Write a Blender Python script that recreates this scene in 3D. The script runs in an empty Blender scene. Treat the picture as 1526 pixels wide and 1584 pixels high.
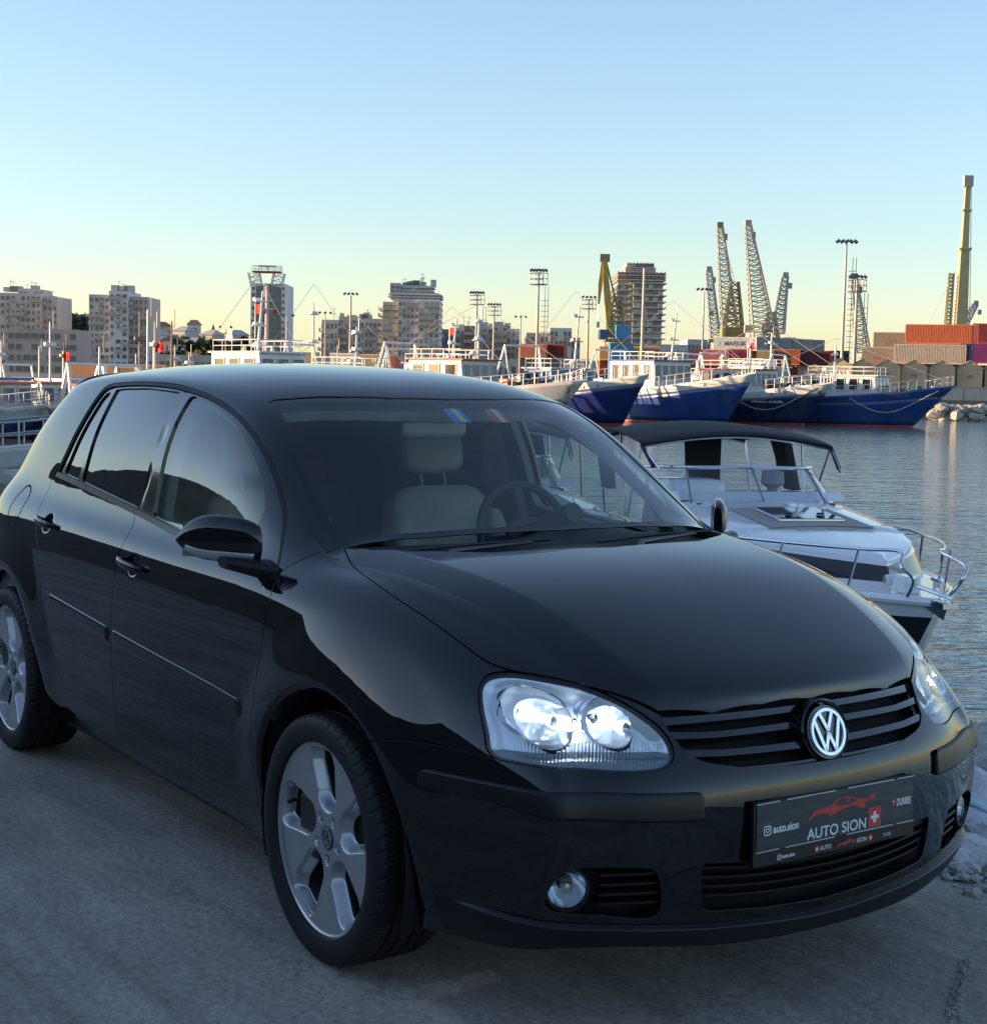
import bpy, bmesh, math, random
import numpy as np
from mathutils import Vector, Matrix
from mathutils.geometry import delaunay_2d_cdt, tessellate_polygon
random.seed(7); np.random.seed(7)
SC = bpy.context.scene
COL = SC.collection
PI = math.pi
R = math.radians

# ---------------------------------------------------------------- camera
CAM = np.array([3.3568, -2.6695, 1.4778])
YAW, PITCH, ROLL, FPX = 2.5414, -0.0864, 0.022, 2385.7
_d = Vector((math.cos(YAW) * math.cos(PITCH), math.sin(YAW) * math.cos(PITCH), math.sin(PITCH)))
_r = _d.cross(Vector((0, 0, 1))).normalized(); _u = _r.cross(_d)
_r2 = math.cos(ROLL) * _r + math.sin(ROLL) * _u; _u2 = -math.sin(ROLL) * _r + math.cos(ROLL) * _u
cd = bpy.data.cameras.new("camera"); cam = bpy.data.objects.new("camera", cd); COL.objects.link(cam)
cam.matrix_world = Matrix(((_r2.x, _u2.x, -_d.x, CAM[0]), (_r2.y, _u2.y, -_d.y, CAM[1]), (_r2.z, _u2.z, -_d.z, CAM[2]), (0, 0, 0, 1)))
cd.sensor_fit = 'VERTICAL'; cd.sensor_height = 24.0; cd.lens = FPX * 24.0 / 1584.0
cd.clip_start = 0.05; cd.clip_end = 6000
SC.camera = cam
SC.render.resolution_x, SC.render.resolution_y = 986, 1024
# ---------------------------------------------------------------- sky, sun, exposure
SUN_AZ = YAW + R(88)          # the sun stands low on the left
SUN_EL = R(7.5)
SC.render.engine = 'CYCLES'
wd = bpy.data.worlds.new('World'); SC.world = wd; wd.use_nodes = True
_n = wd.node_tree.nodes; _l = wd.node_tree.links; bg = _n['Background']
sky = _n.new('ShaderNodeTexSky'); sky.sky_type = 'NISHITA'; sky.sun_disc = False
sky.sun_elevation = SUN_EL; sky.sun_rotation = PI / 2 - SUN_AZ
sky.air_density = 1.1; sky.dust_density = .25; sky.ozone_density = 3.3
hs = _n.new('ShaderNodeHueSaturation'); hs.inputs['Saturation'].default_value = .86; _l.new(sky.outputs[0], hs.inputs['Color']); tn = _n.new('ShaderNodeMix'); tn.data_type = 'RGBA'; tn.blend_type = 'MULTIPLY'; tn.inputs[0].default_value = 1; tn.inputs[7].default_value = (1.05, .972, .975, 1); _l.new(hs.outputs[0], tn.inputs[6]); _l.new(tn.outputs[2], bg.inputs[0]); bg.inputs[1].default_value = .15
sl = bpy.data.lights.new('sun', 'SUN'); sl.energy = 5.0; sl.angle = R(.5); sl.color = (1, .68, .40)
so_ = bpy.data.objects.new('sun', sl); COL.objects.link(so_)
_sd = Vector((math.cos(SUN_AZ) * math.cos(SUN_EL), math.sin(SUN_AZ) * math.cos(SUN_EL), math.sin(SUN_EL)))
so_.rotation_euler = _sd.to_track_quat('Z', 'Y').to_euler()
SC.view_settings.view_transform = 'Standard'; SC.view_settings.look = 'None'; SC.view_settings.gamma = 1; SC.view_settings.use_curve_mapping = False
SC.view_settings.exposure = 1.38
# ---------------------------------------------------------------- materials
MATS = {}
def mat(name, color=(.5, .5, .5), rough=.5, metal=0, coat=0, spec=.5, emis=None, estr=0, noise=None, bump=None, grime=None, coat_rough=.03, coat_ior=1.5):
    """noise=(scale, amount, detail): tonal variation; bump=(scale, strength, distance); grime=(colour, scale, low, high)"""
    if name in MATS: return MATS[name]
    m = bpy.data.materials.new(name); m.use_nodes = True; nt = m.node_tree; b = nt.nodes['Principled BSDF']
    c4 = tuple(color) + (1,)
    b.inputs['Base Color'].default_value = c4; b.inputs['Roughness'].default_value = rough; b.inputs['Metallic'].default_value = metal
    b.inputs['Coat Weight'].default_value = coat; b.inputs['Coat Roughness'].default_value = coat_rough; b.inputs['Coat IOR'].default_value = coat_ior
    b.inputs['Specular IOR Level'].default_value = spec
    if emis: b.inputs['Emission Color'].default_value = tuple(emis) + (1,); b.inputs['Emission Strength'].default_value = estr
    L = nt.links; N = nt.nodes
    if noise or bump or grime:
        tc = N.new('ShaderNodeTexCoord'); src = None
        if noise:
            n = N.new('ShaderNodeTexNoise'); n.inputs['Scale'].default_value = noise[0]; n.inputs['Detail'].default_value = noise[2] if len(noise) > 2 else 5
            n.inputs['Roughness'].default_value = .65; L.new(tc.outputs['Object'], n.inputs['Vector'])
            mr = N.new('ShaderNodeMapRange'); mr.inputs[1].default_value = .25; mr.inputs[2].default_value = .75
            mr.inputs[3].default_value = 1 - noise[1]; mr.inputs[4].default_value = 1 + noise[1]; L.new(n.outputs[0], mr.inputs[0])
            mx = N.new('ShaderNodeMix'); mx.data_type = 'RGBA'; mx.blend_type = 'MULTIPLY'; mx.inputs[0].default_value = 1
            mx.inputs[6].default_value = c4; L.new(mr.outputs[0], mx.inputs[7]); src = mx.outputs[2]
        if grime:
            g = N.new('ShaderNodeTexNoise'); g.inputs['Scale'].default_value = grime[1]; g.inputs['Detail'].default_value = 8; g.inputs['Roughness'].default_value = .7
            L.new(tc.outputs['Object'], g.inputs['Vector'])
            gr = N.new('ShaderNodeMapRange'); gr.inputs[1].default_value = grime[2]; gr.inputs[2].default_value = grime[3]; L.new(g.outputs[0], gr.inputs[0])
            mx = N.new('ShaderNodeMix'); mx.data_type = 'RGBA'; mx.inputs[6].default_value = c4
            if src: L.new(src, mx.inputs[6])
            mx.inputs[7].default_value = tuple(grime[0]) + (1,); L.new(gr.outputs[0], mx.inputs[0]); src = mx.outputs[2]
        if src: L.new(src, b.inputs['Base Color'])
        if bump:
            n = N.new('ShaderNodeTexNoise'); n.inputs['Scale'].default_value = bump[0]; n.inputs['Detail'].default_value = 6
            L.new(tc.outputs['Object'], n.inputs['Vector'])
            bp = N.new('ShaderNodeBump'); bp.inputs['Strength'].default_value = bump[1]; bp.inputs['Distance'].default_value = bump[2]
            L.new(n.outputs[0], bp.inputs['Height']); L.new(bp.outputs[0], b.inputs['Normal'])
    MATS[name] = m
    return m
def glass(name, tint=(.9, .95, .93), ior=1.5, rough=0.0, boost=1.0, dark=1.0):
    """thin sheet: see-through tint under a mirror layer that follows Fresnel"""
    if name in MATS: return MATS[name]
    m = bpy.data.materials.new(name); m.use_nodes = True; nt = m.node_tree; N = nt.nodes; L = nt.links; N.clear()
    o = N.new('ShaderNodeOutputMaterial'); t = N.new('ShaderNodeBsdfTransparent'); t.inputs[0].default_value = tuple(tint) + (1,)
    g = N.new('ShaderNodeBsdfGlossy'); g.inputs['Roughness'].default_value = rough; g.inputs[0].default_value = (1, 1, 1, 1)
    f = N.new('ShaderNodeFresnel'); ge = N.new('ShaderNodeNewGeometry'); mi = N.new('ShaderNodeMapRange'); mi.inputs[3].default_value = ior; mi.inputs[4].default_value = 1 / ior; L.new(ge.outputs['Backfacing'], mi.inputs[0]); L.new(mi.outputs[0], f.inputs[0])
    ml = N.new('ShaderNodeMath'); ml.operation = 'MULTIPLY'; ml.use_clamp = True; ml.inputs[1].default_value = boost; L.new(f.outputs[0], ml.inputs[0])
    mx = N.new('ShaderNodeMixShader'); L.new(ml.outputs[0], mx.inputs[0]); L.new(t.outputs[0], mx.inputs[1]); L.new(g.outputs[0], mx.inputs[2]); L.new(mx.outputs[0], o.inputs[0])
    MATS[name] = m
    return m

# ---------------------------------------------------------------- objects
def tag(o, label=None, cat=None, group=None, kind=None):
    if label: o['label'] = label
    if cat: o['category'] = cat
    if group: o['group'] = group
    if kind: o['kind'] = kind
    return o
def thing(name, label, cat, loc=(0, 0, 0), rz=0, group=None):
    o = bpy.data.objects.new(name, None); COL.objects.link(o); o.empty_display_size = .2
    o.location = loc; o.rotation_euler = (0, 0, rz)
    return tag(o, label, cat, group)
def link(name, me, m=None, parent=None):
    o = bpy.data.objects.new(name, me); COL.objects.link(o)
    if parent is not None: o.parent = parent
    if m is not None and not me.materials:
        for k in (m if isinstance(m, (list, tuple)) else [m]): me.materials.append(k)
    return o
class MB:
    """collects shapes into one mesh"""
    def __init__(s): s.v = []; s.f = []; s.mi = []; s.sm = []
    def add(s, vs, fs, mi=0, sm=False):
        k = len(s.v); s.v += [tuple(v) for v in vs]; s.f += [tuple(i + k for i in f) for f in fs]; s.mi += [mi] * len(fs); s.sm += [sm] * len(fs)
        return s
    def box(s, x0, x1, y0, y1, z0, z1, mi=0, M=None):
        vs = [Vector((x, y, z)) for z in (z0, z1) for y in (y0, y1) for x in (x0, x1)]
        if M is not None: vs = [M @ v for v in vs]
        return s.add(vs, [(0, 2, 3, 1), (4, 5, 7, 6), (0, 1, 5, 4), (2, 6, 7, 3), (0, 4, 6, 2), (1, 3, 7, 5)], mi)
    def cbox(s, c, d, mi=0, M=None): return s.box(c[0] - d[0] / 2, c[0] + d[0] / 2, c[1] - d[1] / 2, c[1] + d[1] / 2, c[2] - d[2] / 2, c[2] + d[2] / 2, mi, M)
    def tube(s, pts, r, n=8, mi=0, caps=True, closed=False):
        pts = [Vector(p) for p in pts]; m = len(pts); rs = r if isinstance(r, (list, tuple)) else [r] * m
        vs = []; up = None
        for i, p in enumerate(pts):
            a = pts[(i - 1) % m] if (closed or i) else p; b = pts[(i + 1) % m] if (closed or i < m - 1) else p
            t = (b - a)
            t = t.normalized() if t.length > 1e-9 else Vector((0, 0, 1))
            if up is None:
                up = Vector((0, 0, 1)) if abs(t.z) < .9 else Vector((1, 0, 0))
            x = t.cross(up); x = x.normalized() if x.length > 1e-6 else t.orthogonal().normalized(); y = x.cross(t); up = y
            for k in range(n):
                q = 2 * PI * k / n; vs.append(p + (x * math.cos(q) + y * math.sin(q)) * rs[i])
        fs = []
        for i in range(m if closed else m - 1):
            j = (i + 1) % m
            for k in range(n): fs.append((i * n + k, j * n + k, j * n + (k + 1) % n, i * n + (k + 1) % n))
        if caps and not closed: fs.append(tuple(range(n))); fs.append(tuple((m - 1) * n + k for k in reversed(range(n))))
        return s.add(vs, [f[::-1] for f in fs], mi, True)
    def bar(s, a, b, w, h=None, mi=0):
        a = Vector(a); b = Vector(b); h = w if h is None else h; t = (b - a).normalized()
        up = Vector((0, 0, 1)) if abs(t.z) < .95 else Vector((1, 0, 0)); x = t.cross(up).normalized() * w / 2; y = x.cross(t).normalized() * h / 2
        return s.add([p + i * x + j * y for p in (a, b) for i, j in ((-1, -1), (1, -1), (1, 1), (-1, 1))],
                     [(0, 1, 2, 3), (7, 6, 5, 4), (0, 4, 5, 1), (1, 5, 6, 2), (2, 6, 7, 3), (3, 7, 4, 0)], mi)
    def lathe(s, prof, n=32, M=None, mi=0):
        """prof: (radius, height) about local z"""
        vs = []
        for r, z in prof:
            for k in range(n):
                v = Vector((r * math.cos(2 * PI * k / n), r * math.sin(2 * PI * k / n), z)); vs.append(M @ v if M is not None else v)
        fs = [(i * n + k, i * n + (k + 1) % n, (i + 1) * n + (k + 1) % n, (i + 1) * n + k) for i in range(len(prof) - 1) for k in range(n)]
        return s.add(vs, fs, mi, True)
    def grid(s, rows, mi=0, sm=True, close_v=False):
        m = len(rows[0]); vs = [v for r in rows for v in r]; fs = []
        for i in range(len(rows) - 1):
            for k in range(m if close_v else m - 1): fs.append((i * m + k, i * m + (k + 1) % m, (i + 1) * m + (k + 1) % m, (i + 1) * m + k))
        return s.add(vs, fs, mi, sm)
    def prism(s, poly, z0, z1, M=None, mi=0):
        """polygon (2D) extruded along local z"""
        n = len(poly); vs = [Vector((x, y, z)) for z in (z0, z1) for x, y in poly]
        if M is not None: vs = [M @ v for v in vs]
        t = tessellate_polygon([[Vector((x, y, 0)) for x, y in poly]])
        fs = [tuple(reversed(a)) for a in t] + [tuple(i + n for i in a) for a in t] + [(i, (i + 1) % n, (i + 1) % n + n, i + n) for i in range(n)]
        return s.add(vs, fs, mi)
    def mesh(s, name, fix=True):
        me = bpy.data.meshes.new(name); me.from_pydata(s.v, [], s.f)
        me.polygons.foreach_set('material_index', s.mi); me.polygons.foreach_set('use_smooth', s.sm)
        if fix:
            bm = bmesh.new(); bm.from_mesh(me); bmesh.ops.recalc_face_normals(bm, faces=bm.faces[:]); bm.to_mesh(me); bm.free()
        me.update(); return me
    def build(s, name, m, parent=None, fix=True, bevel=0, auto=35):
        me = s.mesh(name, fix); o = link(name, me, m, parent)
        if any(s.sm): me.set_sharp_from_angle(angle=R(auto))
        if bevel:
            b = o.modifiers.new('b', 'BEVEL'); b.width = bevel; b.segments = 2; b.limit_method = 'ANGLE'; b.angle_limit = R(40)
        return o
def copy_tree(o, parent=None, loc=None, rz=None, label=None, scale=None):
    c = o.copy(); COL.objects.link(c)
    if parent is not None: c.parent = parent
    if loc is not None: c.location = loc
    if rz is not None: c.rotation_euler = (0, 0, rz)
    if scale is not None: c.scale = scale
    if label: c['label'] = label
    for ch in list(o.children): copy_tree(ch, c)
    return c
def crom(pts, n=8, closed=True):
    """smooth curve through points"""
    P = np.array(pts, float); m = len(P); out = []
    for i in range(m if closed else m - 1):
        g = lambda k: P[k % m] if closed else P[min(max(k, 0), m - 1)]
        a, b, c, d = g(i - 1), g(i), g(i + 1), g(i + 2)
        # centripetal
        def dd(p, q): return max(np.linalg.norm(p - q), 1e-6) ** .5
        t0 = 0; t1 = t0 + dd(a, b); t2 = t1 + dd(b, c); t3 = t2 + dd(c, d)
        for t in np.linspace(t1, t2, n, endpoint=False):
            if np.allclose(a, b): A1 = b
            else: A1 = (t1 - t) / (t1 - t0) * a + (t - t0) / (t1 - t0) * b
            A2 = (t2 - t) / (t2 - t1) * b + (t - t1) / (t2 - t1) * c
            A3 = c if np.allclose(c, d) else (t3 - t) / (t3 - t2) * c + (t - t2) / (t3 - t2) * d
            B1 = (t2 - t) / (t2 - t0) * A1 + (t - t0) / (t2 - t0) * A2; B2 = (t3 - t) / (t3 - t1) * A2 + (t - t1) / (t3 - t1) * A3
            out.append((t2 - t) / (t2 - t1) * B1 + (t - t1) / (t2 - t1) * B2)
    if not closed: out.append(P[-1])
    return np.array(out)
# ================================================================ CAR BODY SURFACE
NAN = None
# side lines j0..j11, stations S1..S9 (x, y, z)
XS = [.36, 0, -.36, -.70, -1.03, -1.55, -2.1, -2.62, -2.98]
def ln(ys, zs, xs=XS): return [(x, y, z) for x, y, z in zip(xs, ys, zs)]
LINES = [
 ln([.80,.82,.80,.79,.79,.79,.79,.81,.77], [.19,.17,.172,.175,.175,.175,.175,.19,.24]),
 ln([.838,.858,.845,.842,.842,.842,.845,.855,.82], [.28]*8+[.33]),
 ln([.853,.876,.868,.866,.866,.867,.868,.875,.84], [.42]*8+[.45]),
 ln([.85,.88,.88,.88,.88,.88,.88,.88,.84], [.60]*8+[.61]),
 ln([.824,.870,.876,.877,.877,.876,.874,.866,.82], [.72,.765,.78,.785,.79,.795,.80,.81,.82]),
 ln([.782,.838,.852,.852,.851,.849,.844,.826,.78], [.805,.87,.90,.912,.92,.928,.937,.948,.955]),
 ln([.732,.785,.802,.805,.80,.80,.795,.772,.715], [.852,.922,.957,.985,.992,1.0,1.015,1.035,1.06], [.35,0,-.36,-.70,-1.03,-1.55,-2.1,-2.62,-2.95]),
 ln([.685,.738,.757,.768,.752,.745,.74,.715,.66], [.878,.949,.986,1.105,1.19,1.225,1.225,1.22,1.21], [.35,0,-.34,-.68,-1.0,-1.55,-2.1,-2.60,-2.86]),
 ln([.64,.695,.71,.695,.663,.662,.656,.638,.61], [.897,.965,1.001,1.198,1.345,1.402,1.405,1.385,1.36], [.35,0,-.32,-.66,-1.0,-1.55,-2.1,-2.52,-2.68]),
 ln([.58,.625,.655,.61,.565,.592,.585,.56,.54], [.915,.98,1.012,1.215,1.395,1.457,1.464,1.446,1.428], [.36,.01,-.29,-.63,-.965,-1.5,-2.05,-2.48,-2.64]),
 ln([.35,.37,.42,.38,.34,.35,.34,.32,.31], [.943,1.004,1.034,1.245,1.434,1.498,1.502,1.478,1.455], [.375,.04,-.22,-.57,-.93,-1.5,-2.05,-2.55,-2.76]),
 ln([0]*9, [.952,1.015,1.044,1.252,1.442,1.510,1.515,1.490,1.468], [.385,.05,-.20,-.55,-.92,-1.5,-2.05,-2.58,-2.79]),
]
S0 = [(.60,.73,.215),(.645,.745,.30),(.675,.748,.42),(.68,.735,.57),(.64,.71,.67),(.585,.69,.735),
      (.56,.66,.78),(.60,.61,.79),(.63,.55,.797),(.67,.45,.80),(.72,.27,.805),(.745,0,.806)]
S10 = [(-3.14,.66,.27),(-3.2,.70,.36),(-3.24,.71,.48),(-3.25,.705,.62),(-3.24,.69,.80),(-3.17,.66,.96),
      (-3.08,.60,1.08),(-2.98,.575,1.19),(-2.82,.55,1.335),(-2.76,.495,1.41),(-2.87,.28,1.435),(-2.90,0,1.445)]
# front grid: rows 0..5, columns j7..j11
FRONT = [
 [(.70,.66,.232),(.76,.57,.235),(.81,.45,.23),(.855,.27,.215),(.872,0,.21)],
 [(.735,.675,.31),(.785,.575,.31),(.83,.46,.305),(.87,.27,.30),(.885,0,.30)],
 [(.75,.67,.43),(.797,.575,.43),(.842,.46,.43),(.88,.27,.43),(.895,0,.43)],
 [(.75,.66,.56),(.795,.57,.56),(.84,.46,.56),(.882,.27,.56),(.897,0,.56)],
 [(.70,.635,.65),(.748,.555,.645),(.80,.455,.645),(.845,.27,.642),(.862,0,.64)],
 [(.642,.62,.73),(.69,.55,.728),(.735,.455,.727),(.782,.27,.735),(.80,0,.74)],
]
REAR = [
 [(-3.22,.58,.27),(-3.27,.5,.27),(-3.3,.4,.27),(-3.32,.24,.27),(-3.33,0,.27)],
 [(-3.26,.6,.36),(-3.3,.5,.36),(-3.325,.4,.36),(-3.34,.24,.36),(-3.345,0,.36)],
 [(-3.28,.6,.48),(-3.32,.5,.48),(-3.34,.4,.48),(-3.355,.24,.48),(-3.36,0,.48)],
 [(-3.28,.6,.62),(-3.31,.5,.62),(-3.33,.4,.62),(-3.34,.24,.62),(-3.345,0,.62)],
 [(-3.26,.6,.80),(-3.28,.5,.80),(-3.29,.4,.80),(-3.30,.24,.80),(-3.305,0,.80)],
 [(-3.18,.59,.98),(-3.17,.5,1.02),(-3.13,.4,1.06),(-3.13,.24,1.08),(-3.14,0,1.09)],
]
def body_surface(levels=5):
    V = []; idx = {}
    def add(k, p):
        if k not in idx: idx[k] = len(V); V.append(p)
        return idx[k]
    G = [[None] * 12 for _ in range(11)]
    for j in range(12):
        G[0][j] = add(('s', 0, j), S0[j])
        for i in range(9): G[i + 1][j] = add(('s', i + 1, j), LINES[j][i])
        G[10][j] = add(('s', 10, j), S10[j])
    F = []
    for i in range(10):
        for j in range(11): F.append((G[i][j], G[i][j + 1], G[i + 1][j + 1], G[i + 1][j]))
    for tab, i, flip in ((FRONT, 0, 1), (REAR, 10, 0)):
        N = [[G[i][r]] + [add((i, r, c), tab[r][c]) for c in range(5)] for r in range(6)]
        N.append([G[i][6 + c] for c in range(6)])
        for r in range(6):
            for c in range(5):
                q = (N[r][c], N[r + 1][c], N[r + 1][c + 1], N[r][c + 1])
                F.append(q[::-1] if flip else q)
    V = np.array(V, float); n = len(V)
    # mirror (weld centre)
    M = {}; W = [tuple(v) for v in V]
    for k in range(n):
        if V[k, 1] == 0: M[k] = k
        else: M[k] = len(W); W.append((V[k, 0], -V[k, 1], V[k, 2]))
    F2 = [tuple(f) for f in F] + [tuple(M[a] for a in f[::-1]) for f in F]
    T = np.array(W); nT = len(T)
    CR = {}
    for j in range(8, 11):
        a_, b_ = G[3][j], G[3][j + 1]
        for q in ((a_, b_), (M[a_], M[b_])): CR[tuple(sorted(q))] = .85 if j > 8 else .5
    def limit(C, lv):
        me = bpy.data.meshes.new('cage'); me.from_pydata([tuple(c) for c in C], [], F2)
        o = bpy.data.objects.new('cage', me); COL.objects.link(o)
        at = me.attributes.new('crease_edge', 'FLOAT', 'EDGE'); cr = np.zeros(len(me.edges))
        for e_ in me.edges:
            cr[e_.index] = CR.get(tuple(sorted(e_.vertices)), 0)
        at.data.foreach_set('value', cr)
        m = o.modifiers.new('s', 'SUBSURF'); m.levels = lv; m.render_levels = lv; m.use_limit_surface = True
        m.boundary_smooth = 'ALL'
        dg = bpy.context.evaluated_depsgraph_get(); e = o.evaluated_get(dg).to_mesh()
        P = np.empty(len(e.vertices) * 3); e.vertices.foreach_get('co', P)
        if lv > 1:
            e.calc_loop_triangles(); Tn = np.empty(len(e.loop_triangles) * 3, int); e.loop_triangles.foreach_get('vertices', Tn)
            Nn = np.empty(len(e.vertices) * 3); e.vertices.foreach_get('normal', Nn)
            out = P.reshape(-1, 3), Tn.reshape(-1, 3), Nn.reshape(-1, 3)
        else: out = P.reshape(-1, 3)[:nT]
        o.to_mesh_clear() if False else None
        bpy.data.objects.remove(o); bpy.data.meshes.remove(me)
        return out
    C = T.copy()
    for k in range(4):
        C += 0.85 * (T - limit(C, 1))
        C[:, 1][T[:, 1] == 0] = 0
    global GRIDL
    GRIDL = [[tuple(T[G[i][j]]) for j in range(12)] for i in range(11)]
    P, Tt, Nn = limit(C, levels)
    return P, -Nn, Tt[:, ::-1].copy()
# ================================================================ CUTTING A SURFACE INTO PANELS
def sdf(poly, A):
    """signed distance, > 0 inside, of 2D points A to a closed polygon"""
    poly = np.asarray(poly, float); out = np.full(len(A), -9.0)
    lo = poly.min(0) - .15; hi = poly.max(0) + .15
    m = ((A >= lo) & (A <= hi)).all(1); B = A[m]
    if not len(B): return out
    best = np.full(len(B), 1e9); ins = np.zeros(len(B), bool)
    for a, b in zip(poly, np.roll(poly, -1, 0)):
        e = b - a; w = B - a; L2 = e @ e
        if L2 < 1e-14: continue
        t = np.clip(w @ e / L2, 0, 1); d = w - t[:, None] * e; best = np.minimum(best, (d * d).sum(1))
        c = ((a[1] <= B[:, 1]) != (b[1] <= B[:, 1]))
        if a[1] != b[1]: ins ^= c & (B[:, 0] < a[0] + (B[:, 1] - a[1]) / (b[1] - a[1]) * (b[0] - a[0]))
    out[m] = np.sqrt(best) * np.where(ins, 1, -1)
    return out
def clip(S, f):
    """keep f > 0 of surface S = (P, N, T)"""
    P, N, T = S; T = T.astype(np.int64); f = np.where(np.abs(f) < 1e-7, 1e-7, f); pos = f > 0
    c = pos[T].sum(1); keep = T[c == 3]
    newP = [P]; newN = [N]; tris = [keep]; n = len(P)
    E = {}
    def cut(a, b):
        nonlocal n
        lo = np.minimum(a, b); hi = np.maximum(a, b); key = lo.astype(np.int64) * 10_000_000 + hi
        u, inv = np.unique(key, return_inverse=True); lo = (u // 10_000_000); hi = (u % 10_000_000)
        t = (f[lo] / (f[lo] - f[hi]))[:, None]
        newP.append(P[lo] * (1 - t) + P[hi] * t); q = N[lo] * (1 - t) + N[hi] * t; newN.append(q / np.linalg.norm(q, axis=1, keepdims=True))
        r = n + inv; n += len(u); return r
    T1 = T[c == 1]; T2 = T[c == 2]
    def rot(T, tgt):
        k = np.argmax(pos[T] == tgt, 1); i = np.arange(len(T)); return T[i, k], T[i, (k + 1) % 3], T[i, (k + 2) % 3]
    A = []; B = []
    if len(T1): a1, b1, c1 = rot(T1, True); A += [a1, c1]; B += [b1, a1]
    if len(T2): a2, b2, c2 = rot(T2, False); A += [a2, c2]; B += [b2, a2]
    if A:
        r = cut(np.concatenate(A), np.concatenate(B)); k = 0
        if len(T1): e1 = r[:len(T1)]; e2 = r[len(T1):2 * len(T1)]; k = 2 * len(T1); tris.append(np.stack([a1, e1, e2], 1))
        if len(T2): e1 = r[k:k + len(T2)]; e2 = r[k + len(T2):]; tris += [np.stack([e1, b2, c2], 1), np.stack([e1, c2, e2], 1)]
    return compact((np.concatenate(newP), np.concatenate(newN), np.concatenate(tris)))
def compact(S):
    P, N, T = S
    if not len(T): return P[:0], N[:0], T
    T = T.astype(np.int64); ok = (T[:, 0] != T[:, 1]) & (T[:, 1] != T[:, 2]) & (T[:, 0] != T[:, 2]); T = T[ok]
    u, inv = np.unique(T, return_inverse=True); u = u.astype(int); return P[u], N[u], inv.reshape(-1, 3)
def crop(S, lo, hi):
    P, N, T = S; m = ((P >= np.array(lo)) & (P <= np.array(hi))).all(1); return compact((P, N, T[m[T].any(1)]))
def refine(S, times=1):
    P, N, T = S
    for _ in range(times):
        a = np.concatenate([T[:, 0], T[:, 1], T[:, 2]]).astype(np.int64); b = np.concatenate([T[:, 1], T[:, 2], T[:, 0]]).astype(np.int64)
        lo = np.minimum(a, b); hi = np.maximum(a, b); u, inv = np.unique(lo * 10_000_000 + hi, return_inverse=True); lo = u // 10_000_000; hi = u % 10_000_000
        d = P[hi] - P[lo]; ta = -(d * N[lo]).sum(1, keepdims=True) * N[lo]; tb = -(d * N[hi]).sum(1, keepdims=True) * N[hi]
        q = N[lo] + N[hi]; q /= np.linalg.norm(q, axis=1, keepdims=True)
        n = len(P); P = np.concatenate([P, (P[lo] + P[hi]) / 2 + (ta - tb) / 8]); N = np.concatenate([N, q])
        m = n + inv; k = len(T); ab, bc, ca = m[:k], m[k:2 * k], m[2 * k:]
        T = np.concatenate([np.stack([T[:, 0], ab, ca], 1), np.stack([ab, T[:, 1], bc], 1), np.stack([ca, bc, T[:, 2]], 1), np.stack([ab, bc, ca], 1)])
    return P, N, T
def renorm(S):
    P, N, T = S; fn = np.cross(P[T[:, 1]] - P[T[:, 0]], P[T[:, 2]] - P[T[:, 0]]); n = np.zeros_like(P)
    for k in range(3):
        for c in range(3): n[:, c] += np.bincount(T[:, k], fn[:, c], len(P))
    l = np.linalg.norm(n, axis=1, keepdims=True); n = np.where(l > 1e-14, n / np.maximum(l, 1e-14), N)
    return P, n, T
def loops_boundary(T):
    a = np.concatenate([T[:, 0], T[:, 1], T[:, 2]]).astype(np.int64); b = np.concatenate([T[:, 1], T[:, 2], T[:, 0]]).astype(np.int64)
    key = a * 10_000_000 + b; rev = b * 10_000_000 + a; m = ~np.isin(key, rev); return a[m], b[m]
def emit(name, S, m, parent, lip=.012, offset=0.0, flip=False, bev=.0015):
    P, N, T = S
    if not len(T): print('EMPTY', name); return None
    if offset: P = P + N * offset
    Vs = [P]; Ns = [N]; Fs = [T]
    if lip:
        a, b = loops_boundary(T); e = P[b] - P[a]; O = np.cross(e, N[a] + N[b]); acc = np.zeros_like(P)
        for c in range(3): acc[:, c] += np.bincount(a, O[:, c], len(P)) + np.bincount(b, O[:, c], len(P))
        ids = np.unique(np.concatenate([a, b])); mp = np.full(len(P), -1); mp[ids] = np.arange(len(ids))
        o = acc[ids]; o /= np.maximum(np.linalg.norm(o, axis=1, keepdims=True), 1e-9); n0 = N[ids]; p0 = P[ids]; k = len(P); q = len(ids)
        mid = n0 + o; mid /= np.linalg.norm(mid, axis=1, keepdims=True)
        Vs += [p0 - n0 * bev + o * bev * .6, p0 - n0 * lip + o * bev * .6]; Ns += [o, o]
        A, B = mp[a], mp[b]
        Fs += [np.stack([a, A + k, B + k], 1), np.stack([a, B + k, b], 1), np.stack([A + k, A + k + q, B + k + q], 1), np.stack([A + k, B + k + q, B + k], 1)]
    P = np.concatenate(Vs); N = np.concatenate(Ns); T = np.concatenate(Fs).astype(np.int32)
    if flip: T = T[:, ::-1].copy(); N = -N
    me = bpy.data.meshes.new(name); me.vertices.add(len(P)); me.vertices.foreach_set('co', P.ravel())
    me.loops.add(len(T) * 3); me.loops.foreach_set('vertex_index', T.ravel()); me.polygons.add(len(T)); me.polygons.foreach_set('loop_start', np.arange(0, len(T) * 3, 3, dtype=np.int32))
    me.update(calc_edges=True); me.polygons.foreach_set('use_smooth', np.ones(len(T), bool))
    me.normals_split_custom_set_from_vertices(N.tolist())
    return link(name, me, m, parent)
def smooth01(t): t = np.clip(t, 0, 1); return t * t * (3 - 2 * t)
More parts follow.
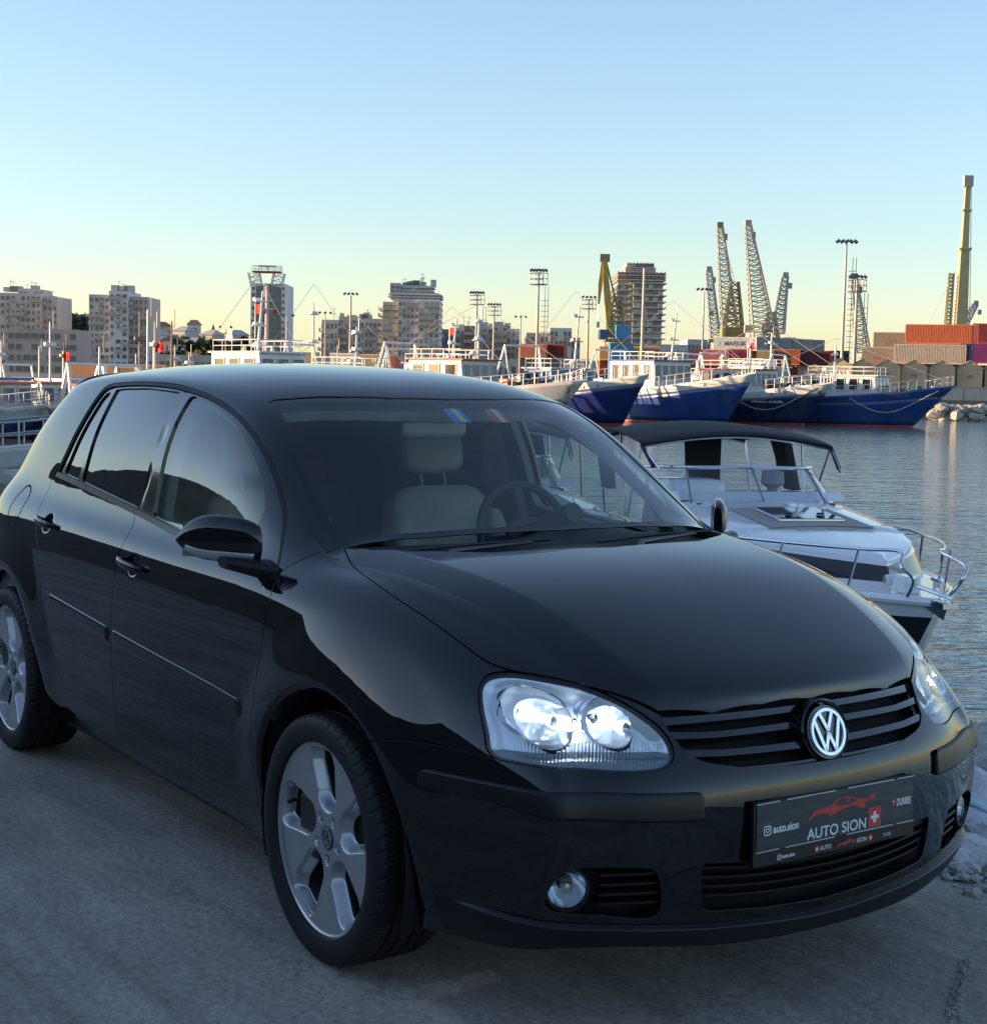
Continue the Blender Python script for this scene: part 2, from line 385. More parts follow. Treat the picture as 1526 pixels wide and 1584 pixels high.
# projections; the car is symmetric so |y| is used
def side(P): return np.stack([P[:, 0], P[:, 2]], 1)
def top(P): return np.stack([P[:, 0], np.abs(P[:, 1])], 1)
def front(P): return np.stack([np.abs(P[:, 1]), P[:, 2]], 1)
def diag(P, a=R(38)): return np.stack([-P[:, 0] * math.sin(a) + np.abs(P[:, 1]) * math.cos(a), P[:, 2]], 1)
# ================================================================ THE CAR
paint = mat('black_paint', (.0035, .004, .006), .5, coat=1.0, coat_rough=.008, spec=0.0, coat_ior=1.6)
blackplastic = mat('matte_black_plastic', (.007, .0075, .009), .36, spec=.4, bump=(900, .15, .0004))
glossblack = mat('gloss_black_trim', (.005, .005, .006), .12, coat=.6)
rubber = mat('rubber', (.012, .012, .013), .55, spec=.35)
dark = mat('wheel_well', (.006, .006, .007), .9)
chrome = mat('chrome', (.78, .8, .83), .08, metal=1)
reflector = mat('lamp_reflector', (.80, .84, .88), .13, metal=.9); bezel_m = mat('lamp_bezel', (.84, .87, .90), .22, metal=.45, coat=.5)
alloy = mat('alloy_wheel', (.50, .51, .53), .28, metal=.72, coat=.5, noise=(14, .08))
beige = mat('beige_leather', (.34, .30, .24), .5, noise=(9, .1), bump=(300, .2, .001))
grey_trim = mat('grey_interior', (.10, .105, .11), .7)
dash_m = mat('dashboard', (.03, .033, .037), .6, bump=(400, .3, .0006))
wglass = glass('windscreen_glass', (.80, .88, .87), 1.52, boost=1.15)
fglass = glass('front_side_glass', (.70, .78, .74), 1.55, boost=1.45)
rglass = glass('tinted_rear_glass', (.03, .034, .038), 1.55, boost=1.35)
lens = glass('lamp_lens', (.93, .96, .98), 1.45, boost=1.0)
car = thing('parked_car', 'black five door hatchback with lit headlights parked on the concrete quay', 'car')

SB = body_surface(4)
P_, N_, T_ = SB
# wheel arch flares and door waist: real relief pressed into the sheet
def relief(P, N):
    P = P.copy(); s = np.sign(P[:, 1]); a = np.abs(P[:, 1])
    for cx, cz in ((.015, .325), (-2.578, .325)):
        r = np.hypot(P[:, 0] - cx, P[:, 2] - cz)
        t_ = r - .372 - .016; k = np.where(t_ < 0, smooth01(1 + t_ / .03), smooth01(1 - t_ / .175))
        up_ = smooth01((P[:, 2] - .30) / .25) * .75 + .25
        P[:, 1] += s * .021 * k * up_ * (a > .6) * (P[:, 2] > .15)
    # creases that run up the bonnet from the lamps to the screen pillars
    cy = np.interp(P[:, 0], [-.30, -.1, .2, .5, .74, .80], [.615, .575, .520, .465, .415, .40]); d = a - cy
    w = smooth01((P[:, 0] + .32) / .10) * smooth01((.80 - P[:, 0]) / .10) * (P[:, 2] > .69) * (P[:, 2] < 1.06)
    sp = .014; pr = np.where(d < 0, .012 * np.exp(np.minimum(d, 0) / .20), .012 - .125 * (sp * np.logaddexp(0, d / sp) - sp * math.log(2)))
    P[:, 2] += w * np.maximum(pr, 0) * (P[:, 0] > -.34)
    return P
RAW = SB
P_ = relief(P_, N_); SB = renorm((P_, N_, T_))
def base(lo, hi, n):
    P, N, T = refine(crop(RAW, lo, hi), n); return renorm((relief(P, N), N, T))
Lh = 1; Rh = -1
def half(S, sgn):
    return clip(S, S[0][:, 1] * sgn)
ARCH = [(.015, .325, .372), (-2.578, .325, .372)]
def f_arch(P, g=0):
    f = np.full(len(P), 9.0)
    for cx, cz, r in ARCH:
        d = np.hypot(P[:, 0] - cx, P[:, 2] - cz) - r - g
        f = np.where(np.abs(P[:, 1]) > .55, np.minimum(f, d), f)
    return f
# outlines -----------------------------------------------------------------
WS = np.array([(-.297,.66),(-.34,.668),(-.42,.667),(-.54,.652),(-.72,.624),(-.90,.585),(-.95,.565),(-.955,.545),(-.93,.50),(-.87,.35),(-.836,.2),(-.825,0),(-.825,-.3),(-.205,-.3),(-.205,0),(-.21,.2),(-.225,.42),(-.26,.57)])
HOOD = np.concatenate([crom([(-.30,.655),(-.20,.69),(-.128,.706),(.025,.726),(.13,.728),(.235,.721),(.33,.712),(.384,.705),(.45,.692),(.50,.668),(.563,.619),(.622,.564),(.682,.505),(.726,.452),(.748,.42)], 5, False), [(.768,.35),(.785,.29),(.80,.15),(.806,0),(.806,-.3),(.033,-.3),(.033,0),(.02,.1),(-.015,.369),(-.12,.555),(-.20,.62),(-.285,.65)]])
LAMP3 = [(.484,-.733,.777),(.478,-.721,.791),(.479,-.706,.802),(.502,-.673,.811),(.563,-.619,.808),(.622,-.563,.797),(.682,-.509,.772),(.731,-.457,.735),(.768,-.424,.699),(.794,-.417,.667),(.810,-.428,.644),(.813,-.451,.629),(.801,-.491,.622),(.76,-.566,.622),(.706,-.671,.631),(.638,-.734,.635),(.59,-.760,.640),(.565,-.763,.655),(.547,-.759,.688),(.507,-.747,.742)]
LAMP = crom(diag(np.array(LAMP3)), 5)
GRILLE = np.array([(-.3,.745),(-.3,.607),(0,.607),(.1,.608),(.246,.614),(.334,.629),(.365,.638),(.394,.657),(.408,.69),(.419,.724),(.42,.75),(.3,.75)])
DLO = np.concatenate([crom([(-2.331,1.082),(-2.276,1.154),(-2.215,1.275),(-2.17,1.369),(-2.134,1.412),(-2.08,1.427),(-1.95,1.436),(-1.759,1.441),(-1.531,1.438),(-1.379,1.427),(-1.206,1.405),(-1.028,1.368),(-.867,1.316),(-.759,1.266),(-.664,1.21),(-.571,1.141),(-.501,1.08),(-.459,1.031),(-.40,.965),(-.36,.935)], 5, False), crom([(-.36,.928),(-.436,.925),(-.757,.947),(-1.089,.975),(-1.453,1.01),(-2.053,1.061),(-2.331,1.081)], 4, False)[1:-1]])
GF = np.concatenate([crom([(-1.333,1.018),(-1.36,1.398),(-1.34,1.405),(-1.204,1.385),(-1.028,1.345),(-.90,1.30),(-.79,1.248),(-.70,1.192),(-.63,1.135)], 4, False), [(-.60,1.10),(-.595,.965),(-.757,.968),(-1.089,.996)]])
GR = [(-2.04,1.08),(-1.461,1.031),(-1.453,1.1),(-1.436,1.406),(-1.45,1.416),(-1.715,1.424),(-1.95,1.418),(-2.02,1.412),(-2.035,1.25)]
GQ = [(-2.25,1.096),(-2.075,1.082),(-2.068,1.25),(-2.055,1.405),(-2.10,1.397),(-2.125,1.375),(-2.176,1.262),(-2.225,1.15)]
FD_R = [(-1.46,1.04),(-1.448,1.0),(-1.415,.931),(-1.428,.836),(-1.44,.729),(-1.448,.632),(-1.456,.492),(-1.466,.33)]
FDOOR = FD_R[:-1] + [(-1.466,.318),(-1.041,.306),(-.623,.296),(-.42,.292),(-.392,.31),(-.381,.463),(-.364,.573),(-.351,.681),(-.335,.788),(-.328,.875),(-.345,.925),(-.36,.95),(-.6,1.0)]
RDOOR = [(-1.47,.30),(-1.60,.322),(-1.84,.334),(-1.95,.345),(-2.01,.385),(-2.062,.482),(-2.116,.569),(-2.17,.704),(-2.234,.839),(-2.33,.95),(-2.356,.99),(-2.345,1.04),(-2.331,1.09),(-2.0,1.12)] + FD_R
BELT = [(-2.331,1.081),(-2.053,1.061),(-1.453,1.01),(-1.089,.975),(-.757,.947),(-.436,.925),(-.355,.92)]
COWLP = np.array([(.035,-.3),(.033,0),(.02,.1),(-.015,.369),(-.12,.555),(-.20,.62),(-.285,.652),(-.33,.66),(-.33,-.3)])
SEAM = [(.20,.60),(.251,.617),(.294,.633),(.35,.643),(.397,.646),(.487,.646),(.585,.640)]
G = .0022
def fd(S, poly, pr, off=0.0): return sdf(poly, pr(S[0])) - off
def outside(S, poly, pr, g=G, mask=None):
    f = -sdf(poly, pr(S[0])) - g
    if mask is not None: f = np.where(mask, f, 9.0)
    return clip(S, f)
def inside(S, poly, pr, g=G): return clip(S, sdf(poly, pr(S[0])) - g)
frontmask = lambda S: S[0][:, 0] > .2
BUMP = SEAM + [(.60,.70),(.60,1.2),(1.2,1.2),(1.2,0),(.0,0),(.20,.4)]
FEND = [(-.394,.10),(-.392,.31),(-.381,.463),(-.364,.573),(-.351,.681),(-.335,.788),(-.328,.875),(-.345,.925),(-.36,.952),(-.325,.99),(-.29,1.03),(-.1,1.2),(.60,1.2),(.60,.70)] + SEAM[::-1] + [(.20,.4),(.0,.05)]

# --- shell: roof, pillars, rear quarters, sills
S = base((-9, -9, -9), (9, 9, 9), 1); S = clip(S, f_arch(S[0]))
S = outside(S, WS, top, .001, S[0][:, 2] > 1.0)
S = outside(S, DLO, side, .001, np.abs(S[0][:, 1]) > .5)
for poly in (FDOOR, RDOOR): S = outside(S, poly, side, G, np.abs(S[0][:, 1]) > .5)
S = clip(S, np.maximum(-(S[0][:, 0] + .41), sdf(FEND, side(S[0])) * -1 - G))
S = clip(S, np.where(S[0][:, 0] > -.30, -1, 1).astype(float) * 1 + 0 * S[0][:, 0]) if False else S
cow = np.array([(-.305,.652),(-.26,.57),(-.225,.42),(-.21,.2),(-.205,0),(-.205,-.5),(1.5,-.5),(1.5,1.2),(-.28,1.2)])
S = clip(S, -sdf(cow, top(S[0])) * np.where(S[0][:, 2] > .8, 1, 1) if False else np.where(S[0][:, 0] > -.31, -sdf(cow, top(S[0])) - .0, 9.0))
HG = [(-2.98,1.12),(-3.4,1.12),(-3.4,1.5),(-2.93,1.5),(-2.9,1.38)]
HATCHG = [(.60,1.10),(.50,1.355),(.3,1.375),(0,1.385),(-.3,1.385),(-.3,1.10),(0,1.10)]
rearm = S[0][:, 0] < -2.75
S = outside(S, HATCHG, front, .001, rearm)
RL = [(.70,.80),(.72,.97),(.50,1.0),(.46,.98),(.46,.86),(.50,.80)]
S = outside(S, RL, front, .001, S[0][:, 0] < -3.0)
emit('body_shell', S, paint, car, .012)
# --- fenders, doors, hood, bumper
for sg in (-1, 1):
    S = base((-.5, -1 if sg < 0 else .3, 0), (.75, -.3 if sg < 0 else 1, 1.2), 1 if sg > 0 else 2)
    S = inside(S, FEND, side); S = clip(S, f_arch(S[0])); S = outside(S, HOOD, top); S = outside(S, LAMP, diag)
    S = clip(S, np.abs(S[0][:, 1]) - .40)
    S = clip(S, -sdf(WS, top(S[0])) - .001); S = outside(S, COWLP, top, .001)
    fender = emit('fender', S, paint, car, .012)
    for nm, poly in (('front_door', FDOOR), ('rear_door', RDOOR)):
        x0, x1 = (-1.6, -.25) if nm[0] == 'f' else (-2.5, -1.3)
        S = base((x0, -1 if sg < 0 else .6, .1), (x1, -.6 if sg < 0 else 1, 1.2), 1 if sg > 0 else 2)
        S = inside(S, poly, side); S = clip(S, f_arch(S[0])); S = outside(S, DLO, side, .001)
        P, N, T = S
        hc = (-1.305, .862) if nm[0] == 'f' else (-2.19, .918)
        if nm[0] == 'f': hx = -1.29; hz = .866
        else: hx = -2.175; hz = .922
        r = np.hypot((P[:, 0] - hx) / .052, (P[:, 2] - hz + .004) / .040)
        P = P - N * (.022 * smooth01(1.15 * (1 - r)))[:, None]
        # protective strip: a raised band with a defined upper edge
        zl = np.interp(P[:, 0], [-2.1, -1.447, -1.022, -.644, -.466], [.68, .640, .617, .598, .585])
        if nm[0] == 'r' : xa, xb = -2.06, -1.47
        else: xa, xb = -1.435, -.462
        dz = zl - P[:, 2]; end = np.minimum(P[:, 0] - xa, xb - P[:, 0])
        band = smooth01(dz / .0022) * smooth01((.055 - dz) / .012) * smooth01(end / .006)
        S = renorm((P, N, T)); door = emit(nm, S, paint, car, .014)
        # protective moulding: its own strip with a crisp upper edge
        from mathutils.bvhtree import BVHTree
        bv = BVHTree.FromPolygons(S[0].tolist(), S[2].tolist())
        def sy(x, z):
            h = bv.ray_cast(Vector((x, sg * 1.5, z)), Vector((0, -sg, 0))); return abs(h[0].y) if h[0] else None
        rows = []
        for t in np.linspace(0, 1, 70):
            x = xa + (xb - xa) * t; zt = float(np.interp(x, [-2.1, -1.447, -1.022, -.644, -.466], [.68, .640, .617, .598, .585]))
            e = min(t, 1 - t) * (xb - xa); ro = math.sqrt(max(0, 1 - max(0, 1 - e / .018) ** 2)); hh = .026 * (.35 + .65 * ro); zc = zt - .026
            sec = [(zc - hh - .003, -.002), (zc - hh, .0035 * ro), (zc - hh * .6, .0075 * ro), (zc, .0082 * ro), (zc + hh * .8, .0068 * ro), (zc + hh - .001, .0052 * ro), (zc + hh, .0040 * ro), (zc + hh + .0006, -.002)]
            rows.append([(x, sg * ((sy(x, z) or sy(x - .02, z) or .88) + d), z) for z, d in sec])
        m = MB(); m.grid(rows); m.build('side_moulding', paint, door, auto=50)
        # handle
        m = MB(); a0 = np.array([hx - .098, 0, hz + .006]); b0 = np.array([hx + .085, 0, hz - .006])
        pts = []
        Ps = SB[0]; sel = (Ps[:, 1] * sg > .7)
        def surf_y(x, z):
            q = Ps[sel]; d = (q[:, 0] - x) ** 2 + (q[:, 2] - z) ** 2; k = np.argsort(d)[:4]; w = 1 / (d[k] + 1e-6); return abs((q[k, 1] * w).sum() / w.sum())
        rows = []
        for t in np.linspace(0, 1, 17):
            x = hx - .092 + .182 * t; z = hz + .007 - .014 * t; yy = surf_y(x, z) + .006 + .024 * (math.sin(PI * t) + 1e-4) ** .32 if 0 < t < 1 else surf_y(x, z) + .004
            hw = .0135 * (1 - abs(2 * t - 1) ** 10 * .55); th = .0085 * (1 - abs(2 * t - 1) ** 12 * .5)
            rows.append([(x, sg * (yy + th * math.cos(q)), z + hw * math.sin(q)) for q in np.linspace(0, 2 * PI, 14, endpoint=False)])
        m.grid(rows, close_v=True); m.add(rows[0], [tuple(range(14))]); m.add(rows[-1], [tuple(range(14))])
        h = m.build('handle', paint, door)
S = base((-.4, -1, .6), (.9, 1, 1.2), 1); S = clip(S, S[0][:, 2] - .69); S = inside(S, HOOD, top); hood = emit('hood', S, paint, car, .016)
S = base((.1, -1, 0), (1.2, 1, .9), 2); S = inside(S, BUMP, side); S = clip(S, f_arch(S[0]))
S = outside(S, HOOD, top, G, S[0][:, 2] > .69); S = outside(S, LAMP, diag); S = outside(S, GRILLE, front, .001, S[0][:, 0] > .6)
LG = np.concatenate([[(-.3,.275),(0,.275),(.2,.283)], crom([(.345,.296),(.362,.302),(.368,.315),(.378,.40),(.372,.412)], 4, False), [(.213,.396),(0,.388),(-.3,.388)]])
FG = crom([(.474,.30),(.60,.307),(.69,.318),(.704,.33),(.705,.36),(.69,.395),(.66,.415),(.60,.418),(.50,.410),(.484,.40)], 4)
GRV = FG
S = outside(S, LG, front, 0, S[0][:, 0] > .5); S = outside(S, FG, front, 0, S[0][:, 0] > .5)
STRIP = crom([(.768,.588),(.70,.586),(.60,.584),(.508,.580),(.422,.577),(.392,.570),(.382,.555),(.380,.53),(.388,.514),(.44,.512),(.579,.516),(.707,.527),(.76,.535)], 4)
def LZ(P):  # upper edge of the lower lip
    return np.interp(np.abs(P[:, 1]), [0, .074, .337, .491, .70, .78], [.25, .251, .266, .277, .292, .30])
S = clip(S, np.where(S[0][:, 0] > .45, S[0][:, 2] - LZ(S[0]) + .002, 9.0))
# groove that splits the bumper cover at the strip, and its shoulder
P, N, T = S; bumper = emit('bumper', S, paint, car, .014)
S = base((.40, -1, 0), (1.2, 1, .45), 2); S = clip(S, LZ(S[0]) - S[0][:, 2]); S = clip(S, S[0][:, 0] - .45)
P, N, T = S; d = LZ(P) - P[:, 2]; P = P + N * (.014 * smooth01((P[:, 0] - .45) / .2) * smooth01(d / .007 + .15))[:, None]; S = renorm((P, N, T))
emit('front_lip', S, blackplastic, car, .03)
for sg in (-1, 1):
    S = base((.3, -1 if sg < 0 else .2, .45), (1.2, -.2 if sg < 0 else 1, .65), 3)
    poly = np.array([(.55, .587 - 0)]) if False else None
    # strip region: front part from the outline, side part by height
    P = S[0]; a = np.abs(P[:, 1])
    zt = np.interp(P[:, 0], [.40, .607, .75, .86], [.590, .589, .584, .576]); zb = np.interp(P[:, 0], [.40, .607, .75, .86], [.548, .545, .525, .512])
    f = np.minimum(np.minimum(zt - P[:, 2], P[:, 2] - zb), np.minimum(P[:, 0] - .42, a - .382))
    corner = .022 - np.hypot(np.maximum(.404 - a, 0), 0)
    S = clip(S, f); P, N, T = S; a = np.abs(P[:, 1])
    zt = np.interp(P[:, 0], [.40, .607, .75, .86], [.590, .589, .584, .576]); zb = np.interp(P[:, 0], [.40, .607, .75, .86], [.548, .545, .525, .512])
    dx = np.minimum(P[:, 0] - .42, a - .382); dz = np.minimum(zt - P[:, 2], P[:, 2] - zb); rr = .02
    din = rr - np.hypot(np.maximum(rr - dx, 0), np.maximum(rr - dz, 0)); din = np.where((dx > rr) & (dz > rr), np.minimum(dx, dz), din)
    S = clip(S, din); P, N, T = S; a = np.abs(P[:, 1])
    zt = np.interp(P[:, 0], [.40, .607, .75, .86], [.590, .589, .584, .576]); zb = np.interp(P[:, 0], [.40, .607, .75, .86], [.548, .545, .525, .512])
    d = np.minimum(np.minimum(zt - P[:, 2], P[:, 2] - zb), np.minimum(P[:, 0] - .42, a - .382))
    P = P + N * (.002 + .009 * np.sqrt(np.clip(1 - (1 - np.clip(d / .008, 0, 1)) ** 2, 0, 1)))[:, None]; S = renorm((P, N, T))
    emit('bumper_strip', S, blackplastic, car, .016)
# --- grille: recessed bars that follow the nose
S0_ = refine(crop(SB, (.5, -.5, .55), (1.2, .5, .8)), 3)
def band(yr, zr, off, name, m, lip=.03, S0x=None, extra=None):
    S = S0_ if S0x is None else S0x
    P = S[0]; a = np.abs(P[:, 1]); f = np.minimum(np.minimum(a - yr[0], yr[1] - a) if yr[0] > 0 else yr[1] - a, np.minimum(P[:, 2] - zr[0](a), zr[1](a) - P[:, 2]))
    if extra is not None: f = np.minimum(f, extra(S))
    return emit(name, clip(S, f), m, car, lip, off)
g = lambda *k: (lambda a: np.interp(a, [0, .1, .3, .42], k))
inG = lambda S: sdf(GRILLE, front(S[0])) + .004
for k, (zb, zt) in enumerate([(g(.682,.682,.681,.684), g(.694,.694,.692,.697)), (g(.641,.641,.644,.650), g(.654,.654,.656,.663))]):
    band((0, .425), (zb, zt), -.004, 'grille_bar', glossblack, .04, extra=inG)
band((0, .425), (g(.716,.716,.715,.713), g(.728,.728,.728,.728)), -.012, 'grille_bar', glossblack, .04, extra=inG)
band((0, .30), (g(.611,.611,.613,.62), g(.616,.616,.619,.625)), -.008, 'grille_bar', glossblack, .04, extra=inG)
S = clip(S0_, sdf(GRILLE, front(S0_[0])) + .02); emit('grille_mesh', S, dark, car, 0, -.05)
S1_ = refine(crop(SB, (.5, -.8, .24), (1.2, .8, .45)), 2)
inL = lambda S: sdf(LG, front(S[0])) + .004
inF = lambda S: np.minimum(sdf(FG, front(S[0])) + .004, np.hypot(np.abs(S[0][:, 1]) - .651, S[0][:, 2] - .364) - .052)
for z in (.308, .330, .352, .374):
    h = lambda a, z=z: z + .02 * (a / .37) ** 2; h2 = lambda a, z=z: z + .004 + .02 * (a / .37) ** 2
    band((0, .385), (h, h2), -.012, 'lower_grille_slat', blackplastic, .02, S1_, inL)
for z in (.322, .345, .368, .391):
    for sg in (-1, 1):
        Sx = half(S1_, sg); band((.47, .60), (lambda a, z=z: z + 0 * a, lambda a, z=z: z + .005 + 0 * a), -.014, 'fog_grille_slat', blackplastic, .04, Sx, inF)
S = clip(S1_, np.maximum(sdf(LG, front(S1_[0])), sdf(FG, front(S1_[0]))) + .03); emit('lower_grille_backing', S, dark, car, 0, -.06)
bo = [(.45, -.70), (.62, -.69), (.69, -.63), (.745, -.55), (.79, -.44), (.835, -.26), (.85, 0)]; bo = bo + [(x, -y) for x, y in bo[-2::-1]]
m = MB(); m.prism(bo, .236, .246); m.build('undertray', dark, car)
# --- windscreen
S = refine(crop(SB, (-1.1, -.8, .95), (-.1, .8, 1.5)), 1)
Sw = clip(S, sdf(WS, top(S[0])) + .000); Sw = clip(Sw, Sw[0][:, 2] - .99)
emit('windscreen', Sw, wglass, car, 0, -.003)
band_ = clip(Sw, .028 - sdf(WS, top(Sw[0]))); emit('windscreen_surround', band_, mat('ceramic_border', (.004, .004, .005), 1, spec=0), car, 0, -.006)
# cowl tray under the hood edge
S = crop(SB, (-.32, -.8, .9), (.12, .8, 1.2)); S = clip(S, sdf(np.array([(-.33,.66),(-.26,.57),(-.225,.42),(-.21,.2),(-.205,-.3),(.08,-.3),(.06,.1),(.02,.38),(-.08,.57),(-.26,.70)]), top(S[0]))); S = clip(S, S[0][:, 2] - .97)
emit('cowl', S, blackplastic, car, 0, -.035)
# --- side glass and frames
for sg in (-1, 1):
    S = refine(crop(SB, (-2.45, -1 if sg < 0 else .5, .88), (-.2, -.5 if sg < 0 else 1, 1.5)), 1)
    S = clip(S, S[0][:, 1] * sg - .5)
    D = inside(S, DLO, side, -.001)
    F = D
    for g_ in (GF, GR, GQ): F = outside(F, g_, side, 0)
    P, N, T = F
    # rubber rim proud of the recessed frame, door split at the centre pillar
    dd = sdf(DLO, side(P)); off = -.009 + 0 * dd
    xs = -1.452 + .095 * (P[:, 2] - 1.02) / .4; spl = np.exp(-((P[:, 0] - (-1.452 + .045 * (P[:, 2] - 1.0) / .4)) / .004) ** 2)
    P = P + N * (off - .006 * spl * (P[:, 2] < 1.42))[:, None]; F = renorm((P, N, T))
    emit('window_frame', F, glossblack, car, .012)
    Fs = inside(D, DLO, side, -.001); Fs = clip(Fs, .011 - sdf(DLO, side(Fs[0]))); emit('window_seal', Fs, rubber, car, .008, -.0025)
    for nm, g_, mm in (('front_window', GF, fglass), ('rear_window', GR, rglass), ('quarter_window', GQ, rglass)):
        emit(nm, inside(D, g_, side, -.004), mm, car, 0, -.016)
    # waist moulding
    P = D[0]; bz = np.interp(P[:, 0], [b[0] for b in BELT], [b[1] for b in BELT]); W_ = clip(D, np.minimum(np.minimum(bz + .017 - P[:, 2], P[:, 2] - bz + .004), P[:, 0] + 2.305)); P, N, T = W_
    emit('waist_moulding', (P, N, T), blackplastic, car, .01, .003)
# --- lamps
for sg in (-1, 1):
    lm_e = bpy.data.objects.new('headlight', None); COL.objects.link(lm_e); lm_e.parent = car
    S = refine(crop(SB, (.35, -1 if sg < 0 else .3, .55), (1.0, -.3 if sg < 0 else 1, .9)), 2); SL = S
    emit('lens', inside(S, LAMP, diag, .0015), lens, lm_e, .012, -.002)
    rim = clip(inside(S, LAMP, diag, .0), .006 - sdf(LAMP, diag(inside(S, LAMP, diag, .0)[0]))); emit('seal', rim, blackplastic, lm_e, .02, -.009)
    bz = inside(S, LAMP, diag, .002)
    P = bz[0]; a = np.abs(P[:, 1])
    bowls = [(.650, .722, .062, .548), (.528, .714, .052, .685)]
    f = np.full(len(P), 9.0)
    for by, bzz, br, bx in bowls: f = np.minimum(f, np.hypot(a - by, P[:, 2] - bzz) - br * .86)
    up = clip(bz, f); P, N, T = up
    dep = .010 + .020 * smooth01(sdf(LAMP, diag(P)) / .03) * smooth01((P[:, 2] - .645) / .012)
    P = P - N * dep[:, None]; a = np.abs(P[:, 1])
    # prism flutes in the bezel
    P = P + N * (.0012 * np.sin((a - P[:, 0] * .8) * 620) * (P[:, 2] < .668))[:, None]
    Sb = renorm((P, N, T)); P = Sb[0]
    emit('bezel', clip(Sb, P[:, 2] - .652), bezel_m, lm_e, .02); emit('indicator_strip', clip(Sb, .651 - P[:, 2]), mat('indicator_grey', (.16, .19, .21), .35, metal=.3, coat=.6), lm_e, .02)
    for k, (by, bzz, br, bx) in enumerate(bowls):
        Mx = Matrix.Translation((bx - .03, sg * by, bzz)) @ Matrix.Rotation(PI / 2, 4, 'Y')
        m = MB(); m.lathe([(br * 1.02, .012), (br * .995, 0), (br * .96, -.012), (br * .80, -.035), (br * .55, -.055), (br * .3, -.065), (.010, -.066)], 48, Mx); m.build('reflector_bowl', reflector, lm_e, fix=False)
        m = MB(); SLP = SL[0]; fr = []
        for q in np.linspace(0, 2 * PI, 40, endpoint=False):
            yy = by + br * math.cos(q); zz = bzz + br * math.sin(q); dd = (np.abs(SLP[:, 1]) - yy) ** 2 + (SLP[:, 2] - zz) ** 2
            fr.append((max(SLP[dd.argmin(), 0] - .022, bx - .05), sg * yy, zz))
        m.grid([[(bx - .06, p[1], p[2]) for p in fr], fr, [(p[0] - .002, sg * by + (p[1] - sg * by) * .96, bzz + (p[2] - bzz) * .96) for p in fr], [(bx - .06, sg * by + (p[1] - sg * by) * .96, bzz + (p[2] - bzz) * .96) for p in fr]], close_v=True); m.build('bowl_ring', chrome, lm_e)
        m = MB(); m.lathe([(.0001, -.012), (.0075, -.014), (.009, -.02), (.009, -.062)], 16, Mx); m.build('bulb', mat('lit_bulb', (.9, .95, 1), .3, emis=(.75, .88, 1), estr=(5 if k == 0 else 3.5)), lm_e)
        m = MB(); m.lathe([(.0001, -.004), (.012, -.006), (.013, -.016), (.0125, -.018)], 20, Mx); m.build('bulb_shield', chrome, lm_e)
    m = MB(); m.lathe([(.0001, .008), (.008, .005), (.009, -.004), (.008, -.02)], 14, Matrix.Translation((.646, sg * .592, .700)) @ Matrix.Rotation(PI / 2, 4, 'Y')); m.build('position_bulb', mat('position_light', (.9, .95, 1), .3, emis=(.8, .9, 1), estr=110), lm_e)
    # fog lamp
    fl = bpy.data.objects.new('fog_lamp', None); COL.objects.link(fl); fl.parent = car
    Mx = Matrix.Translation((.722, sg * .651, .364)) @ Matrix.Rotation(R(24) * sg, 4, 'Z') @ Matrix.Rotation(PI / 2, 4, 'Y')
    m = MB(); m.lathe([(.052, -.05), (.052, .012), (.050, .018), (.046, .018), (.043, .010)], 40, Mx); m.build('housing', blackplastic, fl)
    m = MB(); m.lathe([(.043, .008), (.036, -.012), (.022, -.028), (.008, -.032), (.0001, -.032)], 40, Mx); m.build('reflector', reflector, fl)
    m = MB(); m.lathe([(.044, .009), (.036, .016), (.02, .021), (.0001, .022)], 40, Mx); m.build('lens', lens, fl)
    m = MB(); m.lathe([(.0001, .006), (.010, .004), (.011, -.006), (.009, -.03)], 16, Mx); m.build('bulb', mat('unlit_bulb', (.5, .5, .5), .2, metal=.6), fl)
    # rear lamp
    S = crop(SB, (-3.5, -1 if sg < 0 else .3, .7), (-3.0, -.3 if sg < 0 else 1, 1.1)); S = inside(S, RL, front); emit('rear_lamp', S, mat('red_lens', (.25, .01, .01), .1, coat=1), car, .02)
S = crop(SB, (-3.5, -.8, 1.0), (-2.75, .8, 1.45)); S = inside(S, HATCHG, front, 0); emit('hatch_window', S, rglass, car, 0, -.005)
# --- badge
def logo(nm, rad, M, parent, m1, m2, th=.004):
    b = MB(); b.lathe([(.0001, 0), (rad * 1.12, 0), (rad * 1.14, -.004), (rad * 1.14, -.02)], 56, M); base = b.build(nm, m2, parent)
    b = MB(); b.lathe([(rad * .84, .001), (rad * .86, th), (rad * .99, th), (rad * 1.01, .001)], 56, M)
    w = .155 * rad
    def stroke(pts, w=w):
        pts = [np.array(p, float) * rad for p in pts]
        for p, q in zip(pts[:-1], pts[1:]):
            t = (q - p) / np.linalg.norm(q - p); n = np.array([-t[1], t[0]]) * w / 2; e = t * w * .12
            b.prism([tuple(p - e - n), tuple(q + e - n), tuple(q + e + n), tuple(p - e + n)], .001, th - .0006, M)
    stroke([(-.36, .80), (0, .07), (.36, .80)])
    stroke([(-.71, .50), (-.30, -.76), (0, -.06), (.30, -.76), (.71, .50)])
    b.build('emblem', m1, base); return base
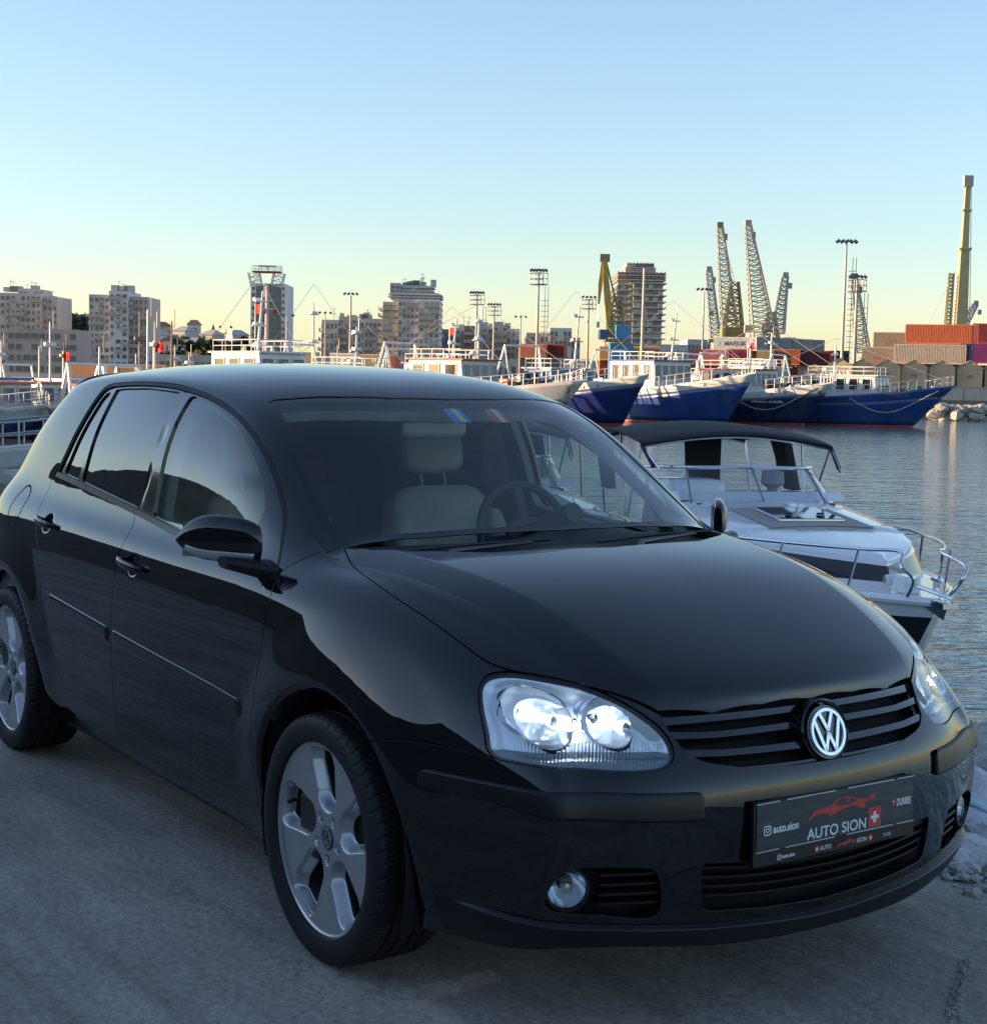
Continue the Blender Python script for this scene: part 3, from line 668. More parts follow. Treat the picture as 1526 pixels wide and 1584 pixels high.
# local x right, y up, z out of the face
def frame(o, out, up=(0, 0, 1)):
    z = Vector(out).normalized(); x = Vector(up).cross(z).normalized(); y = z.cross(x)
    return Matrix(((x.x, y.x, z.x, o[0]), (x.y, y.y, z.y, o[1]), (x.z, y.z, z.z, o[2]), (0, 0, 0, 1)))
logo('badge', .056, frame((.862, 0, .668), (1, 0, .30)), car, mat('badge_chrome', (.82, .86, .92), .18, metal=.6, coat=1), glossblack, .006)
m = MB(); Mx = frame((.85, 0, .668), (1, 0, .30)); m.lathe([(.066, .004), (.072, .010), (.076, .006), (.078, -.03)], 56, Mx); m.build('badge_surround', glossblack, car)
# --- number plate with its holder
def text(parent, body, size_w, height, M, m, name='lettering', bold=0, off=0):
    c = bpy.data.curves.new(name, 'FONT'); c.body = body; c.size = 1; c.align_x = 'CENTER'; c.align_y = 'CENTER'; c.offset = bold
    o = bpy.data.objects.new(name, c); COL.objects.link(o)
    dg = bpy.context.evaluated_depsgraph_get(); me = bpy.data.meshes.new_from_object(o.evaluated_get(dg)); bpy.data.objects.remove(o)
    P = np.array([v.co[:] for v in me.vertices]); lo = P.min(0); hi = P.max(0); c0 = (lo + hi) / 2
    s = np.array([size_w / (hi[0] - lo[0]), height / (hi[1] - lo[1]), 1]); P = (P - c0) * s
    me.vertices.foreach_set('co', np.array([(M @ Vector((p[0], p[1], off)))[:] for p in P]).ravel()); me.update(); me.materials.clear()
    return link(name, me, m, parent)
PM = frame((.905, 0, .482), (1, 0, .02))
pl_black = mat('plate_black', (.012, .011, .012), .16, coat=.6); white_print = mat('white_print', (.75, .77, .8), .5, emis=None); red_print = mat('red_print', (.55, .06, .045), .45)
m = MB(); r_ = .01
def rrect(w, h, r, n=4):
    out = []
    for cx, cy, a0 in ((w / 2 - r, h / 2 - r, 0), (-w / 2 + r, h / 2 - r, 90), (-w / 2 + r, -h / 2 + r, 180), (w / 2 - r, -h / 2 + r, 270)):
        for k in range(n + 1): q = R(a0 + 90 * k / n); out.append((cx + r * math.cos(q), cy + r * math.sin(q)))
    return out
m.prism([(x, y - .014) for x, y in rrect(.535, .147, .006)], -.012, 0, PM)
holder = m.build('plate_holder', blackplastic, car, bevel=.0015)
m = MB(); m.prism([(x, y + .0025) for x, y in rrect(.520, .108, .006)], 0, .0022, PM); plate = m.build('number_plate', pl_black, car)
for y in (.0575, -.0525):
    for xa, xb in ((-.262, -.19), (-.17, -.01), (.03, .19), (.20, .262)): m = MB(); m.box(xa, xb, y - .0011, y + .0011, .0, .0036, M=PM); m.build('plate_edge', mat('bright_edge', (.5, .52, .55), .3, metal=1), holder)
def plate_print(cx, cy, s, big=True):
    red = MB()
    body = crom([(-.083,-.020),(-.081,-.006),(-.065,.012),(-.040,.020),(-.012,.022),(-.004,.034),(.018,.046),(.046,.045),(.070,.034),(.095,.026),(.112,.024),(.107,.014),(.098,.004),(.100,-.006),(.084,-.008),(.078,.002),(.06,.008),(.03,.002),(.008,-.005),(-.006,-.012),(-.016,-.016),(-.022,-.004),(-.045,-.001),(-.066,-.004),(-.075,-.012)], 3)
    red.prism([(cx + x * s, cy + y * s * .62) for x, y in body[::-1]], .0024, .0028, PM)
    red.prism([(cx + x * s, cy + y * s * .62) for x, y in [(.100,.026),(.132,.040),(.135,.036),(.122,.030),(.134,.026),(.128,.022),(.108,.020)]], .0024, .0028, PM)
    win = MB(); win.prism([(cx + x * s, cy + y * s * .62) for x, y in crom([(.0,.024),(.014,.038),(.030,.042),(.044,.040),(.036,.028),(.048,.024),(.052,.038),(.068,.030),(.076,.026),(.06,.018),(.02,.016)], 2)], .0027, .0031, PM)
    win.build('car_logo_windows', pl_black, plate)
    return red
r_ = plate_print(-.012, .009, 1.02)
x0 = .124; yy = -.024
r_.prism([(x0 - .022, yy - .024), (x0 + .022, yy - .024), (x0 + .022, yy + .024), (x0 - .022, yy + .024)], .0024, .0028, PM)
r_.lathe([(.0001, .0), (.006, 0)], 16, PM @ Matrix.Translation((.189, .003, .0027)))
r_.prism([(.1835, .001), (.189, -.012), (.1945, .001)], .0024, .0028, PM)
r_.build('red_emblem', red_print, plate)
w_ = MB()
def cross(b, cx, cy, a, t, z=.0029):
    b.box(cx - a, cx + a, cy - t, cy + t, z, z + .0004, M=PM); b.box(cx - t, cx + t, cy - a, cy - t, z, z + .0004, M=PM); b.box(cx - t, cx + t, cy + t, cy + a, z, z + .0004, M=PM)
cross(w_, x0, yy, .0135, .0042)
def insta(b, cx, cy, s, z=.0025):
    o = rrect(2 * s, 2 * s, s * .5); i = rrect(1.56 * s, 1.56 * s, s * .35); n = len(o)
    b.add([PM @ Vector((cx + x, cy + y, z)) for x, y in o + i], [(k, (k + 1) % n, (k + 1) % n + n, k + n) for k in range(n)])
    vs = [PM @ Vector((cx + r * s * math.cos(q), cy + r * s * math.sin(q), z)) for r in (.5, .3) for q in np.linspace(0, 2 * PI, 20, endpoint=False)]
    b.add(vs, [(k, (k + 1) % 20, (k + 1) % 20 + 20, k + 20) for k in range(20)])
    b.add([PM @ Vector((cx + .5 * s + .12 * s * math.cos(q), cy + .5 * s + .12 * s * math.sin(q), z)) for q in np.linspace(0, 2 * PI, 8, endpoint=False)], [tuple(range(8))])
insta(w_, -.2265, -.006, .0115)
w_.add([PM @ Vector((.189 + .0022 * math.cos(q), .0032 + .0022 * math.sin(q), .0031)) for q in np.linspace(0, 2 * PI, 10, endpoint=False)], [tuple(range(10))])
w_.build('white_emblem', white_print, plate)
text(plate, 'AUTO SION', .196, .026, PM @ Matrix.Translation((-.003, -.034, 0)), white_print, off=.0026, bold=.012)
text(plate, 'auto.sion', .080, .018, PM @ Matrix.Translation((-.169, -.006, 0)), white_print, off=.0026, bold=.03)
text(plate, 'DURRES', .050, .018, PM @ Matrix.Translation((.226, .000, 0)), white_print, off=.0026, bold=.03)
hp = MB(); red = plate_print(.024, -.0745, .35)
for cx in (-.066, .114): red.prism([(cx - .0065, -.0805), (cx + .0065, -.0805), (cx + .0065, -.0665), (cx - .0065, -.0665)], .0004, .0008, PM)
red.build('red_emblem', red_print, holder)
for cx in (-.066, .114): cross(hp, cx, -.0735, .0042, .0013, .0009)
insta(hp, -.186, -.0735, .0065, .0006)
hp.build('white_emblem', white_print, holder)
text(holder, 'AUTO', .038, .0105, PM @ Matrix.Translation((-.037, -.0735, 0)), white_print, off=.0006, bold=.01)
text(holder, 'SION', .034, .0105, PM @ Matrix.Translation((.084, -.0735, 0)), white_print, off=.0006, bold=.01)
text(holder, 'auto.sion', .040, .0085, PM @ Matrix.Translation((-.157, -.0735, 0)), white_print, off=.0006, bold=.03)
text(holder, 'DURRES', .028, .0085, PM @ Matrix.Translation((.172, -.0735, 0)), mat('dim_print', (.4, .4, .42), .5), off=.0006, bold=.03)

# --- mirrors
for sg in (-1, 1):
    rows = []
    n = 28
    for i, t in enumerate(np.linspace(0, 1, 15)):     # along the mirror, inboard to tip
        y = .838 + .162 * t
        hz = .068 * (1 - (2 * abs(t - .42)) ** 3.2 * .55 if t > .42 else 1 - (2 * abs(t - .42)) ** 3 * .35) * (1 if t < .97 else .55)
        hx = .058 * (1 - abs(2 * t - .9) ** 3 * .6) * (1 if t < .97 else .5)
        cz = 1.014 + .008 * math.sin(t * 3); cx = -.455 - .175 * t
        ring = []
        for q in np.linspace(0, 2 * PI, n, endpoint=False):
            c, s = math.cos(q), math.sin(q)
            ex = 1.0 if c > 0 else .35                      # rounded cap forward, flat glass side rearward
            c2 = np.sign(c) * abs(c) ** .8; s2 = np.sign(s) * abs(s) ** .85
            low = 1.0 if s > 0 else .86
            ring.append((cx + hx * c2 * ex, sg * y, cz + hz * s2 * low))
        rows.append(ring)
    me = bpy.data.objects.new('door_mirror', None); COL.objects.link(me); me.parent = car
    m = MB(); m.grid(rows, close_v=True); m.add(rows[0], [tuple(range(n))]); m.add(rows[-1], [tuple(range(n))])
    o = m.build('mirror_housing', paint, me); sb = o.modifiers.new('s', 'SUBSURF'); sb.levels = sb.render_levels = 1
    # indicator strip low on the cap
    rr = []
    for t in np.linspace(.12, .93, 10):
        i = t * 14; k = int(i); f = i - k; A = np.array(rows[k]); B = np.array(rows[min(k + 1, 14)]); ring = A * (1 - f) + B * f
        ctr = ring.mean(0); rr.append([tuple(ctr + (ring[j % n] - ctr) * 1.035) for j in (n - 2, n - 3, n - 4, n - 5, n - 6)])
    m = MB(); m.grid(rr); o = m.build('indicator', mat('indicator_lens', (.35, .36, .38), .25, coat=1), me); so = o.modifiers.new('t', 'SOLIDIFY'); so.thickness = .006
    m = MB(); m.grid([[(-.482 - .165 * t, sg * (.848 + .142 * t), 1.014 + hzz) for hzz in (-.045, 0, .05)] for t in (.05, .5, .92)], sm=False); m.build('mirror_glass', mat('mirror_silver', (.8, .8, .8), .01, metal=1), me)
    # arm
    arm = []
    for t in np.linspace(0, 1, 9):
        y = .93 - .115 * t; z = .966 - .022 * t; x = -.475 + .055 * t
        hz = .016 + .014 * t; hx = .034 + .018 * t
        arm.append([(x + hx * math.cos(q), sg * y, z + hz * math.sin(q)) for q in np.linspace(0, 2 * PI, 16, endpoint=False)])
    m = MB(); m.grid(arm, close_v=True); m.add(arm[0], [tuple(range(16))]); m.build('mirror_arm', blackplastic, me)
# --- wipers
for px0, px1, yy in (((-.13, -.50), (-.19, -.02), 0), ((-.115, .16), (-.20, .60), 0)):
    w = bpy.data.objects.new('wiper', None); COL.objects.link(w); w.parent = car
    m = MB(); m.tube([(px0[0] + .05, px0[1] + .02, 0.99), (px0[0], px0[1] + .08, 1.010), (px1[0] + .02, px1[1] - .1, 1.018)], [.011, .008, .005], 8); m.build('wiper_arm', blackplastic, w)
    m = MB(); m.tube([(px0[0] - .035, px0[1] - .06, 1.012), (px1[0] + .01, (px0[1] + px1[1]) / 2, 1.020), (px1[0] - .0, px1[1] - .02, 1.020)], .005, 6); m.build('wiper_blade', rubber, w)

# --- wheels (face looks along -y)
def wheel_face():
    nr, nt = 64, 420
    rr = np.concatenate([np.linspace(.004, .232, nr), [.236, .240, .2435, .2450, .2455, .2450]]); hh = np.concatenate([np.zeros(nr), [.001, .004, .006, .005, .001, -.010]])
    th = np.linspace(0, 2 * PI, nt, endpoint=False); Rr, Th = np.meshgrid(rr, th, indexing='ij'); H = np.repeat(hh[:, None], nt, 1)
    X = Rr * np.cos(Th); Z = Rr * np.sin(Th)
    H = H - .012 * (1 - np.clip(Rr / .23, 0, 1) ** 2)               # dished centre
    keep = np.full(X.shape, 1.0)
    for k in range(5):
        a = R(93) + 2 * PI * k / 5; u = X * math.cos(a) + Z * math.sin(a); v = -X * math.sin(a) + Z * math.cos(a)
        c0, c1 = .116, .190; uu = np.clip(u, c0, c1); w = .037 + (uu - c0) / (c1 - c0) * .013
        vo = v - .007 * (u - c0) / (c1 - c0)
        d = np.hypot(u - uu, vo) - w                                   # < 0 inside the opening
        lim = np.where(Rr > .2275, (Rr - .2275) * 2, 0)
        dd = np.maximum(d, Rr - .2255)
        H -= .034 * smooth01(-(d - .016) / .022) * (Rr < .2275) * smooth01((.2285 - Rr) / .004)
        keep = np.minimum(keep, dd + .004)
        lu = a + PI / 5; lx, lz = .056 * math.cos(lu), .056 * math.sin(lu); dl = np.hypot(X - lx, Z - lz)
        H -= .018 * smooth01((.0125 - dl) / .004)
    P = np.stack([X, -H - .0, Z], -1).reshape(-1, 3); idx = np.arange(len(P)).reshape(X.shape)
    a, b = idx[:-1], idx[1:]; ar, br = np.roll(a, -1, 1), np.roll(b, -1, 1)
    T = np.concatenate([np.stack([a, b, br], -1).reshape(-1, 3), np.stack([a, br, ar], -1).reshape(-1, 3)])
    # orient outward (-y)
    S = renorm((P, np.zeros_like(P), T))
    if S[1][:, 1].mean() > 0: S = renorm((P, S[1], T[:, ::-1].copy()))
    return clip(S, keep.reshape(-1))
WF = wheel_face(); WOUT = .868
def tyre_mesh():
    # profile (half width position w, radius) outer -> tread -> inner ; y = -w
    prof = [(.098,.243),(.107,.247),(.112,.262),(.1125,.280),(.110,.296),(.1045,.306),(.1035,.3065),(.101,.3095),(.094,.3135)]
    tr = []
    for w, d in [(.088,0),(.0585,0),(.0570,1),(.0510,1),(.0495,0),(.024,0),(.0225,1),(.0165,1),(.015,0),(-.015,0),(-.0165,1),(-.0225,1),(-.024,0),(-.0495,0),(-.0510,1),(-.0570,1),(-.0585,0),(-.088,0)]:
        tr.append((w, .3172 - .0025 * (w / .09) ** 4 - .006 * d, ))
    full = prof + tr + [(-w, r) for w, r in prof[::-1]]
    n = 540; th = np.linspace(0, 2 * PI, n, endpoint=False); rows = []
    V = []
    for w, r in full:
        slit = np.zeros(n)
        if abs(w) < .108 and r > .305:
            ph = (np.arange(n) + (abs(w) * 140 if abs(w) > .02 else 0)).astype(int) % 9
            slit = np.where(ph < 1, .0045 if abs(w) > .055 else .003, 0.)
        rr = r - slit; V.append(np.stack([rr * np.cos(th), np.full(n, -w), rr * np.sin(th)], -1))
    V = np.array(V); m = len(full); idx = np.arange(m * n).reshape(m, n)
    a, b = idx[:-1], idx[1:]; ar, br = np.roll(a, -1, 1), np.roll(b, -1, 1)
    F = np.stack([a, ar, br, b], -1).reshape(-1, 4)
    me = bpy.data.meshes.new('tyre'); me.from_pydata(V.reshape(-1, 3).tolist(), [], F.tolist()); me.polygons.foreach_set('use_smooth', np.ones(len(F), bool)); me.update(); me.set_sharp_from_angle(angle=R(28)); return me
def make_wheel():
    w = bpy.data.objects.new('wheel', None); COL.objects.link(w); w.parent = car
    yo = -.090
    P, N, T = WF; f = emit('rim', (P + np.array([0, yo, 0]), N, T), alloy, w, .022, bev=.001)
    link('tyre', tyre_mesh(), rubber, w)
    m = MB(); m.lathe([(.245, .085), (.232, .07), (.222, .05), (.215, -.06), (.228, -.10)], 64, Matrix.Rotation(PI / 2, 4, 'X')); m.build('rim_barrel', mat('rim_dark', (.03, .031, .033), .6, metal=.3), w)
    m = MB(); m.lathe([(.0001, .045), (.07, .045), (.075, .035), (.145, .035), (.145, .01), (.0001, .01)], 48, Matrix.Rotation(PI / 2, 4, 'X')); m.build('brake_disc', mat('brake_steel', (.045, .043, .042), .5, metal=.6), w)
    m = MB(); m.lathe([(.0001, -.04), (.20, -.04), (.20, -.06)], 32, Matrix.Rotation(PI / 2, 4, 'X')); m.build('hub_backing', dark, w)
    m = MB(); m.box(-.17, -.07, -.07, -.01, -.08, .08); m.build('caliper', mat('caliper', (.03, .03, .03), .5), w, bevel=.01)
    logo('centre_cap', .027, frame((0, yo + .009, 0), (0, -1, 0)), w, mat('cap_grey', (.45, .47, .5), .3, metal=.8), mat('cap_dark', (.05, .05, .055), .35), .003)
    for k in range(5):
        a = R(93) + PI / 5 + 2 * PI * k / 5; Mx = Matrix.Translation((.056 * math.cos(a), yo + .024, .056 * math.sin(a))) @ Matrix.Rotation(PI / 2, 4, 'X')
        m = MB(); m.lathe([(.0001, .006), (.006, .006), (.0075, .003), (.0075, -.01)], 6, Mx); m.build('wheel_bolt', mat('cap_grey'), w)
    a = R(165); m = MB(); m.tube([(.20 * math.cos(a), yo + .02, .20 * math.sin(a)), (.192 * math.cos(a), yo - .004, .192 * math.sin(a))], [.005, .0045], 8); m.build('valve', rubber, w)
    return w
w0 = make_wheel(); w0.location = (0, -.778, .317)
for x, y, rz in ((-2.578, -.775, 0), (0, .778, PI), (-2.578, .775, PI)):
    c = copy_tree(w0, car, (x, y, .317), rz)
w0.rotation_euler = (0, 0, 0)
# --- wheel wells, floor pan, inner lining
for cx, cz, r in ARCH:
    for sg in (-1, 1):
        Mx = Matrix.Translation((cx, sg * .868, cz)) @ Matrix.Rotation(PI / 2 * sg, 4, 'X')
        m = MB(); aa = np.linspace(R(-22), R(202), 40)
        P2 = lambda rad, q, dep: (cx + rad * math.cos(q), sg * (.868 - dep), cz + rad * math.sin(q))
        m.grid([[P2(rad, q, dep) for q in aa] for rad, dep in ((r + .004, .004), (r + .004, .32), (.01, .32))]); m.build('wheel_well', dark, car)
m = MB(); m.box(-3.1, .55, -.55, .55, .17, .21); m.box(-2.18, -.39, -.80, -.55, .185, .215); m.box(-2.18, -.39, .55, .80, .185, .215); m.build('floor_pan', dark, car)
S = clip(SB, SB[0][:, 2] - .55)
S = outside(S, WS, top, -.015, S[0][:, 2] > 1.0); S = clip(S, np.where(S[0][:, 0] > -.32, -1., 1.) if False else -.33 - S[0][:, 0] + 0.0)
S = outside(S, WS, top, -.01)
Dg = [np.array(q) for q in (GF, GR, GQ)]
for q in Dg: S = outside(S, q, side, -.006, np.abs(S[0][:, 1]) > .5)
S = outside(S, HATCHG, front, -.01, S[0][:, 0] < -2.75)
emit('inner_trim', S, mat('headlining', (.23, .225, .21), .8), car, .03, -.045)
# --- interior
intr = bpy.data.objects.new('interior', None); COL.objects.link(intr); intr.parent = car
def cushion(b, c, d, M=None, p=4, nu=20, nv=12):
    rows = []
    for v in np.linspace(-PI / 2, PI / 2, nv):
        row = []
        for u in np.linspace(0, 2 * PI, nu, endpoint=False):
            f = lambda x, e: np.sign(x) * abs(x) ** e
            q = Vector((d[0] / 2 * f(math.cos(v), 2 / p) * f(math.cos(u), 2 / p), d[1] / 2 * f(math.cos(v), 2 / p) * f(math.sin(u), 2 / p), d[2] / 2 * f(math.sin(v), 2 / p))) + Vector(c)
            row.append(M @ q if M is not None else q)
        rows.append(row)
    b.grid(rows, close_v=True)
def seat(y):
    s = bpy.data.objects.new('seat', None)
    b = MB(); Mx = Matrix.Translation((-1.30, y, .50)) @ Matrix.Rotation(R(-16), 4, 'Y')
    cushion(b, (0, 0, .30), (.13, .44, .60), Mx, 5); cushion(b, (.04, -.20, .26), (.14, .09, .48), Mx, 4); cushion(b, (.04, .20, .26), (.14, .09, .48), Mx, 4)
    cushion(b, (.0, 0, .745), (.10, .27, .20), Mx, 4); b.tube([Mx @ Vector((0, .05, .58)), Mx @ Vector((0, .05, .68))], .006); b.tube([Mx @ Vector((0, -.05, .58)), Mx @ Vector((0, -.05, .68))], .006)
    cushion(b, (-1.05, y, .46), (.50, .50, .16), None, 5)
    o = b.build('front_seat', beige, intr)
seat(-.36); seat(.36)
bpy.data.objects.remove(bpy.data.objects['seat']) if 'seat' in bpy.data.objects else None
b = MB(); cushion(b, (-2.15, 0, .46), (.5, 1.2, .18), None, 6); Mx = Matrix.Translation((-2.38, 0, .5)) @ Matrix.Rotation(R(-18), 4, 'Y'); cushion(b, (0, 0, .27), (.14, 1.2, .55), Mx, 6)
for y in (-.38, .38): cushion(b, (0, y, .60), (.08, .24, .12), Mx, 4)
b.build('rear_bench', mat('beige_leather'), intr)
b = MB(); rows = []
for x, z in [(-.235,.955),(-.30,.985),(-.42,.985),(-.55,.975),(-.66,.955),(-.72,.90),(-.72,.70),(-.60,.55)]:
    rows.append([(x + .0 - .05 * abs(y / .7) ** 2, y, z + (.045 * math.exp(-((y - .37) / .17) ** 2) if x < -.5 and z > .9 else 0)) for y in np.linspace(-.70, .70, 40)])
b.grid(rows); b.build('dashboard', dash_m, intr)
b = MB(); Mx = Matrix.Translation((-.88, .37, .945)) @ Matrix.Rotation(R(68), 4, 'Y')
b.tube([Mx @ Vector((.185 * math.cos(q), .185 * math.sin(q), 0)) for q in np.linspace(0, 2 * PI, 40, endpoint=False)], .015, 10, closed=True)
cushion(b, (0, 0, .0), (.14, .16, .05), Mx, 3)
for q in (0, PI, PI / 2): b.bar(Mx @ Vector((0, 0, 0)), Mx @ Vector((.18 * math.cos(q + PI / 2), .18 * math.sin(q + PI / 2), 0)), .035, .015)
b.tube([Mx @ Vector((0, 0, 0)), Mx @ Vector((0, 0, .28))], .035, 10); b.build('steering_wheel', dash_m, intr)
b = MB(); cushion(b, (-.90, .0, 1.312), (.03, .245, .066), Matrix.Identity(4), 5); b.tube([(-.90, 0, 1.335), (-.87, 0, 1.40)], .012); b.build('rear_view_mirror', mat('mirror_back', (.17, .18, .19), .35, coat=.5), intr)
for y0, c, nm in ((.0, (.02, .22, .55), 'blue_sticker'), (.155, (.55, .07, .05), 'red_sticker')):
    Sx = refine(crop(SB, (-.95, -.3, 1.25), (-.7, .3, 1.45)), 2); P = Sx[0]
    Sx = clip(Sx, .032 - np.maximum(np.abs(P[:, 1] - y0 + .015), np.abs((P[:, 2] - 1.365)) * 1.6)); emit(nm, Sx, mat(nm, c, .5), intr, 0, -.008)
    P = Sx[0]; Sy = clip(Sx, .011 - np.abs(P[:, 1] - y0 + .012)); emit('sticker_print', Sy, mat('sticker_pale', (.5, .5, .25) if c[2] > .2 else (.7, .7, .7), .5), intr, 0, -.0065)
# fuel flap groove on the right rear quarter
Sx = refine(crop(SB, (-2.75, -1, .85), (-2.4, -.6, 1.1)), 2); ff = np.hypot((Sx[0][:, 0] + 2.60), (Sx[0][:, 2] - .945)) 
Sf = clip(Sx, .0035 - np.abs(ff - .078)); emit('fuel_flap_gap', Sf, dark, car, 0, .0006)
# ================================================================ THE PLACE
FW = np.array([math.cos(YAW), math.sin(YAW)]); RT = np.array([math.sin(YAW), -math.cos(YAW)])
HOR = lambda px: 585.4 + (px - 763) * .022
def wp(px, py, D):
    """point seen at a photograph position, D metres ahead"""
    v = _d * FPX + _r2 * (px - 763) - _u2 * (py - 792); k = D / (v.x * FW[0] + v.y * FW[1]); return CAM + np.array(v) * k
def gp(px, D):
    """ground point seen in column px at D metres"""
    p = wp(px, HOR(px), D); return float(p[0]), float(p[1])
def hz(px, py, D): return float(wp(px, py, D)[2])
def hd(a):
    """compass heading whose nose points right of the view (0) and towards the camera (90)"""
    v = RT * math.cos(R(a)) - FW * math.sin(R(a)); return math.atan2(v[1], v[0])
WL = -1.5
# --- water
def water_mat():
    m = bpy.data.materials.new('harbour_water'); m.use_nodes = True; nt = m.node_tree; N = nt.nodes; L = nt.links; b = N['Principled BSDF']
    b.inputs['Base Color'].default_value = (.13, .20, .20, 1); b.inputs['Roughness'].default_value = .06; b.inputs['IOR'].default_value = 1.34
    tc = N.new('ShaderNodeTexCoord'); h = None; prev = None
    for sc, rot, st, dist, det in (((.45, 1.5, 1), 20, .5, .16, 3), ((1.5, 4.6, 1), 34, .6, .065, 3), ((5, 13, 1), 12, .4, .014, 2)):
        mp = N.new('ShaderNodeMapping'); mp.inputs['Rotation'].default_value = (0, 0, YAW + R(90 + rot - 20)); mp.vector_type = 'TEXTURE'
        L.new(tc.outputs['Object'], mp.inputs['Vector'])
        ms = N.new('ShaderNodeVectorMath'); ms.operation = 'MULTIPLY'; ms.inputs[1].default_value = sc; L.new(mp.outputs[0], ms.inputs[0])
        n = N.new('ShaderNodeTexNoise'); n.inputs['Scale'].default_value = 1; n.inputs['Detail'].default_value = det; n.inputs['Distortion'].default_value = .15; L.new(ms.outputs[0], n.inputs['Vector'])
        bp = N.new('ShaderNodeBump'); bp.inputs['Strength'].default_value = st; bp.inputs['Distance'].default_value = dist; L.new(n.outputs[0], bp.inputs['Height'])
        if prev: L.new(prev.outputs[0], bp.inputs['Normal'])
        prev = bp
    L.new(prev.outputs[0], b.inputs['Normal']); return m
m = MB(); s_ = 3000; m.add([(-s_, -s_, WL), (s_, -s_, WL), (s_, s_, WL), (-s_, s_, WL)], [(0, 1, 2, 3)]); tag(m.build('water', water_mat()), kind='structure')
# --- quay: a concrete strip with an uneven edge
def edge_y(x): return 1.10 - .065 * (x - .4) + .06 * math.sin(x * 1.9) + .05 * math.sin(x * 4.3 + 1)
def concrete_mat():
    m = bpy.data.materials.new('quay_concrete'); m.use_nodes = True; nt = m.node_tree; N = nt.nodes; L = nt.links; b = N['Principled BSDF']
    tc = N.new('ShaderNodeTexCoord'); b.inputs['Roughness'].default_value = .82; b.inputs['Specular IOR Level'].default_value = .35
    def noise(sc, det=6, vec=None, ro=.6, dist=0):
        n = N.new('ShaderNodeTexNoise'); n.inputs['Scale'].default_value = sc; n.inputs['Detail'].default_value = det; n.inputs['Roughness'].default_value = ro; n.inputs['Distortion'].default_value = dist
        L.new(vec or tc.outputs['Object'], n.inputs['Vector']); return n.outputs[0]
    def rng(v, a, c, lo, hi):
        r = N.new('ShaderNodeMapRange'); r.inputs[1].default_value = a; r.inputs[2].default_value = c; r.inputs[3].default_value = lo; r.inputs[4].default_value = hi; L.new(v, r.inputs[0]); return r.outputs[0]
    def mul(a, c):
        q = N.new('ShaderNodeMath'); q.operation = 'MULTIPLY'; L.new(a, q.inputs[0]); L.new(c, q.inputs[1]); return q.outputs[0]
    st = N.new('ShaderNodeVectorMath'); st.operation = 'MULTIPLY'; st.inputs[1].default_value = (.35, 2.2, 1); L.new(tc.outputs['Object'], st.inputs[0])
    big = rng(noise(.6, 4), .3, .7, .72, 1.22); streak = rng(noise(2.2, 6, st.outputs[0], .7, .4), .3, .7, .68, 1.25); fine = rng(noise(42, 7, ro=.8), .28, .72, .52, 1.45)
    grit = rng(noise(230, 2), .62, .75, 1, .45); spot = rng(noise(7, 6, ro=.85), .54, .74, 1, .58); lite = rng(noise(150, 2), .66, .74, 1, 1.9)
    v = mul(mul(mul(mul(mul(big, streak), fine), grit), spot), lite)
    mx = N.new('ShaderNodeMix'); mx.data_type = 'RGBA'; mx.blend_type = 'MULTIPLY'; mx.inputs[0].default_value = 1; mx.inputs[6].default_value = (.37, .34, .305, 1); L.new(v, mx.inputs[7])
    # fine dark cracks
    vo = N.new('ShaderNodeTexVoronoi'); vo.feature = 'DISTANCE_TO_EDGE'; vo.inputs['Scale'].default_value = .55; dv = N.new('ShaderNodeVectorMath'); dv.operation = 'ADD'
    nn = N.new('ShaderNodeTexNoise'); nn.inputs['Scale'].default_value = 2.5; nn.inputs['Detail'].default_value = 6; L.new(tc.outputs['Object'], nn.inputs['Vector'])
    L.new(tc.outputs['Object'], dv.inputs[0]); L.new(nn.outputs['Color'], dv.inputs[1]); L.new(dv.outputs[0], vo.inputs['Vector'])
    cr0 = rng(vo.outputs[0], .0, .004, 1, 0); cm = rng(noise(.45, 3), .56, .66, 0, 1); cr = rng(mul(cr0, cm), 0, 1, 1, .5); m2 = N.new('ShaderNodeMix'); m2.data_type = 'RGBA'; m2.blend_type = 'MULTIPLY'; m2.inputs[0].default_value = .8; L.new(mx.outputs[2], m2.inputs[6]); L.new(cr, m2.inputs[7])
    L.new(m2.outputs[2], b.inputs['Base Color'])
    b1 = N.new('ShaderNodeBump'); b1.inputs['Strength'].default_value = .8; b1.inputs['Distance'].default_value = .014; L.new(noise(26, 8, ro=.75), b1.inputs['Height'])
    b2 = N.new('ShaderNodeBump'); b2.inputs['Strength'].default_value = .45; b2.inputs['Distance'].default_value = .004; L.new(noise(190, 3), b2.inputs['Height']); L.new(b1.outputs[0], b2.inputs['Normal'])
    b3 = N.new('ShaderNodeBump'); b3.inputs['Strength'].default_value = .6; b3.inputs['Distance'].default_value = .006; L.new(cr, b3.inputs['Height']); L.new(b2.outputs[0], b3.inputs['Normal'])
    L.new(b3.outputs[0], b.inputs['Normal']); return m
xs = np.concatenate([np.linspace(-90, -14, 60), np.linspace(-13.6, 8, 220), np.linspace(9, 40, 20)])
from mathutils import noise as mn
rows = []
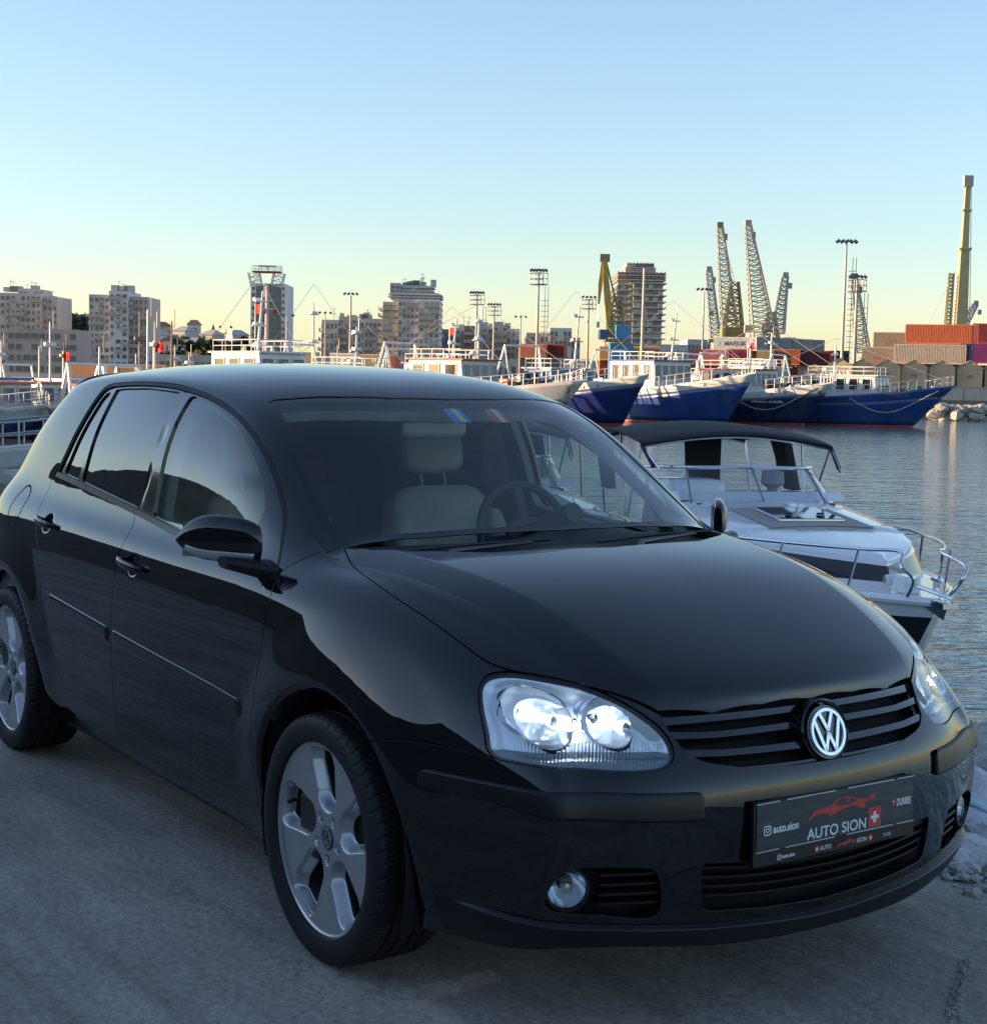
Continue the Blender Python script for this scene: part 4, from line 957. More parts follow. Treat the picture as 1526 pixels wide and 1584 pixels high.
for i, x in enumerate(xs):
    ey = edge_y(x); row = [(x, ey + .02, -2.2), (x, ey + .015, -.25), (x, ey, -.03)]
    for k, y in enumerate(np.concatenate([ey - np.array([.02, .06, .15, .3, .5, .8]), np.linspace(.2, -9, 60) if x > -14 else np.linspace(.0, -9, 12).repeat(1)])) if False else enumerate([ey - q for q in (.02, .06, .15, .3, .5, .8, 1.1, 1.5, 2, 2.5, 3, 3.5, 4, 5, 6, 8, 12)]):
        z = .010 * mn.noise(Vector((x * .8, y * .8, 0))) - .02 * max(0, 1 - k / 2.0) + (.012 * mn.noise(Vector((x * 5, y * 5, 3))) if k < 5 else 0)
        inw = abs(y) < 1.1 and -3.2 < x < .6
        row.append((x, float(y), z * (.3 if inw else 1)))
    rows.append(row)
m = MB(); m.grid(rows); tag(m.build('quay_ground', concrete_mat(), auto=60), kind='structure')
# --- boulders
def rock_mesh(seed, fac=1.0):
    bm = bmesh.new(); bmesh.ops.create_icosphere(bm, subdivisions=4, radius=1)
    rs = random.Random(seed); planes = [(Vector((rs.gauss(0, 1), rs.gauss(0, 1), rs.gauss(0, 1))).normalized(), rs.uniform(.52, .86)) for _ in range(11)]
    for v in bm.verts:
        p = v.co.copy()
        for n, d in planes:
            q = p.dot(n)
            if q > d: p -= n * (q - d) * .93
        o = Vector((seed * 7.1, 0, 0)); p += v.co * (.12 * mn.noise(v.co * 2.2 + o) + .06 * mn.noise(v.co * 5 + o) + .035 * mn.noise(v.co * 12 + o)); v.co = p
    me = bpy.data.meshes.new('rock'); bm.to_mesh(me); bm.free()
    for p in me.polygons: p.use_smooth = True
    me.set_sharp_from_angle(angle=R(32)); return me
rock_m = mat('grey_limestone', (.44, .42, .39), .85, noise=(5, .4, 10), bump=(14, 1.0, .09), grime=((.10, .10, .10), 1.6, .50, .72))
rock_w = mat('pale_limestone', (.55, .57, .60), .8, noise=(4, .15, 8), bump=(14, .7, .04), grime=((.2, .2, .2), 2.5, .58, .75))
RM = [rock_mesh(k) for k in range(6)]
def boulder(x, y, z, s, k, label, rot=None, mm=rock_m, group='boulders banked against the quay edge'):
    o = bpy.data.objects.new('boulder', RM[k]); COL.objects.link(o); o.location = (x, y, z); o.scale = s
    rr = random.Random(int(x * 100) + k); o.rotation_euler = rot or (rr.uniform(-.3, .3), rr.uniform(-.3, .3), rr.uniform(0, 6.3))
    o.material_slots[0].link = 'OBJECT'; o.material_slots[0].material = mm; tag(o, label, 'boulder', group); return o
for me in RM: me.materials.append(rock_m)
# in view at the right of the bumper
boulder(.02, 1.95, -.36, (.62, .42, .32), 0, 'rough pale boulder level with the quay edge beside the front bumper', (0, .05, .3), rock_w)
boulder(.10, 1.42, -.12, (.26, .20, .13), 4, 'small pale angular rock touching the quay edge beside the bumper', (.1, .1, 1.1), rock_w)
boulder(-.40, 1.75, -.20, (.34, .26, .20), 5, 'small grey rock wedged behind the pale edge boulder', (.2, -.1, 2.0))
boulder(.45, 1.50, -.20, (.30, .24, .16), 2, 'small rough rock at the quay edge at the right border', (0, .2, .4))
boulder(-.62, 2.75, -.55, (.62, .45, .42), 1, 'flat bluish white slab leaning behind the bumper corner', (.5, .1, .2), rock_w)
boulder(-1.55, 3.72, -.80, (.75, .60, .55), 2, 'dark pitted boulder at the water below the left headlamp')
boulder(.35, 2.95, -.95, (.7, .6, .45), 3, 'brown grey boulder low in the gap right of the white slab')
boulder(-2.6, 3.9, -1.2, (.9, .7, .55), 4, 'low boulder at the water behind the pitted one')
rs = random.Random(4)
for k in range(20):
    x = -6.2 - k * .72 + rs.uniform(-.3, .3); row = k % 3; y = edge_y(x) + .45 + row * .95 + rs.uniform(-.2, .2); z = -.22 - row * .42 + rs.uniform(-.1, .1)
    boulder(x, y, z, (rs.uniform(.5, .85), rs.uniform(.4, .7), rs.uniform(.3, .5)), rs.randrange(6), 'grey boulder behind the car, %s of the heap, %s from the tail' % (['top', 'middle', 'water line'][row], ['nearest', 'second', 'third', 'fourth', 'fifth', 'sixth', 'farthest'][k // 3]))
for k in range(8):
    x = -5.6 + k * .72 + rs.uniform(-.1, .1); row = k % 2; y = edge_y(x) + .55 + row * 1.2; z = -.42 - row * .5
    boulder(x, y, z, (rs.uniform(.4, .6), rs.uniform(.4, .6), rs.uniform(.28, .4)), rs.randrange(6), 'grey boulder in the bank hidden beside the car, %s place back from the front door' % ['eighth', 'seventh', 'sixth', 'fifth', 'fourth', 'third', 'second', 'first'][k])
# --- breakwater mound on the landward side (mirrored in the car)
rows = []
for x in np.linspace(-120, 60, 260):
    hh = 5.0 + 1.0 * mn.noise(Vector((x * .07, 0, 0))) + .22 * mn.noise(Vector((x * .35, 4, 0)))
    rows.append([(x, -8.2 - t * 4.2, hh * (t ** .75) + .14 * mn.noise(Vector((x * .9, t * 6, 0))) * min(1, 4 * t)) for t in np.linspace(0, 1, 16)] + [(x, -15, hh * 1.0), (x, -30, -2)])
m = MB(); m.grid(rows); tag(m.build('breakwater_mound', mat('mound_rock', (.10, .092, .082), .9, noise=(.8, .35, 8), bump=(2, .8, .2)), auto=40), kind='structure')
# ================================================================ BOATS
def V3(v): return Vector(v)
navy = mat('hull_navy', (.006, .014, .075), .32, coat=.3, noise=(.8, .3), grime=((.05, .05, .07), 1.1, .45, .66))
royal = mat('hull_royal_blue', (.008, .045, .21), .32, coat=.3, noise=(.7, .25), grime=((.06, .07, .10), 1.0, .46, .68))
deepb = mat('hull_deep_blue', (.006, .018, .14), .32, coat=.3, noise=(.7, .25), grime=((.02, .02, .06), 1.0, .46, .68))
teal = mat('hull_grey_teal', (.045, .10, .135), .5, noise=(.7, .3), grime=((.16, .09, .05), .9, .58, .74))
bwhite = mat('boat_white', (.62, .62, .60), .4, noise=(.9, .12), grime=((.34, .24, .16), .8, .62, .8))
rustw = mat('boat_rusty_white', (.56, .54, .50), .5, noise=(.9, .15), grime=((.30, .13, .05), 1.3, .54, .70))
redp = mat('boat_red', (.35, .035, .03), .5, noise=(1, .2)); orangep = mat('boat_orange_roof', (.42, .16, .10), .55, noise=(1, .2))
darkwin = mat('boat_window', (.015, .018, .022), .08, coat=.6); steel = mat('galvanised', (.42, .42, .42), .45, metal=.5); ropem = mat('rope', (.45, .40, .30), .9)
blackr = mat('black_rubber', (.015, .015, .015), .7); netg = mat('green_net', (.03, .12, .07), .9, noise=(3, .4), bump=(12, 1, .1)); woodd = mat('deck_wood', (.16, .12, .09), .8, noise=(2, .3))
buoy = mat('lifebuoy_blue', (.05, .12, .35), .5)
def hull(root, L, B, h0, h1, low, up, band=.30, rake=.16, keelm=redp, name='hull', wl=.25, fine=.5):
    """stern at x=0, bow at x=L, waterline at z=0"""
    n = 26; lv = [-.5, 0, wl, .5, .75, 1]
    def pt(t, s, sg, kind=0):
        zs = h0 + (h1 - h0) * t ** 2.4
        fb = 1 if t < fine else max(0, 1 - ((t - fine) / (1 - fine)) ** 2.1)
        bb = B / 2 * (.86 + .14 * min(1, t * 4)) * fb
        flare = (.80 + .20 * s ** .8) if t < .6 else (.80 + .20 * s ** .8) - .30 * ((t - .6) / .4) * (1 - s)
        x = t * (L - rake * L * (1 - max(s, -.1)) * t ** 3)
        return (x, sg * max(bb * flare, .0), zs * s)
    def shell(s0, s1, mm, nm, off=0, k=7):
        b = MB()
        for sg in (-1, 1): b.grid([[pt(t, s0 + (s1 - s0) * q, sg) for q in np.linspace(0, 1, k)] for t in np.linspace(0, 1, n)])
        b.add([pt(0, s0 + (s1 - s0) * q, -1) for q in np.linspace(0, 1, k)] + [pt(0, s0 + (s1 - s0) * q, 1) for q in np.linspace(1, 0, k)], [tuple(range(2 * k))])
        o = b.build(nm, mm, root, fix=False); so = o.modifiers.new('t', 'SOLIDIFY'); so.thickness = .06; so.offset = -1; return o
    shell(-.25, .06, keelm, 'boot_topping'); shell(.06, 1 - band, low, name); shell(1 - band, 1.0, up, 'bulwark')
    for s, r, mm in ((1.0, .06, up), (1 - band, .05, up)):
        b = MB()
        for sg in (-1, 1): b.tube([pt(t, s, sg) for t in np.linspace(0, 1, n)], r, 6)
        b.build('rub_rail', mm, root)
    b = MB(); rows = [[tuple(np.array(pt(t, 1 - band * .85, sg)) * np.array([1, 1, 1])) for sg in (-1, 0, 1)] for t in np.linspace(0, .97, n)]
    b.grid(rows); b.build('deck', woodd, root, fix=False)
    return pt
def cabin(root, x0, x1, w, z0, z1, nwin, side_win, wallm, roofm, slope=.25, over=.3, name='wheelhouse', win_h=.42):
    """box cabin; the raked front (+x) carries nwin windows, each side side_win"""
    h = bpy.data.objects.new(name, None); COL.objects.link(h); h.parent = root
    b = MB(); dx = slope; y = w / 2
    b.add([(x0, -y, z0), (x1, -y, z0), (x1, y, z0), (x0, y, z0), (x0, -y, z1), (x1 - dx, -y, z1), (x1 - dx, y, z1), (x0, y, z1)],
          [(0, 1, 5, 4), (1, 2, 6, 5), (2, 3, 7, 6), (3, 0, 4, 7), (4, 5, 6, 7), (3, 2, 1, 0)])
    b.build('wall', wallm, h)
    b = MB(); b.box(x0 - over * .6, x1 - dx + over, -y - over * .5, y + over * .5, z1, z1 + .10); b.build('roof', roofm, h, bevel=.03)
    zt = z1 - (z1 - z0) * .12; zb = zt - (z1 - z0) * win_h
    def win(c, u, v, n, hw, hh):
        q = MB(); c = Vector(c); u = Vector(u).normalized(); v = Vector(v).normalized(); n = Vector(n).normalized()
        M = Matrix(((u.x, v.x, n.x, c.x), (u.y, v.y, n.y, c.y), (u.z, v.z, n.z, c.z), (0, 0, 0, 1)))
        q.prism([(-hw, -hh), (hw, -hh), (hw, hh), (-hw, hh)], .0, .02, M); q.build('window', darkwin, h)
        f = MB(); t = .05
        for a, c_, d, e in ((-hw - t, hw + t, hh, hh + t), (-hw - t, hw + t, -hh - t, -hh), (-hw - t, -hw, -hh, hh), (hw, hw + t, -hh, hh)): f.box(a, c_, d, e, 0, .045, M=M)
        f.build('window_frame', wallm, h)
    f = lambda z: x1 - dx * (z - z0) / (z1 - z0)
    for k in range(nwin):
        yy = -y + w * (k + .5) / nwin; zc = (zt + zb) / 2; win((f(zc) + .01, yy, zc), (0, 1, 0), (-dx, 0, z1 - z0), (z1 - z0, 0, dx), w / nwin * .36, (zt - zb) / 2)
    for k in range(side_win):
        xx = x0 + (x1 - dx - x0) * (k + .6) / (side_win + .2); zc = (zt + zb) / 2
        for sg in (-1, 1): win((xx, sg * (y + .01), zc), (1, 0, 0), (0, 0, 1), (0, sg, 0), (x1 - x0) / side_win * .27, (zt - zb) / 2)
    return h
def rail(root, pts, h=.9, mm=steel, n=10, name='railing', mid=True, r=.022):
    b = MB(); P = [Vector(p) for p in pts]
    L = [0]
    for a, c in zip(P[:-1], P[1:]): L.append(L[-1] + (c - a).length)
    def at_(s):
        for i in range(len(P) - 1):
            if s <= L[i + 1] + 1e-6: return P[i].lerp(P[i + 1], (s - L[i]) / max(L[i + 1] - L[i], 1e-6))
        return P[-1]
    up = Vector((0, 0, h)); b.tube([p + up for p in P], r * 1.3, 6)
    if mid: b.tube([p + up * .5 for p in P], r, 5)
    for k in range(n + 1): q = at_(L[-1] * k / n); b.tube([q, q + up], r, 5)
    return b.build(name, mm, root)
def mast(root, x, z0, z1, r=.09, arms=(), mm=bwhite, lean=0, name='mast'):
    b = MB(); b.tube([(x, 0, z0), (x + lean, 0, z1)], [r, r * .55], 8)
    for zz, w in arms: b.tube([(x + lean * (zz - z0) / (z1 - z0), -w / 2, zz), (x + lean * (zz - z0) / (z1 - z0), w / 2, zz)], r * .5, 6); b.cbox((x, 0, zz + .12), (.25, .5, .16))
    b.tube([(x + lean * .8, .15, z1 - .3), (x + lean * .8, .15, z1 + .5)], .018, 5)
    return b.build(name, mm, root)
def gallows(root, x, w, z0, z1, lean=.6, mm=bwhite):
    b = MB(); b.tube([(x, -w / 2, z0), (x + lean, -w / 3, z1), (x + lean, w / 3, z1), (x, w / 2, z0)], .10, 8); b.tube([(x + 1.6, -w / 3, z0), (x + lean, -w / 3, z1)], .07, 6); b.tube([(x + 1.6, w / 3, z0), (x + lean, w / 3, z1)], .07, 6)
    return b.build('stern_gallows', mm, root)
def flag(root, x, z, c=(.6, .02, .02), y=0):
    b = MB(); b.tube([(x, y, z - 1.2), (x, y, z + .6)], .02, 5); b.build('flag_pole', steel, root)
    b = MB(); b.grid([[(x + .7 * t, y + .08 * math.sin(6 * t), z + .55 - s * .5) for t in np.linspace(0, 1, 6)] for s in (0, 1)]); b.build('flag', mat('flag_red', c, .8), root)
def place_bow(root, L, h1, px, D, a):
    """puts the bow top in column px at D metres"""
    x, y = gp(px, D); h = hd(a); root.rotation_euler = (0, 0, h); root.location = (x - L * math.cos(h), y - L * math.sin(h), WL)
def clutter(root, x0, x1, w, z, n, seed, mats):
    rr = random.Random(seed)
    for k in range(n):
        b = MB(); x = rr.uniform(x0, x1); y = rr.uniform(-w / 2, w / 2); t = rr.random()
        if t < .35: b.tube([(x + .28 * math.cos(q), y + .28 * math.sin(q) * .5, z + .3 + .28 * math.sin(q)) for q in np.linspace(0, 2 * PI, 12, endpoint=False)], .09, 6, closed=True); b.build('fender_tyre', blackr, root)
        elif t < .65:
            s = rr.uniform(.3, .6); b.box(x - s, x + s * .6, y - s * .5, y + s * .5, z, z + rr.uniform(.3, .6)); b.build('fish_box', rr.choice(mats), root)
        else:
            b.lathe([(.02, .55), (.35, .5), (.55, .25), (.7, 0)], 10, Matrix.Translation((x, y, z)) @ Matrix.Diagonal((rr.uniform(.8, 1.6), 1, rr.uniform(.6, 1.2), 1))); b.build('net_heap', rr.choice([netg, blackr, ropem]), root)
def trawler(name, label, px, D, a, L, B, h0, h1, low, up, roofm, band=.3, cab=(.34, .62, 2.3), wallm=None, nwin=4, sw=3, mastx=.5, mh=4.5, gal=True, seed=1, flagc=None, tall=0, rake=.16, group='fishing trawlers moored along the far quay'):
    t = thing(name, label, 'fishing boat', group=group); pt = hull(t, L, B, h0, h1, low, up, band, rake)
    wallm = wallm or bwhite; zd = h0 * .8 + .25; x0, x1 = L * cab[0], L * cab[1]
    cabin(t, x0, x1, B * .60, zd, zd + cab[2] + tall, nwin, sw, wallm, roofm)
    if tall: cabin(t, x0 + .8, x1 - 1.0, B * .45, zd + cab[2] + tall + .12, zd + cab[2] + tall + 1.6, nwin, 2, wallm, roofm)
    ztop = zd + cab[2] + tall + (1.6 if tall else 0)
    mast(t, L * mastx, ztop, ztop + mh * .72, .10, (((ztop + mh * .5, 1.5),) if seed % 2 else ((ztop + mh * .32, 1.0), (ztop + mh * .6, .8))), bwhite if seed % 3 else steel, lean=(.5 if seed % 4 == 0 else 0))
    b = MB(); b.lathe([(.0001, .3), (.22, .26), (.32, .12), (.30, 0), (.0001, 0)], 12, Matrix.Translation((L * mastx - .9, .5, ztop + .35))); b.tube([(L * mastx - .9, .5, ztop), (L * mastx - .9, .5, ztop + .4)], .05); b.build('radar_dome', bwhite, t)
    b = MB(); b.tube([(L * .12, 0, ztop + 1), (L * mastx, 0, ztop + mh * .9), (L * .985, 0, h1 + .2)], .018, 4); b.build('stay_wire', steel, t)
    if gal: gallows(t, L * .06, B * .75, h0 * .9, h0 + 3.3)
    for sg in (-1, 1): rail(t, [pt(q, 1, sg) for q in np.linspace(.45, .99, 12)], .75, steel, 14)
    rail(t, [(x0, -B * .28, ztop + .1), (x1 - .4, -B * .28, ztop + .1), (x1 - .4, B * .28, ztop + .1), (x0, B * .28, ztop + .1)], .6, bwhite, 12)
    clutter(t, L * .63, L * .86, B * .45, h0 + .5, 7, seed, [bwhite, redp, woodd]); clutter(t, L * .10, L * .30, B * .5, h0 * .85, 5, seed + 9, [bwhite, royal, woodd])
    # portholes and mooring rope
    for q in (.70, .76, .82):
        for sg in (-1, 1):
            p = pt(q, 1 - band * .5, sg); o_ = MB(); o_.lathe([(.0001, .03), (.12, .03), (.15, 0)], 12, Matrix.Translation(p) @ Matrix.Rotation(-PI / 2 * sg, 4, 'X')); o_.build('porthole', darkwin, t)
    b = MB(); seed % 2 and b.tube([tuple(np.array(pt(.55 + .4 * s, .92 - .5 * math.sin(PI * s), -1)) + np.array([0, -.15, 0])) for s in np.linspace(0, 1, 14)], .035, 5); seed % 2 and b.build('mooring_rope', ropem, t)
    b = MB(); b.tube([(L * .93 + .3 * math.cos(q), -.3, h1 - .5 + .3 * math.sin(q)) for q in np.linspace(0, 2 * PI, 14, endpoint=False)], .1, 6, closed=True); b.build('fender_tyre', blackr, t)
    if flagc: flag(t, L * mastx - .3, ztop + mh * .45)
    place_bow(t, L, h1, px, D, a); return t, pt
trawler('fishing_trawler', 'blue fishing trawler with low white wheelhouse, farthest right and nearly side on', 1475, 114, 34, 15.5, 5.2, 2.0, 3.15, royal, royal, bwhite, .22, (.30, .66, 1.9), nwin=4, sw=5, mh=3.2, mastx=.40, seed=3, rake=.2)
t_, pt_ = trawler('fishing_trawler', 'white bow of a trawler with blue lower hull, behind the navy one', 1314, 124, 52, 17, 5.4, 2.3, 3.6, royal, bwhite, bwhite, .45, (.30, .55, 2.3), nwin=4, sw=3, mh=4.0, seed=5)
t_, pt_ = trawler('fishing_trawler', 'navy fishing trawler with white bulwark, red roof and a name in small letters', 1288, 112, 56, 17.5, 5.4, 2.0, 3.2, navy, bwhite, redp, .22, (.28, .58, 2.2), nwin=6, sw=4, mh=3.4, seed=7, flagc=1)
q = MB(); rr_ = random.Random(2)      # the name is too small to read in the photograph: two words of short strokes
for k in range(17):
    if k != 8: x_ = (k - 8) * .155; h_ = rr_.choice([.13, .14, .20]); q.box(x_ - .035, x_ + .035, -.1, -.1 + h_, 0, .01); q.box(x_ - .06, x_ + .06, -.1 + h_ * .4, -.1 + h_ * .55, .011, .015)
o = tag(q.build('ship_name', bwhite, t_), kind='stuff')
b_ = np.array(pt_(.80, .66, -1)); a_ = np.array(pt_(.70, .66, -1)); dv = (b_ - a_) / np.linalg.norm(b_ - a_); o.location = (a_ + b_) / 2 + np.array([0, -.09, 0]); o.rotation_euler = (R(90), -math.asin(dv[2]) * 0, math.atan2(dv[1], dv[0]))
trawler('fishing_trawler', 'bright blue trawler with long white bulwark and dark wheelhouse glass, nearest the sport boat', 1168, 108, 58, 19, 5.8, 2.1, 3.75, royal, bwhite, royal, .17, (.22, .52, 2.6), nwin=5, sw=4, mh=5.0, seed=8, tall=0)
trawler('fishing_trawler', 'small white and pale blue boat squeezed between two blue trawlers', 1196, 118, 62, 13, 4.4, 1.6, 2.7, royal, bwhite, bwhite, .55, (.30, .55, 1.9), nwin=3, sw=2, mh=2.5, seed=10)
trawler('fishing_trawler', 'deep blue trawler with white bow band and a light blue cabin', 1001, 100, 60, 17.5, 5.8, 2.1, 3.45, deepb, bwhite, bwhite, .16, (.28, .50, 1.8), wallm=mat('cabin_light_blue', (.12, .26, .48), .5, noise=(1, .15)), nwin=2, sw=3, mh=6.0, seed=12)
trawler('fishing_trawler', 'grey teal trawler with rust streaked white bulwark, red roof and a round lifebuoy', 905, 92, 44, 18.0, 5.4, 1.9, 3.0, teal, rustw, redp, .42, (.24, .52, 2.3), wallm=rustw, nwin=4, sw=3, mh=4.0, seed=14)
trawler('fishing_trawler', 'white trawler with faded orange roof partly hidden by the car roof', 805, 104, 50, 15, 5.0, 1.7, 2.6, teal, rustw, orangep, .5, (.26, .58, 2.3), wallm=rustw, nwin=4, sw=3, mh=4.5, seed=16, flagc=1)
trawler('fishing_trawler', 'white boat with blue roof and four dark windows above the middle of the car roof', 672, 84, 40, 12, 4.2, 1.4, 2.0, royal, bwhite, royal, .5, (.30, .66, 1.9), nwin=4, sw=3, mh=3.4, seed=18)
trawler('fishing_trawler', 'white wheelhouse boat with wide square windows and a tall red banded radar mast', 497, 78, 52, 13, 4.6, 1.6, 2.2, royal, bwhite, bwhite, .5, (.30, .72, 2.5), nwin=3, sw=3, mh=4.6, seed=20, flagc=1, gal=False)
trawler('fishing_trawler', 'white trawler with an arched stern gallows above the car roof', 600, 96, 42, 14, 4.6, 1.5, 2.2, royal, bwhite, bwhite, .5, (.34, .6, 1.5), nwin=3, sw=2, mh=6.5, seed=22)
# --- smaller craft of the marina on the left, each a boat of its own
rs = random.Random(11)
SMALL = []
def small_boat(label, px, D, a, L, low, up, roofm, cabm, seed, mh=3.0, cab=(.3, .66, 1.5), gal=False, flagc=None):
    t = thing('moored_boat', label, 'boat', group='small craft moored in the marina'); pt = hull(t, L, L * .32, .9, 1.5, low, up, .35, .14)
    zd = .8; cabin(t, L * cab[0], L * cab[1], L * .32 * .62, zd, zd + cab[2], 3, 2, cabm, roofm, over=.2)
    mast(t, L * .45, zd + cab[2], zd + cab[2] + mh, .06, (((zd + cab[2] + mh * .6, .9),) if seed % 2 else ()), bwhite if seed % 3 else mat('mast_brown', (.25, .14, .08), .6))
    if gal: gallows(t, .4, L * .25, .9, 3.2, .4)
    for sg in (-1, 1): rail(t, [pt(q, 1, sg) for q in np.linspace(.5, .98, 8)], .6, steel, 7)
    clutter(t, L * .05, L * .28, L * .2, .8, 4, seed, [bwhite, redp, royal])
    if flagc: flag(t, L * .44, zd + cab[2] + mh * .5)
    place_bow(t, L, 1.5, px, D, a); return t
cols = [royal, bwhite, teal, navy, redp]
info = [(30, 62, 'white'), (95, 66, 'blue trimmed'), (150, 58, 'white and red'), (215, 70, 'grey'), (262, 60, 'white'), (310, 74, 'rust streaked'), (352, 62, 'blue'), (20, 88, 'white'), (75, 96, 'pale'), (140, 90, 'cream'), (190, 104, 'blue'), (245, 92, 'white'), (300, 110, 'grey'), (345, 96, 'white'), (560, 112, 'white'), (455, 104, 'pale'), (700, 118, 'white'), (748, 126, 'rusty')]
where = ['left of the car roof', 'left of the car roof', 'above the rear corner of the roof', 'above the rear of the roof', 'above the rear door', 'above the roof rail', 'near the radar mast', 'far left below the flats', 'far left below the flats', 'below the tall grey flats', 'below the tall grey flats', 'below the small houses', 'below the minaret', 'below the minaret', 'behind the white gallows', 'below the glass tower', 'between two trawlers', 'between two trawlers']
for k, ((px, D, cn), wh) in enumerate(zip(info, where)):
    small_boat(cn + ' boat with thin mast ' + wh + (', nearer' if k in (0, 9) else ', farther' if k in (1, 8, 10) else ''), px + 40, D, rs.uniform(30, 75), rs.uniform(8.5, 12), rs.choice(cols), bwhite if k % 3 else rustw, rs.choice([bwhite, redp, royal, orangep]), bwhite if k % 2 else rustw, 30 + k, rs.uniform(1.4, 3.6), gal=k % 2 == 0, flagc=k in (0, 5, 9))
# nearer two boats at the left edge
t = small_boat('old white wooden cabin cruiser with blue roof edge and dark windows at the far left', 150, 33, 18, 9.5, bwhite, bwhite, royal, bwhite, 60, 1.2, (.18, .66, 1.35)); t.name = 'cabin_cruiser'; t['category'] = 'boat'
def open_boat(label, px, D, a, L):
    t = thing('open_motorboat', label, 'boat', group='small craft moored in the marina'); pt = hull(t, L, L * .36, .75, 1.05, bwhite, bwhite, .25, .12, keelm=bwhite)
    b = MB(); y = L * .13; 
    for sg in (-1, 1):
        b.tube([(L * .66, sg * y, .8), (L * .55, sg * y, 1.95), (L * .16, sg * y, 2.0), (L * .14, sg * y, .8)], .035, 8); b.tube([(L * .38, sg * y, .8), (L * .50, sg * y, 1.95)], .03, 8)
    b.tube([(L * .55, -y, 1.95), (L * .55, y, 1.95)], .03); b.tube([(L * .16, -y, 2.0), (L * .16, y, 2.0)], .03); b.build('canopy_frame', bwhite, t)
    b = MB(); b.grid([[(L * .655, sg * y, .82), (L * .56, sg * y, 1.55)] for sg in (-1, 0, 1)], sm=False); b.build('windshield', glass('boat_glass', (.7, .78, .8), 1.5), t)
    b = MB(); cushion(b, (L * .3, 0, .75), (1.0, L * .25, .4), None, 6); b.build('seat', mat('seat_maroon', (.18, .07, .08), .6), t)
    for k in range(3): b = MB(); p = pt(.50 + .05 * k, .62, -1); b.cbox((p[0], p[1] - .0, p[2]), (.06, .06, .22)); b.build('hull_vent', blackr, t)
    for sg in (-1, 1): rail(t, [pt(q, 1, sg) for q in np.linspace(.6, .97, 8)], .35, steel, 5, mid=False)
    place_bow(t, L, 1.0, px, D, a); return t
open_boat('small white open motorboat with a bare canopy frame above the rocks at the left edge', 118, 24, 12, 5.6)

